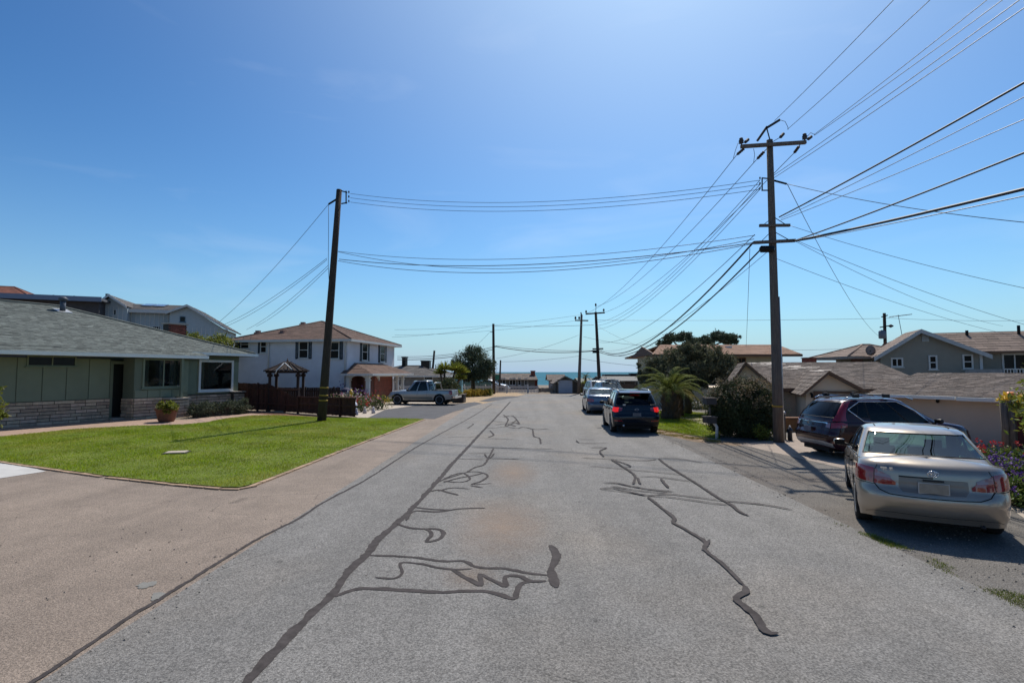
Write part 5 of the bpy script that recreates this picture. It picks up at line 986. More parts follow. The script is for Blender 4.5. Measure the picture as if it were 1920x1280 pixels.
# flower bed right of the tan sedan
m_lv = M('succulent_leaf', (.13,.18,.04), .6, .3, 3, rnd=.4, hue=.04, trans=.25)
sheet('soil_bed', [G(1832, 862), G(1850, 935), G(1885, 948), G(2300, 1010), G(2300, 880), G(1905, 858)], 3.1*ELIFT, m_dirt)
for i, (u, v, r, h, c, lab, tl) in enumerate([(1846, 880, .32, .45, 'red', 'spiky aloe with red flower spikes just right of the tan sedan rear pillar', .2), (1868, 878, .32, .45, 'red', 'second red flowered aloe further from the tan sedan', .2), (1895, 880, .32, .45, 'red', 'red tipped aloe near the right edge of the photo', .2), (1885, 912, .34, .55, 'violet', 'mound of purple flowers right beside the tan sedan tail light', .05), (1916, 925, .34, .55, 'violet', 'mound of purple flowers touching the right edge of the photo', .05), (1870, 935, .34, .4, 'violet', 'low green plant with few purple flowers nearest the kerb', 0), (1908, 950, .4, .45, 'violet', 'low leafy plant in front of the purple mounds', 0)]):
    q = G(u, v); flower_plant(lab, (q.x+.05, q.y), r, h, c, m_lv, 220, 20 if c == 'red' else (150 if h > .5 else 20), .05, None, 'aloe' if c == 'red' else 'flowering_plant', .10, 0, tl)
b = P(1985, 760, 9.5); bush('shrub', 'yellow green bushy shrub cut by the right edge of the photo', 'shrub', b, [((.05, 0, 1.9), (.5, .5, .75), 1), ((.15, 0, 1.2), (.45, .45, .6), 1)], m_leaf_y, .1, 60, 50, .22)
flower_plant('orange flowered plant hanging at the right edge by the red fence', P(1916, 745, 12), .3, .35, 'yellow', m_leaf_y, 60, 50, .08, z0=1.55)
b = P(-18, 752, 9.0); bush('shrub', 'sliver of light green shrub at the left edge of the photo', 'shrub', b, [((-.05, 0, 1.75), (.16, .3, .35), 1)], m_leaf_y, .07, 40, 40, .25, stems=1)
for (u, v, c, r) in [(1310, 768, 'white', .6), (1296, 764, 'white', .4)]: q = G(u, v); flower_plant('low plant with white flowers '+('nearer the mailbox' if u > 1300 else 'behind the stubby palm')+' on the right lawn', q, r, .5, 'white', m_leaf_d, 90, 30)

# loose gravel and litter along the road edges
def gravel(label, segs, N, size, mat, name='gravel'):
    pts = []
    for (a, b, w) in segs:
        k = rng.random(N)[:, None]; a_, b_ = np.array(a), np.array(b); nrm_ = np.array([-(b_-a_)[1], (b_-a_)[0]])/np.linalg.norm(b_-a_); pts.append(a_+(b_-a_)*k+nrm_*(rng.normal(size=N)*w)[:, None])
    P_ = np.concatenate(pts); n = len(P_); s_ = size*(.4+rng.random(n)**3*1.6); base = np.array([[1, 0, 0], [-.5, .87, 0], [-.5, -.87, 0], [0, 0, .8]]); ang = rng.random(n)*6.283; c, s2 = np.cos(ang), np.sin(ang)
    V = np.zeros((n, 4, 3)); 
    for i in range(4): V[:, i, 0] = P_[:, 0]+s_*(base[i, 0]*c-base[i, 1]*s2)*1.2; V[:, i, 1] = P_[:, 1]+s_*(base[i, 0]*s2+base[i, 1]*c); V[:, i, 2] = .009+s_*base[i, 2]
    i = np.arange(n)[:, None]*4; F = np.concatenate([np.concatenate([i, i+1, i+3], 1), np.concatenate([i+1, i+2, i+3], 1), np.concatenate([i+2, i, i+3], 1)]); return single(name, None, None, label, 'gravel', me=raw_mesh(name, V.reshape(-1, 3), F, mat), kind='stuff')
m_grav = M('gravel_stone', (.22,.19,.16), .9, .3, 9, rnd=.5)
gravel('loose grit and small stones along the right road edge and shoulder', [((5.1, 3), (5.1, 19), .18), ((5.4, 12), (6.5, 19), .5), ((5.0, 18), (5.3, 30), .15), ((5.2, 4.5), (6.6, 9), .45)], 450, .010, m_grav)
gravel('fine grit along the left joint between road and pink paving', [((-3.7, 3.5), (-3.7, 16), .10), ((-4.8, 5), (-7, 10), 1.6)], 350, .008, m_grav)
# ------------------------------------------------------------------ vehicles
m_tyre = M('tyre_rubber', (.018,.018,.018), .85, .15, 20); m_rim = M('alloy', (.50,.51,.53), .35, .05, metal=.35); m_chrome = M('chrome', (.75,.76,.78), .12, .02, metal=1)
m_plastic = M('black_plastic', (.02,.02,.022), .55, .1); m_seat = M('seat_fabric', (.30,.30,.28), .9, .1); m_seatd = M('dark_seat', (.03,.03,.032), .9, .1)
m_tl = M('tail_light_red', (.30,.008,.012), .08, .1, spec=.8, coat=1.); m_tl_on = M('tail_light_lit', (.5,.01,.01), .1, .1, emit=(1, .02, .01, .55), coat=1.); m_tlc = M('clear_lamp', (.34,.22,.25), .08, .1, coat=1.)
m_gl_lt = glass('tinted_glass_teal', (.22,.36,.36), .015, 1.75); m_gl_dk = glass('tinted_glass_dark', (.10,.12,.12), .015); m_plate = M('number_plate', (.34,.29,.23), .5, .12, 14)
def interp(tab, x):
    if x <= tab[0][0]: return tab[0][1]
    for (a, p), (b, q) in zip(tab, tab[1:]):
        if x <= b: t = (x-a)/(b-a); t = t*t*(3-2*t); return p+(q-p)*t
    return tab[-1][1]
def make_car(name, label, cat, loc, heading, c, paint, gl, gls, wheels_group=None, lit=False, seatm=None):
    """heading: direction of travel, degrees clockwise from +Y. car axes: x right, y forward"""
    t = thing(name, label, cat, (loc[0], loc[1], 0), -R_(heading))
    NR, NC, NS = 8, 9, c.get('NS', 62); K = 16
    W = c['w']; cx, cyr, cyf = c.get('cx', .42), c.get('cyr', .30), c.get('cyf', .5)
    def loop(yr, yf, w, bowr=.06, bowf=.14, cx=cx, cyr=cyr, cyf=cyf, NS=NS):
        P_ = []; xr = w-cx
        for i in range(NR): s = i/NR; P_.append((xr*s, yr+bowr*s*s))
        for i in range(NC): a = math.pi/2*i/NC; P_.append((xr+cx*math.sin(a), yr+bowr+cyr*(1-math.cos(a))))
        y0, y1 = yr+bowr+cyr, yf-bowf-cyf
        for i in range(NS+1): P_.append((w, y0+(y1-y0)*i/NS))
        for i in range(NC-1, -1, -1): a = math.pi/2*i/NC; P_.append((xr+cx*math.sin(a), yf-bowf-cyf*(1-math.cos(a))))
        for i in range(NR-1, -1, -1): s = i/NR; P_.append((xr*s, yf-bowf*s*s))
        return P_
    zs = lambda y: interp(c['zs'], y); zb = lambda y: interp(c['zb'], y)
    rows = []
    for k in range(K+1):
        f = k/K; lp = loop(interp(c['rear'], f), interp(c['front'], f), W*interp(c['side'], f)); rows.append([Vector((x, y, zb(y)+(zs(y)-zb(y))*f)) for x, y in lp])
    N = len(rows[0]); wy = c['wy']; wr, wR = c['wr'], c['wr']+.055; keep = lambda i, k: True
    def bad(k, j):
        p = (rows[k][j]+rows[k][j+1]+rows[k+1][j]+rows[k+1][j+1])/4
        return p.x > W*.72 and any((p.y-a)**2+(p.z-wr)**2 < wR*wR for a in wy)
    badset = {(k, j) for k in range(K) for j in range(N-1) if bad(k, j)}
    for k in range(K+1):
        for j in range(N):
            p = rows[k][j]; adj = [(a, b) for a in (k-1, k) for b in (j-1, j) if 0 <= a < K and 0 <= b < N-1]
            nb = sum(1 for q in adj if q in badset)
            if 0 < nb < len(adj) or (nb and nb == len(adj) and (k in (0,))):
                for a in wy:
                    dy, dz = p.y-a, p.z-wr; d = math.hypot(dy, dz)
                    if d < wR+.09 and d > 1e-3 and dz > -.1: rows[k][j] = Vector((p.x, a+dy/d*wR, wr+dz/d*wR))
    # deck from the shoulder line inwards to a spine
    top = rows[K]; M_ = 5; ysr, ysf = c['spine']; deck = [top]
    for m in range(1, M_+1):
        f = m/M_; r = []
        for p in top:
            sp = Vector((0, min(max(p.y, ysr), ysf), 0)); q = p.lerp(sp, f); q.z = zs(p.y)+c['crown'](p.y)*(1-(1-f)**2.2); r.append(q)
        deck.append(r)
    body = MB(); full = rows+deck[1:]
    for sx in (1, -1):
        R2 = [[Vector((p.x*sx, p.y, p.z)) for p in r] for r in full]
        body.grid(R2 if sx > 0 else [list(reversed(r)) for r in R2], True, (lambda i, j: (i, j) not in badset) if sx > 0 else (lambda i, j: (i, N-2-j) not in badset))
    # greenhouse
    gh_ = c['gh']; GL = [0, .04, .2, .4, .6, .8, .92, .975, 1.0]; grows = []
    for f in GL:
        e = f; w = gh_['w0']+(gh_['w1']-gh_['w0'])*(e*.75+.25*e**3); er = e**gh_.get('pr', 1.15); ef = e**gh_.get('pf', 1.12)
        rnd = .035*(max(0, f-.9)/.1)**1.5
        lp = loop(gh_['r0']+(gh_['r1']-gh_['r0'])*er+rnd, gh_['f0']+(gh_['f1']-gh_['f0'])*ef-rnd*2, w-rnd, gh_.get('bowr', .08), gh_.get('bowf', .16), gh_.get('cx', .20), gh_.get('cyr', .2), gh_.get('cyf', .28), NS)
        r = []
        for x, y in lp:
            z0 = zs(y)+c['crown'](y)*.35-.02; zr_ = interp(gh_['roof'], y)-.03*(x/w)**2; r.append(Vector((x, y, z0+(zr_-z0)*f)))
        grows.append(r)
    NG = len(grows[0]); gt = grows[-1]; roof = [gt]
    for m in range(1, 4):
        f = m/3; r = []
        for p in gt:
            yy = min(max(p.y, gh_['r1']+.4), gh_['f1']-.5); q = p.lerp(Vector((0, yy, 0)), f); q.z = p.z+(interp(gh_['roof'], q.y)+.012-p.z)*(1-(1-f)**2); r.append(q)
        roof.append(r)
    sI = lambda y, yr, yf: None
    s0, s1 = NR+NC, NR+NC+NS; wins = {}
    mid = grows[3]
    def jy(y):
        return min(range(s0, s1+1), key=lambda j: abs(mid[j].y-y))
    LV = c.get('levels', (1, 6))
    globals()['CG'] = grows
    wins['rear_window'] = lambda i, j: j < NR+c.get('rw', 4) and c.get('rlev', (1, 6))[0] <= i < c.get('rlev', (1, 6))[1]
    wins['windscreen'] = lambda i, j: j >= NG-1-NR-3 and 1 <= i < 6
    for n_, sw_ in enumerate(c['side_w']):
        ja, jb = jy(sw_[0]), jy(sw_[1]); l0_, l1_ = (sw_[2], sw_[3]) if len(sw_) > 2 else LV; wins[f'side{n_}'] = (lambda i, j, ja=ja, jb=jb, l0_=l0_, l1_=l1_: ja <= j < jb and l0_ <= i < l1_)
    allg = grows+roof[1:]; isw = lambda i, j: i < len(GL)-1 and any(w(i, j) for w in wins.values())
    ghm = MB()
    for sx in (1, -1):
        R2 = [[Vector((p.x*sx, p.y, p.z)) for p in r] for r in allg]
        ghm.grid(R2 if sx > 0 else [list(reversed(r)) for r in R2], True, (lambda i, j: not isw(i, j)) if sx > 0 else (lambda i, j: not isw(i, NG-2-j)))
    for (a0, b0) in [(body, None)]: part('body', a0, paint, t)
    part('cabin', ghm, c.get('roofmat', paint), t)
    for wn_, fn in wins.items():
        cells = [(i, j) for i in range(len(GL)-1) for j in range(NG-1) if fn(i, j)]
        if not cells: continue
        i0, i1, j0, j1 = min(a for a, b in cells), max(a for a, b in cells)+1, min(b for a, b in cells), max(b for a, b in cells)+1
        both = wn_.startswith('side')
        sides = (1, -1) if both else (1,)
        for sx in sides:
            if both: patch = [[Vector((p.x*sx, p.y, p.z)) for p in r[j0:j1+1]] for r in grows[i0:i1+1]]
            else:
                hl_ = [r[j0:j1+1] for r in grows[i0:i1+1]]
                patch = []
                for r in hl_:
                    if wn_ == 'rear_window': patch.append([Vector((-p.x, p.y, p.z)) for p in reversed(r)]+list(r[1:]))
                    else: patch.append(list(r)+[Vector((-p.x, p.y, p.z)) for p in reversed(r[:-1])])
            g_ = part('side_window' if both else wn_, MB().grid(patch, True), gls if both else gl, t)
            out = [patch[0][k] for k in range(len(patch[0]))]+[r[-1] for r in patch[1:]]+list(reversed(patch[-1]))[1:]+[r[0] for r in reversed(patch[:-1])]
            part('window_trim', MB().tube(out, c.get('trim_r', .012), 5, False), c.get('trim', m_plastic) if both else m_plastic, g_)
    if c.get('chrome_loop'):
        ya, yb = jy(-1.66), jy(1.0)
        for sx in (1, -1):
            lo = [grows[1][j] for j in range(jy(-1.2), yb+1)]; hi = [grows[6][j] for j in range(jy(-1.3), yb+1)]; tip = grows[4][ya]
            q = [tip]+lo+[grows[4][min(yb+3, NG-1)]]+list(reversed(hi))+[tip]; part('chrome_trim', MB().tube([Vector(((p.x+.012)*sx, p.y, p.z)) for p in q], .014, 6), m_chrome, t)
    # inside: shelf is the deck; seats and headrests
    sm = seatm or m_seatd; zf = zs(0)
    for (yy, hh) in c['seats']:
        for xx in ((-.38, .38) if yy > -.3 else (-.42, 0, .42)):
            part('seat', MB().box(xx-.2, xx+.2, yy-.06, yy+.06, zf-.1, zf+hh-.16).box(xx-.12, xx+.12, yy-.04, yy+.04, zf+hh-.15, zf+hh), sm, t)
    for sx in (1, -1):   # roof ditches and rear pillar seam
        j0_, j1_ = NR+NC//2, s1-2; part('roof_seam', MB().tube([Vector((roof[1][j].x*sx*1.22, roof[1][j].y, roof[1][j].z*.35+roof[0][j].z*.65+.012)) for j in range(s0, s1, 3)], .007, 5), m_black, t)
    # wheels
    for a in wy:
        for sx in (1, -1):
            w_ = thing_wheel = bpy.data.objects.new('wheel', None); col.objects.link(w_); w_.parent = t; w_.location = (sx*(W-.115), a, wr); w_.rotation_euler = (0, 0, 0 if sx > 0 else math.pi)
            part('tyre', MB().lathe([(wr*.66, -.1), (wr*.9, -.112), (wr*.98, -.09), (wr, -.05), (wr, .05), (wr*.98, .09), (wr*.9, .112), (wr*.68, .1)], 32, 'x'), m_tyre, w_)
            rb_ = MB().lathe([(wr*.67, .06), (wr*.69, .105), (wr*.64, .1), (wr*.6, .05)], 28, 'x').lathe([(.0, .03), (.07, .05), (.05, .09), (.0, .095)], 14, 'x')
            for k in range(5):
                q = 2*math.pi*k/5; cq, sq = math.cos(q), math.sin(q)
                rb_.add([(x, y*cq-z*sq, y*sq+z*cq) for x, y, z in [(.06, -.045, 0), (.085, 0, 0), (.06, .045, 0), (.06, .03, wr*.66), (.09, 0, wr*.66), (.06, -.03, wr*.66)]], [(0, 1, 4, 5), (1, 2, 3, 4)])
            part('rim', rb_, m_rim, w_); part('brake_disc', MB().lathe([(.0, .0), (wr*.6, .0), (wr*.6, .02), (0, .02)], 20, 'x'), m_plastic, w_)
            # black wheel well lining
            li = []; 
            for i in range(13): q = math.pi*(-.08+1.16*i/12); li.append((a+wR*math.cos(q), wr+wR*math.sin(q)))
            part('wheel_arch', MB().grid([[(sx*(W-.01), y, z) for y, z in li], [(sx*(W-.34), y, z) for y, z in li]], True).add([(sx*(W-.34), a-wR, wr-.05)]+[(sx*(W-.34), y, z) for y, z in li], [tuple(range(14))]), m_black, t)
    part('underbody', MB().box(-W+.36, W-.36, wy[0]-.7, wy[1]+.55, .2, .5).box(-W+.1, W-.1, wy[0]+wR+.03, wy[1]-wR-.03, .2, .42), m_black, t)
    # surface lookup for lamps, seams and handles
    arc = [0.]
    for j in range(1, N): arc.append(arc[-1]+((top[j].xy-top[j-1].xy).length))
    def pt(a, z, off=.006, sx=1):
        j = 0
        while j < N-2 and arc[j+1] < a: j += 1
        f = (a-arc[j])/max(1e-6, arc[j+1]-arc[j]); colp = [rows[k][j].lerp(rows[k][j+1], f) for k in range(K+1)]; k = 0
        while k < K-1 and colp[k+1].z < z: k += 1
        g = (z-colp[k].z)/max(1e-6, colp[k+1].z-colp[k].z); g = max(-.3, min(1.15, g)); p = colp[k].lerp(colp[k+1], g)
        du = (rows[k][min(j+1, N-1)]-rows[k][max(j-1, 0)] if True else 0); dv = colp[k+1]-colp[k]; n_ = du.cross(dv).normalized()
        if n_.dot(Vector((p.x, p.y, 0))) < 0: n_ = -n_
        p = p+n_*off; return Vector((p.x*sx, p.y, p.z))
    A = lambda y: arc[min(range(s0, s1+1), key=lambda j: abs(top[j].y-y))]
    def strip(nm, pts, mat, off=.008, both=True, lab=None, n=4, parent=t):
        for sx in ((1, -1) if both else (1,)):
            q = []
            for (a, b) in zip(pts, pts[1:]):
                for k in range(n): f = k/n; q.append(tuple(a[i]+(b[i]-a[i])*f for i in range(3)))
            q.append(pts[-1]); m = 5
            g = [[pt(a, lo+(hi-lo)*i/m, off, sx) for a, lo, hi in q] for i in range(m+1)]; back = [[pt(a, lo+(hi-lo)*i/m, -.01, sx) for a, lo, hi in q] for i in (0, m)]
            mbs = MB().grid(g, True).grid([back[0], g[0]], False).grid([g[-1], back[1]], False).grid([[r[0] for r in (back[0], g[0])], [r[0] for r in (back[1], g[-1])]], False)
            o = part(nm, mbs, mat, parent)
            if lab: o['label'] = lab[0 if sx > 0 else 1]
    def line(nm, pts, mat=m_black, r=.006, both=True, off=.0, parent=t):
        for sx in ((1, -1) if both else (1,)):
            q = []
            for (a, b) in zip(pts, pts[1:]):
                for k in range(8): f = k/8; q.append(pt(a[0]+(b[0]-a[0])*f, a[1]+(b[1]-a[1])*f, off, sx))
            q.append(pt(*pts[-1], off, sx)); part(nm, MB().tube(q, r, 5), mat, parent)
    for sx in (1, -1):
        mz = zs(c['mir'])+.09; my = c['mir']
        mr = part('mirror', MB().lathe([(.02, -.10), (.06, -.085), (.078, -.02), (.078, .05), (.06, .08)], 14, 'x', c=(0, 0, 0), T=lambda p, sx=sx: Vector((sx*(W+.11)+p.x*1.05, my+p.y*.75, mz+p.z*.85))), c.get('mirm', paint), t)
        part('mirror_glass', MB().box(sx*(W+.11)-.085, sx*(W+.11)+.085, my-.078, my-.066, mz-.05, mz+.05), m_win, mr); part('mirror_arm', MB().tube([(sx*(W-.12), my+.03, mz-.08), (sx*(W+.03), my, mz-.03)], .025, 6), m_plastic, mr)
    for (a, b) in c.get('doors', []): line('door_seam', [(A(a), zb(a)+.08), (A(a), zs(a)-.0)], r=.005); line('door_seam', [(A(b), zb(b)+.08), (A(b), zs(b)-.0)], r=.005); strip('door_handle', [(A(a+.12), zs(a)-.14, zs(a)-.105), (A(a+.32), zs(a)-.14, zs(a)-.105)], c.get('hm', paint), .03, n=1)
    return t, pt, A, strip, line, rows
def oval(T, cx, cz, rx, rz, r=.007, n=20): return MB().tube([T(Vector((cx+rx*math.cos(2*math.pi*k/n), 0, cz+rz*math.sin(2*math.pi*k/n)))) for k in range(n+1)], r, 5)

# --- tan sedan, foreground right
m_champ = M('champagne_paint', (.43,.36,.285), .28, .02, metal=.6, coat=.8, inner=True)
ang = 28.; dv = Vector((math.sin(R_(ang)), math.cos(R_(ang)))); rv = Vector((math.cos(R_(ang)), -math.sin(R_(ang))))
c0 = Vector((5.0, 8.22))+rv*.91+dv*2.4
sed = dict(w=.91, NS=66, cx=.40, cyr=.34, zs=[(-2.4, 1.02), (-2.0, 1.045), (-1.2, 1.0), (0, .93), (1.1, .90), (1.9, .78), (2.4, .62)], zb=[(-2.4, .27), (-2.1, .23), (-1.9, .20), (1.9, .20), (2.4, .26)],
    rear=[(0, -2.27), (.18, -2.37), (.38, -2.40), (.46, -2.385), (.62, -2.325), (.9, -2.30), (1, -2.25)], front=[(0, 2.3), (.4, 2.4), (1, 2.25)], side=[(0, .95), (.25, .985), (.6, 1.0), (.85, .985), (1, .95)],
    wy=(-1.42, 1.355), wr=.335, spine=(-1.9, 1.9), crown=lambda y: .085 if y < -1 else (.09 if y > .8 else .06),
    gh=dict(r0=-1.80, r1=-.92, f0=1.22, f1=.32, w0=.85, w1=.67, pr=1.05, roof=[(-1.2, 1.40), (-.4, 1.465), (.1, 1.47), (.6, 1.43)], cx=.22, cyr=.28, cyf=.3, bowr=.10),
    side_w=[(-1.05, -.18), (-.10, .78)], rw=5, rlev=(2, 6), seats=[(-1.02, .24), (.05, .26)], mir=.75, doors=[(-.95, -.10), (-.08, .92)])
t, pt, A, strip, line, rows = make_car('parked_car', 'tan champagne sedan with red tail lights, nearest car on the right', 'car', c0, ang, sed, m_champ, m_gl_lt, m_gl_lt, seatm=m_seat)
strip('tail_light', [(.46, .83, .86), (.56, .84, .91), (.655, .85, .935)], m_tlc, .018, lab=('clear inner lamp with red lower edge on the right', 'clear inner lamp with red lower edge on the left'))
strip('tail_light', [(.40, .735, .78), (.52, .73, .88), (.66, .74, .945)], m_tl, .012)
strip('tail_light', [(.672, .74, .955), (.85, .755, .975), (1.02, .79, .97), (1.12, .85, .955)], m_tl, .012)
line('boot_seam', [(.0, .60), (.30, .602), (.48, .61), (.60, .66), (.66, .74)], r=.008); line('boot_seam', [(.665, .74), (.66, .94), (.65, 1.01)], r=.005)
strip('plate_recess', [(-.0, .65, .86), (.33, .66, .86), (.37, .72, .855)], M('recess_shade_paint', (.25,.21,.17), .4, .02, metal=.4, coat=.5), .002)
strip('chrome_bar', [(0, .865, .885), (.37, .86, .88)], m_champ, .02)
part('number_plate', MB().box(-.165, .165, -2.375, -2.36, .675, .805), m_plate, t); part('plate_frame', MB().box(-.18, .18, -2.36, -2.345, .662, .818), m_metal, t)
part('boot_handle', MB().box(-.12, .12, -2.36, -2.33, .835, .858), m_plastic, t)
e = lambda p: Vector((p.x, -2.352, p.z)); emb = oval(e, 0, .875, .062, .042, .0055); emb.v += []; 
part('emblem', MB().tube([(.062*math.cos(k*math.pi/10), -2.345, .945+.042*math.sin(k*math.pi/10)) for k in range(21)], .006, 5).tube([(.024*math.cos(k*math.pi/8), -2.347, .945+.040*math.sin(k*math.pi/8)) for k in range(17)], .005, 5).tube([(.044*math.cos(k*math.pi/8), -2.346, .965+.018*math.sin(k*math.pi/8)) for k in range(17)], .005, 5), m_chrome, t)
line('bumper_seam', [(.66, .725), (.9, .735), (1.1, .75), (1.3, .76)], r=.005)
line('bumper_crease', [(0, .34), (.5, .34), (.72, .33), (.85, .29)], m_plastic, .004)
part('badge', MB().box(-.62, -.54, -2.315, -2.295, .975, .995).box(-.51, -.47, -2.32, -2.30, .975, .995), m_chrome, t)
sh = MB().box(-.52, -.40, -1.55, -1.35, 1.075, 1.10).box(.10, .30, -1.6, -1.45, 1.075, 1.105); part('parcel_shelf_paper', sh, M('paper_white', (.7,.72,.70), .8), t)
part('third_brake_light', MB().box(-.15, .15, -1.42, -1.37, 1.08, 1.115), m_plastic, t)
part('exhaust', MB().tube([(.55, -2.25, .24), (.55, -2.05, .25)], .03, 10), m_plastic, t)

# --- suv shape shared by the two estate-like cars
def suv(**k):
    d = dict(w=.915, NS=66, cx=.34, cyr=.26, zs=[(-2.3, 1.02), (-1.6, 1.03), (0, .99), (1.1, .98), (1.8, .90), (2.25, .72)], zb=[(-2.3, .42), (-2.0, .30), (-1.7, .24), (1.7, .24), (2.2, .32)],
        rear=[(0, -2.12), (.15, -2.22), (.35, -2.26), (.5, -2.25), (.6, -2.20), (1, -2.14)], front=[(0, 2.1), (.4, 2.25), (.8, 2.2), (1, 2.1)], side=[(0, .96), (.3, .99), (.6, 1.0), (.85, .985), (1, .955)],
        wy=(-1.32, 1.31), wr=.36, spine=(-1.7, 1.7), crown=lambda y: .02 if y < 0.8 else .10,
        gh=dict(r0=-2.12, r1=-1.72, f0=1.25, f1=.25, w0=.85, w1=.66, pr=1.5, roof=[(-2, 1.58), (-1.2, 1.655), (0, 1.66), (.5, 1.60)], cx=.2, cyr=.2, cyf=.3),
        side_w=[(-1.75, -1.12), (-1.02, -.12), (-.04, .82)], rw=5, rlev=(2, 6), seats=[(-1.0, .32), (.0, .34)], mir=.85, doors=[(-1.0, -.08), (-.06, .95)], mirm=m_plastic)
    d.update(k); return d
m_navy = M('dark_blue_black_paint', (.006,.010,.018), .25, .02, spec=.3, coat=.6, inner=True)
t, pt, A, strip, line, rows = make_car('parked_car', 'dark blue black compact SUV with lit red tail lights parked on the right road edge', 'car', (4.42, 20.75+2.2), 2.5, suv(), m_navy, m_gl_dk, m_gl_dk)
strip('tail_light', [(.52, .90, 1.0), (.66, .86, 1.04)], m_tl, .012); strip('tail_light', [(.66, .86, 1.04), (.80, .84, 1.05), (.93, .88, 1.03)], m_tl_on, .016)
part('high_brake_light', MB().box(-.20, .20, -1.86, -1.80, 1.585, 1.615), m_tl_on, t); part('spoiler', MB().prism([(-.6, -1.98, 1.565), (.6, -1.98, 1.565), (.64, -1.55, 1.64), (-.64, -1.55, 1.64)], (0, 0, .025)), m_navy, t)
strip('reflector', [(.52, .50, .54), (.84, .50, .545)], m_tl, .01); line('tailgate_seam', [(0, .60), (.55, .60), (.68, .68), (.70, .95)], r=.006)
part('number_plate', MB().box(-.16, .16, -2.275, -2.262, .70, .83), M('dim_plate', (.12,.13,.15), .5), t); part('emblem', MB().tube([(.07*math.cos(k*math.pi/10), -2.235, .955+.035*math.sin(k*math.pi/10)) for k in range(21)], .006, 5), m_chrome, t)
strip('bumper_lower', [(0, .36, .46), (.5, .36, .46), (.9, .34, .45)], m_plastic, .006); part('exhaust', MB().tube([(-.5, -2.26, .34), (-.5, -2.0, .34)], .035, 10), m_chrome, t)
for sx in (-1, 1): part('roof_rail', MB().tube([(sx*.6, -1.6, 1.63), (sx*.61, -1.4, 1.69), (sx*.61, .1, 1.69), (sx*.6, .3, 1.64)], .018, 6), m_metal, t)
part('sticker', MB().box(-.52, -.42, -2.165, -2.155, 1.1, 1.16), m_metal, t); part('roof_glass', MB().box(-.42, .42, -.9, .05, 1.668, 1.674), m_win, t)

m_burg = M('burgundy_paint', (.030,.003,.007), .25, .05, spec=.3, coat=.6, inner=True)
ang = 84.; dv = Vector((math.sin(R_(ang)), math.cos(R_(ang)))); rv = Vector((math.cos(R_(ang)), -math.sin(R_(ang))))
c0 = Vector((8.22, 14.7))-rv*.91+dv*2.26
cfg = suv(trim_r=.010, zs=[(-2.3, 1.05), (-1.6, 1.05), (0, .98), (1.1, .96), (1.8, .88), (2.25, .70)], side_w=[(-1.62, -1.33, 3, 5), (-1.33, -1.05, 2, 6), (-1.03, -.12), (-.08, .95)], levels=(1, 6), chrome_loop=True)
CG = []
t, pt, A, strip, line, rows = make_car('parked_car', 'dark burgundy SUV with chrome window line parked sideways before the cream garage', 'car', c0, ang, cfg, m_burg, m_gl_dk, m_gl_dk)
# tall tail lights climbing the rear pillars
for sx in (1, -1):
    j0, j1 = 8+2, 8+9+2; g = MB(); sh_ = [(1, 10, 21), (2, 11, 20), (3, 12, 19), (4, 12, 18), (5, 12, 18), (6, 12, 18), (7, 12, 17)]; W7 = 7
    rr = [[Vector(((p.x*1.018+.004)*sx, p.y-.014, p.z)) for p in [CG[i][a+(b-a)*k//W7] for k in range(W7+1)]] for i, a, b in sh_]
    g.grid(rr, True); part('tail_light', g, m_tl, t, 'tall red lamp climbing the pillar'); continue
    q = []
    w_ = [.10, .085, .055, .05, .055, .05]; g = MB(); L_, R2 = [], []
    for (x, y, z), w in zip(q, w_): L_.append((sx*(x-w), y-.06, z)); R2.append((sx*(x+w*.9), y+w*.9, z))
    M2 = [tuple((Vector(a)+Vector(b))/2+Vector((sx*.035, -.05, 0))) for a, b in zip(L_, R2)]
    g.grid([L_, M2, R2], True); part('tail_light', g, m_tl, t, 'tall red lamp climbing the pillar')
strip('tail_light', [(.72, .86, 1.0), (.95, .88, 1.03), (1.12, .90, .99)], m_tl, .016); strip('reverse_lamp', [(.56, .88, .99), (.70, .86, 1.0)], m_tlc, .016)
strip('chrome_bar', [(0, 1.0, 1.035), (.5, .985, 1.015), (.62, .97, 1.0)], m_chrome, .02); line('tailgate_seam', [(0, .60), (.55, .60), (.68, .68), (.70, .85)], r=.006)
part('number_plate', MB().box(-.16, .16, -2.28, -2.268, .74, .87), M('dim_plate2', (.16,.16,.20), .5), t); part('emblem', MB().box(-.05, .05, -2.245, -2.232, .94, .99), m_chrome, t)
strip('bumper_lower', [(0, .40, .50), (.5, .38, .50), (.80, .34, .45)], m_metal, .012); strip('reflector', [(.8, .47, .50), (1.0, .47, .50)], m_tl, .012)
for sx in (-1, 1): part('roof_rail', MB().tube([(sx*.60, -1.6, 1.64), (sx*.61, -1.45, 1.70), (sx*.61, .2, 1.70), (sx*.6, .45, 1.63)], .02, 6), m_chrome, t)
for y in (-1.25, -.35): 
    part('roof_bar', MB().tube([(-.62, y, 1.745), (.62, y, 1.745)], .018, 6), m_plastic, t)
    for sx in (-1, 1): part('bar_foot', MB().box(sx*.62-.06, sx*.62+.06, y-.07, y+.07, 1.68, 1.78), m_plastic, t)
for sx in (-1, 1): part('side_cladding', MB().box(sx*.905-.012, sx*.905+.012, -.85, .85, .26, .40), m_plastic, t)
part('antenna', MB().tube([(0, -1.5, 1.65), (.0, -1.65, 1.86)], .006, 5), m_plastic, t)

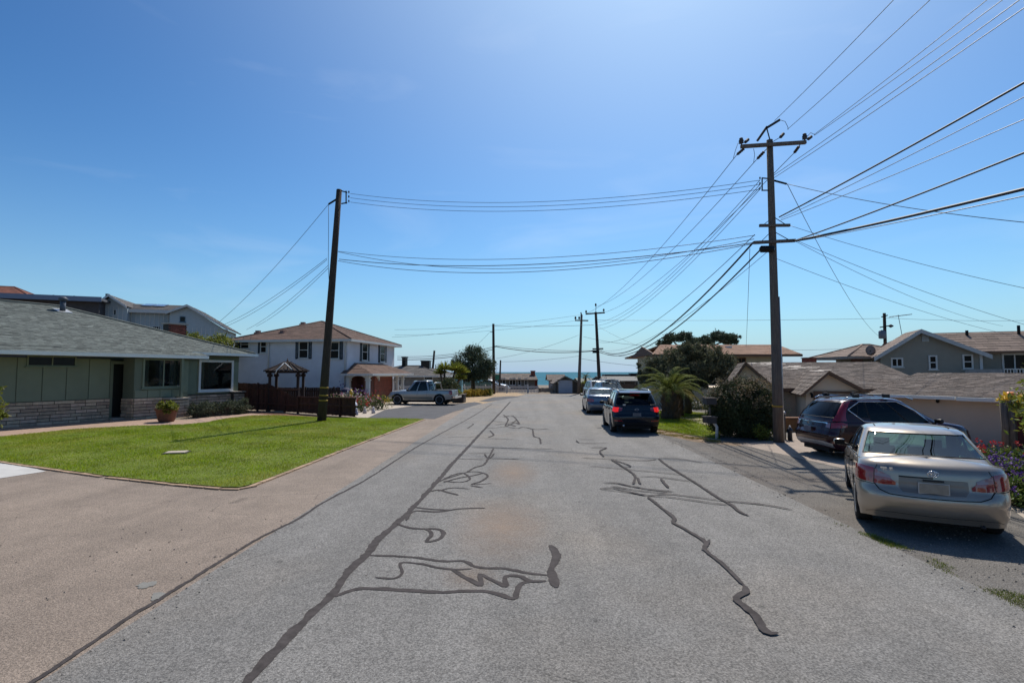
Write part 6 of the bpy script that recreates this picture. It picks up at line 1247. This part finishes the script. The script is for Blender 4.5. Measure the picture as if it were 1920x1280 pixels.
# --- silver sedan beyond the dark SUV
m_silv = M('silver_blue_paint', (.13,.16,.21), .3, .02, metal=.6, coat=.8, inner=True)
sed2 = dict(sed); sed2['gh'] = dict(sed['gh'])
t, pt, A, strip, line, rows = make_car('parked_car', 'silver sedan parked directly ahead of the dark SUV', 'car', (4.55, 30.2+2.4), 2, sed2, m_silv, m_gl_dk, m_gl_dk)
strip('tail_light', [(.5, .72, .86), (.7, .70, .9), (.95, .74, .88)], m_tl, .012); line('boot_seam', [(0, .565), (.48, .575), (.64, .66)], r=.008); part('number_plate', MB().box(-.16, .16, -2.375, -2.35, .66, .79), m_plate, t)
# --- dark car with roof rack beyond it, facing us
t, pt, A, strip, line, rows = make_car('parked_car', 'dark wagon with a pale roof rack parked beyond the silver sedan', 'car', (6.3, 39.5), 172, suv(trim=m_chrome), M('dark_slate_paint', (.03,.04,.05), .3, .02, coat=1.), m_gl_lt, m_gl_dk)
for sx in (-1, 1): part('roof_rail', MB().tube([(sx*.62, -1.7, 1.66), (sx*.62, -1.5, 1.74), (sx*.62, .2, 1.74), (sx*.6, .4, 1.64)], .03, 6), m_white, t)
part('roof_rack', MB().box(-.7, .7, -1.4, -1.3, 1.76, 1.82).box(-.7, .7, -.1, .0, 1.76, 1.82).box(-.35, .35, -1.5, .1, 1.83, 1.88), m_white, t)
strip('headlight', [(.0, .0, .0)], m_tlc) if False else None
# --- pale pickup facing us, furthest of the row
def lamps(tt, y, z, x, mat=m_tlc, nm='headlight'):
    for sx in (-1, 1): part(nm, MB().box(sx*x-.16, sx*x+.16, y-.02, y+.03, z-.08, z+.08), mat, tt)
t, pt, A, strip, line, rows = make_car('parked_car', 'pale grey off road car facing the camera, furthest in the row on the right', 'car', (6.4, 46.5), 174, suv(), M('pale_grey_paint', (.38,.38,.38), .35, .03, metal=.3, coat=.8), m_gl_dk, m_gl_dk)
lamps(t, 2.2, .78, .62); part('grille', MB().box(-.42, .42, 2.2, 2.26, .66, .84), m_plastic, t); part('bumper_lower', MB().box(-.8, .8, 2.12, 2.28, .36, .52), m_plastic, t)
# white cars glimpsed left of the cypress
m_wp = M('white_car_paint', (.62,.63,.66), .3, .02, coat=1.)
for sx_ in ():
    pass
q = P(872, 740, 62.0); make_car('parked_car', 'white car glimpsed behind the left side of the cypress trunk', 'car', (q.x, 64.5), 90, suv(NS=40), m_wp, m_gl_dk, m_gl_dk)
q = P(902, 740, 62.0); make_car('parked_car', 'small white car glimpsed behind the right side of the cypress trunk', 'car', (q.x+.9, 65.5), 90, dict(sed, NS=40), m_wp, m_gl_dk, m_gl_dk)

# --- pickup in the neighbour's drive
m_pk = M('pewter_paint', (.36,.355,.345), .33, .02, metal=.55, coat=.9); m_pk2 = M('tan_cladding_paint', (.22,.20,.165), .45, .05)
c0 = G(792, 757); ang = -82.
pk = dict(w=.92, NS=72, cx=.30, cyr=.12, zs=[(-2.6, 1.06), (-.7, 1.06), (0, 1.02), (1.2, 1.0), (2.1, .93), (2.55, .80)], zb=[(-2.6, .50), (-2.2, .42), (-1.9, .36), (1.9, .36), (2.5, .42)],
    rear=[(0, -2.55), (.3, -2.58), (1, -2.56)], front=[(0, 2.5), (.4, 2.6), (1, 2.48)], side=[(0, .97), (.3, .995), (.6, 1.), (1, .96)], wy=(-1.55, 1.65), wr=.385, spine=(-2.3, 2.1), crown=lambda y: .0 if y < .9 else .09,
    gh=dict(r0=-.90, r1=-.70, f0=1.18, f1=.62, w0=.86, w1=.72, pr=1.1, roof=[(-.9, 1.76), (-.4, 1.78), (.6, 1.75)], cx=.16, cyr=.16, cyf=.25),
    side_w=[(-.62, .04), (.12, .86)], rw=4, rlev=(1, 6), seats=[(-.35, .36), (.35, .36)], mir=.85, doors=[(-.62, .06), (.08, 1.05)], mirm=m_plastic)
t, pt, A, strip, line, rows = make_car('pickup_truck', 'silver four door pickup truck parked across the neighbour driveway facing the white house', 'pickup truck', (c0.x+.1, c0.y-.4), ang, pk, m_pk, m_gl_dk, m_gl_dk)
strip('cladding', [(A(-1.05), .40, .60), (A(1.1), .40, .60)], m_pk2, .015, n=8); part('bed_cover', MB().box(-.72, .72, -2.45, -.98, 1.062, 1.085), m_plastic, t)
strip('tail_light', [(.80, .78, 1.02), (.93, .76, 1.03), (1.06, .78, 1.02)], m_tl, .014); strip('headlight', [(A(1.95), .72, .88), (A(2.1), .73, .88)], m_tlc, .012)
part('rear_bumper', MB().box(-.88, .88, -2.74, -2.55, .50, .66), m_chrome, t); part('front_bumper', MB().box(-.88, .88, 2.5, 2.66, .42, .62), m_chrome, t)
part('sport_bar', MB().tube([(-.78, -1.25, 1.06), (-.74, -1.12, 1.60), (.74, -1.12, 1.60), (.78, -1.25, 1.06)], .045, 8), m_pk, t)
for sx in (-1, 1): part('roof_rail', MB().tube([(sx*.6, -.6, 1.73), (sx*.6, -.5, 1.77), (sx*.6, .15, 1.77), (sx*.6, .28, 1.72)], .018, 6), m_plastic, t)
part('bed_rail', MB().box(-.93, -.86, -2.5, -.98, 1.063, 1.10).box(.86, .93, -2.5, -.98, 1.063, 1.10), m_plastic, t)
# ------------------------------------------------------------------ utility poles
m_ins = M('grey_insulator', (.055,.05,.055), .7, .1, spec=.2); m_yb = M('yellow_band', (.38,.23,.03), .5, .1)
def up_pole(label, base, top, r0, r1, mat, name='utility_pole'):
    base, top = Vector(base), Vector(top); t = thing(name, label, 'utility pole', base); q = [base.lerp(top, f)-base for f in (0, .25, .5, .75, 1)]
    part('pole', MB().tube(q, [r0, r0*.75+r1*.25, (r0+r1)/2, r0*.25+r1*.75, r1], 14), mat, t); return t
def bar(t, a, b, w, mat, name='crossarm', h=None):
    a, b = Vector(a)-t.location, Vector(b)-t.location; d = (b-a).normalized(); s = d.cross(_Z).normalized()*w/2; u = s.cross(d).normalized()*(h or w)/2
    return part(name, MB().add([a-s-u, a+s-u, a+s+u, a-s+u, b-s-u, b+s-u, b+s+u, b-s+u], [(0, 3, 2, 1), (4, 5, 6, 7), (0, 1, 5, 4), (1, 2, 6, 5), (2, 3, 7, 6), (3, 0, 4, 7)]), mat, t)
def insul(t, p, s=1., ax='z', d=None):
    p = Vector(p)-t.location; mb = MB()
    if d is None: mb.lathe([(.015*s, 0), (.015*s, .05*s), (.06*s, .07*s), (.045*s, .10*s), (.06*s, .12*s), (.04*s, .16*s), (.045*s, .18*s), (.02*s, .2*s)], 10, c=p)
    else:
        d = Vector(d).normalized(); mb.tube([p+d*x*s for x in (0, .08, .1, .14, .18, .22, .26, .30, .34, .42)], [v*s for v in (.012, .012, .05, .035, .05, .035, .05, .035, .05, .012)], 8)
    part('insulator', mb, m_ins, t)
# right, main pole
bR = G(1459.5, 829); YR = bR.y; pr = lambda u, v, dy=0.: P(u, v, YR+dy)
pR = up_pole('tall grey brown utility pole with crossarms standing by the big shrub', bR, pr(1443, 263), .165, .105, m_pole_l)
bar(pR, pr(1389, 275, -.15), pr(1511, 267, -.15), .11, m_pole_l); bar(pR, pr(1424, 423, -.15), pr(1481, 422.5, -.15), .09, m_pole_l); bar(pR, pr(1413, 455, -.16), pr(1491, 451, -.16), .10, m_pole_l)
bar(pR, pr(1445, 268), pr(1437, 238), .03, m_win, 'top_bracket'); bar(pR, pr(1436, 241), pr(1462, 225), .075, m_ins, 'top_insulator'); bar(pR, pr(1438, 238), pr(1420, 264), .075, m_ins, 'top_insulator')
for q_ in (((1449, 266), (1464, 257)), ((1441, 276), (1434, 283))): bar(pR, pr(*q_[0], -.1), pr(*q_[1], -.1), .02, m_win, 'insulator_link')
for q_ in (((1462, 225), (1472, 228), (1477, 238), (1478, 243)), ((1413, 279), (1415, 290), (1413, 305)), ((1384, 268), (1379, 282), (1375, 297)), ((1512, 258), (1520, 249), (1528, 253))): part('jumper', MB().tube([pr(*p_, -.1)-pR.location for p_ in q_], .009, 5), m_wire, pR)
for (u, v) in ((1390, 270), (1509, 262)): insul(pR, pr(u, v+4, -.15), 1.5)
for a, b in (((1398, 276), (1381, 291)), ((1436, 281), (1418, 300)), ((1500, 272), (1489, 287)), ((1396, 268), (1408, 257)), ((1514, 262), (1527, 252)), ((1462, 259), (1476, 243))): insul(pR, pr(*a, -.15), 1.15, d=pr(*b, .3)-pr(*a, -.15))
for (a, b) in (((1430, 334), (1441, 335)), ((1430, 357), (1441, 357)), ((1429, 333), (1429, 358))): bar(pR, pr(*a), pr(*b), .035, m_win, 'rack')
for v in (336, 346, 355): insul(pR, pr(1425, v+1), .5)
bar(pR, pr(1449, 338), pr(1475, 345), .05, m_win, 'service_arm')
for a, b in (((1451, 407), (1473, 421)), ((1451, 434), (1478, 449)), ((1443, 437), (1428, 452)), ((1441, 414), (1427, 425))): bar(pR, pr(*a, -.1), pr(*b, -.1), .02, m_win, 'arm_brace')
part('splice_box', MB().lathe([(.05, -.25), (.12, -.2), (.12, .2), (.05, .25)], 12, 'x', c=pr(1438, 467, -.25)-pR.location), m_win, pR)
part('pole_band', MB().lathe([(.168, 0), (.168, .06)], 16, c=Vector((0, 0, 1.2))), m_yb, pR); part('conduit', MB().tube([(.17, -.04, 0), (.165, -.04, 2.4), (.15, -.02, 5)], .025, 6), m_metal, pR)
# thin service post just right of it
q = G(1472, 824); o = thing('marker_post', 'thin grey marker post just right of the tall utility pole', 'post', (q.x, q.y, 0)); part('post', MB().tube([(0, 0, 0), (0, 0, .92)], .035, 8), m_pole_l, o); part('post_cap', MB().lathe([(.045, .9), (.045, .98), (.01, 1.0)], 10), m_metal, o)
q = G(1487, 826); o = thing('hydrant', 'small dark blue capped standpipe left of the burgundy SUV', 'standpipe', (q.x-.1, q.y, 0)); part('standpipe', MB().lathe([(.08, 0), (.07, .3), (.1, .32), (.1, .38), (.04, .46)], 12), M('dark_blue_iron', (.03,.035,.05), .5), o); part('cap_nut', MB().lathe([(.03, .45), (.04, .5), (.02, .53)], 8), m_white, o)
q = G(1478, 809); o = thing('timber_box', 'low orange brown timber box behind the burgundy SUV tail', 'planter', (q.x, q.y, 0)); part('box_side', MB().box(-.1, .75, 0, .4, 0, .5), M('orange_timber', (.30,.14,.05), .8, .2), o); part('box_rim', MB().box(-.13, .78, -.03, .43, .5, .56), m_wood_l, o)
# left leaning pole
bL = G(603, 790); tL = P(636, 356, bL.y+.6); YL = bL.y; pl = lambda u, v, dy=.5: P(u, v, YL+dy)
pL = up_pole('dark brown leaning wooden utility pole with yellow bands on the big lawn', bL, tL, .215, .135, m_pole)
for v in (729, 743, 752): 
    f = (790-v)/(790-356); c_ = bL.lerp(tL, f)-bL; d_ = (tL-bL).normalized(); part('pole_band', MB().tube([c_-d_*.035, c_+d_*.035], .215*(1-f*.37)+.006, 16), m_yb, pL)
for (a, b) in (((640, 358), (651, 361)), ((640, 382), (651, 380)), ((649, 358), (649, 382))): bar(pL, pl(*a), pl(*b), .05, m_win, 'rack')
for v in (361, 369.5, 378): insul(pL, pl(654, v+2), .7)
bar(pL, pl(632, 373), pl(616, 383), .07, m_win, 'service_arm'); part('down_lead', MB().tube([pl(616, 384)-pL.location, pl(616, 440)-pL.location, pl(615.5, 500)-pL.location, pl(619, 560)-pL.location], .012, 5), m_wire, pL)
# far poles
b1, t1 = P(1118+7, 739, 56), P(1117, 585, 56)
pA = up_pole('far leaning utility pole with two crossarms, right one of the pair at the road end', (b1.x, b1.y, 0), t1, .20, .13, m_pole)
bar(pA, P(1098, 588.5, 55.8), P(1134, 586, 55.8), .14, m_pole); bar(pA, P(1117, 586, 56), P(1117.5, 573, 56), .05, m_win, 'top_bracket'); insul(pA, P(1117, 575, 56), 1.8); insul(pA, P(1099, 588, 55.8), 1.8); insul(pA, P(1132, 585, 55.8), 1.8)
bar(pA, P(1111, 654, 55.8), P(1131, 653.5, 55.8), .14, m_pole); bar(pA, P(1111, 659, 55.7), P(1121, 659, 55.7), .3, m_win, 'splice_box')
b2, t2 = P(1085, 738.5, 59), P(1090.5, 590, 59)
pB = up_pole('far utility pole with one crossarm, left one of the pair at the road end', (b2.x, b2.y, 0), t2, .19, .12, m_pole_l)
bar(pB, P(1078, 600.5, 58.8), P(1103, 601, 58.8), .13, m_pole_l); bar(pB, P(1090.3, 590, 59), P(1089, 585.5, 59), .12, m_pole_l, 'top_stub')
for u in (1079, 1086): insul(pB, P(u, 600, 58.8), 2)
b3 = P(926, 737, 58.5); pC = up_pole('dark pole standing on the sandy corner right of the cypress', (b3.x, b3.y, 0), P(925, 607, 58.5), .17, .13, m_pole); bar(pC, P(919, 622.5, 58.5), P(925, 622, 58.5), .06, m_win, 'bracket'); bar(pC, P(925, 650, 58.3), P(932, 649, 58.3), .12, m_win, 'bracket')
b4 = P(936.5, 734, 64); pD = up_pole('shorter thin dark pole just right of the sandy corner pole', (b4.x, b4.y, 0), P(938.5, 675, 64), .12, .09, m_pole)
b5 = P(808, 720, 72); pE = up_pole('small far pole leaning right above the grey roof by the pickup', (b5.x, b5.y, 0), P(814.5, 657, 72), .17, .13, m_pole)
b6 = P(816, 720, 80); pF = up_pole('tiny far lamp pole right of the small leaning pole', (b6.x, b6.y, 0), P(817, 683, 80), .08, .06, m_pole)
b7 = P(1661, 700, 52); pH = up_pole('distant utility pole with transformer behind the grey house', (b7.x, b7.y, 0), P(1658, 587, 52), .17, .13, m_pole)
bar(pH, P(1650, 613.5, 51.8), P(1670, 610, 51.8), .1, m_win); bar(pH, P(1653, 594, 51.8), P(1664, 591, 51.8), .1, m_win); part('transformer', MB().lathe([(.2, -.4), (.3, -.35), (.3, .3), (.15, .42)], 14, c=P(1654, 627, 51.7)-pH.location), M('transformer_grey', (.14,.16,.19), .5), pH); part('lamp_head', MB().lathe([(.05, -.2), (.17, 0), (.05, .25)], 10, 'x', c=P(1670, 611, 51.8)-pH.location), m_ins, pH)
aq = P(1700, 690, 60); an = thing('tv_antenna', 'thin rod television antenna right of the distant transformer pole', 'antenna', (aq.x, aq.y, 0)); mb = MB().tube([(0, 0, 4), tuple(P(1684, 590, 60)-Vector((aq.x, aq.y, 0)))], .03, 5)
mb.tube([P(1668, 594, 60)-an.location, P(1710, 589, 60)-an.location], .04, 5); part('mast', mb, m_wire_g, an)
for k in range(6): u = 1672+k*6.4; v = 593.4-k*.7; part('rod', MB().tube([P(u-5, v+1.5-k*.1, 59.5)-an.location, P(u+5, v-1, 60.5)-an.location], .022, 4), m_wire_g, an)
# mailbox stack and white bent post left of the big shrub
q = G(1344, 822); mbx_ = thing('mailbox', 'dark mailboxes on a bent white post left of the big rounded shrub', 'mailbox', (q.x, q.y, 0)); Q = lambda u, v: P(u, v, q.y)-q
part('post', MB().tube([(0, 0, 0), Q(1344, 800), Q(1342, 797), Q(1330, 781)], .055, 8), m_white, mbx_)
for (v, h_) in ((752, .17), (787, .17)):
    c_ = Q(1331, v); part('mail_case', MB().box(c_.x-.2, c_.x+.16, -.25, .2, c_.z-h_*.6, c_.z+h_*.6), M('dark_mailbox', (.05,.045,.045), .6), mbx_); part('mail_lid', MB().box(c_.x-.23, c_.x+.19, -.28, .23, c_.z+h_*.6, c_.z+h_*.6+.035), m_pole_l, mbx_)
part('arm', MB().tube([Q(1331, 778), Q(1331, 762)], .03, 6), m_pole_l, mbx_)
# street sign past the corner pole
q = P(932, 737, 60.5); sg = thing('street_sign', 'small green sign on a pole near the picket fence', 'sign', (q.x, q.y, 0)); part('sign_post', MB().tube([(0, 0, 0), (0, 0, 2.2)], .04, 6), m_metal, sg); part('sign_board', MB().box(-.25, .25, -.05, -.02, 1.5, 2.1), M('sign_green', (.03,.16,.12), .5), sg)
q = P(858, 742, 58); sg = thing('portable_toilet', 'small pale blue booth behind the pickup', 'booth', (q.x, q.y, 0)); part('booth_wall', MB().box(-.45, .45, 0, .9, 0, 1.75), M('pale_blue_plastic', (.20,.42,.52), .6), sg); part('booth_roof', MB().lathe([(.68, 1.75), (.6, 1.88), (.3, 1.98), (.02, 2.0)], 4, c=(0, .45, 0), smooth=False), m_white, sg); part('booth_door', MB().box(-.33, .33, -.03, 0, .08, 1.65), M('booth_blue', (.12,.32,.45), .6), sg)

# ------------------------------------------------------------------ wires
def wire(label, a, b, r=.009, sag=.3, ext=0, mat=None, n=26, group=None, cat='wire', name='overhead_wire'):
    a, b = Vector(a), Vector(b)
    if ext: b = b+(b-a)*ext
    pts = [a.lerp(b, k/n)-_Z*(4*sag*(k/n)*(1-k/n)) for k in range(n+1)]; mb = MB().tube([p-a for p in pts], r, 5)
    o = single(name, mb, mat or m_wire_g, label, cat, group); o.location = a; return o
def toward(a, u, v, x=None, ratio=None):
    """point seen at (u,v) on the plane X = x, so that the span runs along the road over the camera"""
    d = ray(u, v); return _C+d*(x/d.x)
# from the main pole towards and over us
xx = bR.x
for (a, u, v, dx, r, lab, s) in [((1452, 227), 1668, 0, -.1, .009, 'highest thin wire running from the insulator atop the tall pole overhead', .1),
    ((1476, 243), 1735, 0, .25, .009, 'second thin high wire beside the topmost one', .1), ((1527, 252), 1840, 0, 1.2, .009, 'thin wire from the right tip of the top crossarm', .1), ((1527, 254), 1868, 0, 1.25, .009, 'lower twin of the wire from the right crossarm tip', .1),
    ((1449, 330), 1895, 0, .1, .009, 'thin wire leaving the tall pole below its top crossarm', .12), ((1449, 335), 1917, 5, .14, .009, 'thin wire just below it leaving the same pole', .12),
    ((1461, 407), 1920, 143, .3, .023, 'thick black cable, uppermost of the heavy cables at right', .12), ((1464, 410), 1920, 170, .35, .009, 'thin wire just below the uppermost heavy cable', .12), ((1464, 413), 1920, 212, .4, .009, 'faint thin wire between the two upper heavy cables', .12),
    ((1491, 451), 1920, 275, .75, .022, 'thick black cable, middle one of the heavy cables at right', .12), ((1488, 452), 1920, 343, .8, .036, 'thickest black cable, lowest heavy one at right', .12), ((1491, 453), 1920, 358, .85, .011, 'thin wire just under the thickest cable', .1)]:
    A_ = pr(*a, -.15); wire(lab, A_, toward(A_, u, v, xx+dx), r, s, .8, m_wire if r > .012 else m_wire_g)
# from the main pole to the far pair of poles
for (a, b, r, s, lab) in [((1381, 291), (1098, 588), .012, .9, 'thin wire from the left crossarm tip down to the far crossarm'), ((1418, 300), (1117, 575), .012, .9, 'thin wire from mid crossarm down to the far pole top'), ((1489, 287), (1132, 586), .012, .9, 'thin wire from the right crossarm tip down to the far crossarm'),
    ((1425, 338), (1120, 604), .011, 1.1, 'upper of the three faint wires from the rack to the far pole'), ((1425, 346), (1120, 610), .011, 1.1, 'middle of the three faint wires from the rack to the far pole'), ((1425, 355), (1120, 617), .011, 1.1, 'lower of the three faint wires from the rack to the far pole'),
    ((1415, 440), (1121, 641), .013, 1.2, 'single sagging wire above the twin black cables'), ((1413, 454), (1122, 655), .034, 1.75, 'upper of the twin heavy black cables sagging to the far pole'), ((1432, 462), (1122, 658), .028, 1.75, 'lower of the twin heavy black cables sagging to the far pole'), ((1446, 466), (1124, 656), .009, 1.2, 'faint wire under the twin heavy cables')]:
    wire(lab, pr(*a), P(*b, 56), r, s, 0, m_wire if r > .02 else m_wire_g)
# across the road to the leaning pole
for (a, b, r, s, lab) in [((1425, 338), (657, 363), .010, .62, 'upper of three wires crossing the road between the pole racks'), ((1425, 346), (657, 371), .010, .62, 'middle of three wires crossing the road between the pole racks'), ((1425, 355), (657, 379), .010, .62, 'lower of three wires crossing the road between the pole racks'),
    ((1416, 441), (634, 471), .011, .62, 'upper communication cable crossing the road lower down'), ((1414, 448), (634, 472), .012, .95, 'sagging communication cable crossing the road lower down'), ((1413, 455), (636, 486), .017, .55, 'thicker communication cable crossing the road lower down'), ((1412, 457), (634, 489), .013, .8, 'lowest communication cable crossing the road')]:
    wire(lab, pr(*a), pl(*b), r, s)
q = pr(1328, 362); 
# left pole to the houses on the left
for (a, b, Y, r, s, lab) in [((616, 383), (408, 606), 40, .012, .35, 'highest service drop from the leaning pole down to the left'), ((613, 484), (412, 612), 40, .011, .3, 'second service drop from the leaning pole to the left'), ((613, 487), (418, 614), 40, .011, .35, 'third service drop from the leaning pole to the left'), ((616, 497), (462, 618), 43, .011, .3, 'fourth service drop from the leaning pole to the white house'), ((616, 502), (480, 612), 43, .011, .3, 'lowest service drop from the leaning pole to the white house')]:
    wire(lab, pl(*a), P(*b, Y), r, s)
# services to the right
S1 = pr(1476, 345)
wire('dotted twisted service line running to the right edge', S1, P(1920, 402, 13.5), .010, .25, .4, m_wire)
wire('steep service wire from the tall pole down to the distant transformer', S1, P(1648, 630, 51), .011, .8, 0, m_wire_g)
for (a, b, Y, s, lab) in [((1481, 423), (1920, 536), 17, .15, 'thin wire sloping down right above the grey house'), ((1491, 452), (1880, 611), 34, .4, 'thin wire sloping to the ridge of the grey house'), ((1456, 485), (1920, 628), 30, .35, 'faint lower wire sloping down right'), ((1491, 450), (1920, 604), 22, .2, 'thin wire sloping down right in the middle')]:
    wire(lab, pr(*a), P(*b, Y), .008, s, .15 if b[0] > 1900 else 0)
wire('thin vertical looking drop wire left of the tall pole down to the cream house', pr(1406, 466), P(1399, 650, 38), .010, .1)
# far background lines
for (a, ya, b, yb2, r, s, lab) in [((745, 668), 60, (925, 650), 58.5, .022, .35, 'upper far cable from the left to the sandy corner pole'), ((745, 674), 60, (925, 655), 58.5, .034, .35, 'lower heavier far cable from the left to the sandy corner pole'), ((745, 671), 60, (925, 652), 58.5, .018, .35, 'middle far cable from the left to the sandy corner pole'),
    ((932, 650), 58.3, (1113, 658), 56, .040, .35, 'lower heavy far cable between corner pole and leaning far pole'), ((932, 648), 58.3, (1113, 657), 56, .024, .2, 'upper far cable between corner pole and leaning far pole'),
    ((926, 611), 58.5, (1113, 609), 56, .020, .1, 'straight far wire between the corner pole top and the leaning far pole'), ((740, 628), 62, (1085, 600), 59, .012, .4, 'faint far wire above the white house roof to the left far pole'), ((740, 618), 62, (1090, 590), 59, .012, .4, 'faintest far wire above the white house roof'),
    ((735, 632), 60, (919, 612), 58.5, .013, .2, 'far wire from the left to the corner pole bracket'), ((890, 650), 57, (919, 622), 58.5, .012, .05, 'short far wire from the corner pole down into the cypress'), ((938, 678), 64, (1088, 667), 59, .014, .15, 'low far wire from the thin pole to the left far pole'), ((930, 672), 60, (1085, 628), 59, .013, .3, 'far wire climbing from the corner pole to the left far pole'),
    ((1094, 631), 59, (1225, 648), 50, .014, .2, 'far wire from the left far pole to the right behind the olive tree'), ((1122, 661), 56, (1225, 672), 45, .016, .1, 'far wire from the leaning far pole to the tan orange roof'), ((1090, 672), 59, (1215, 687), 50, .016, .1, 'low far wire from the left far pole to the right'), ((1118, 600), 56, (1650, 597), 52, .014, .1, 'level far wire between leaning far pole and distant transformer pole'), ((1660, 596), 52, (1960, 600), 52, .014, .15, 'level far wire from the distant transformer pole to the right edge'), ((1455, 656), 60, (1640, 651), 60, .016, .1, 'low level far wire behind the tall pole at right'), ((1122, 612), 56, (1195, 648), 52, .010, .1, 'short slanting far wire right of the leaning far pole')]:
    wire(lab, P(*a, ya), P(*b, yb2), r, s, 0, m_wire_g if r < .03 else m_wire)
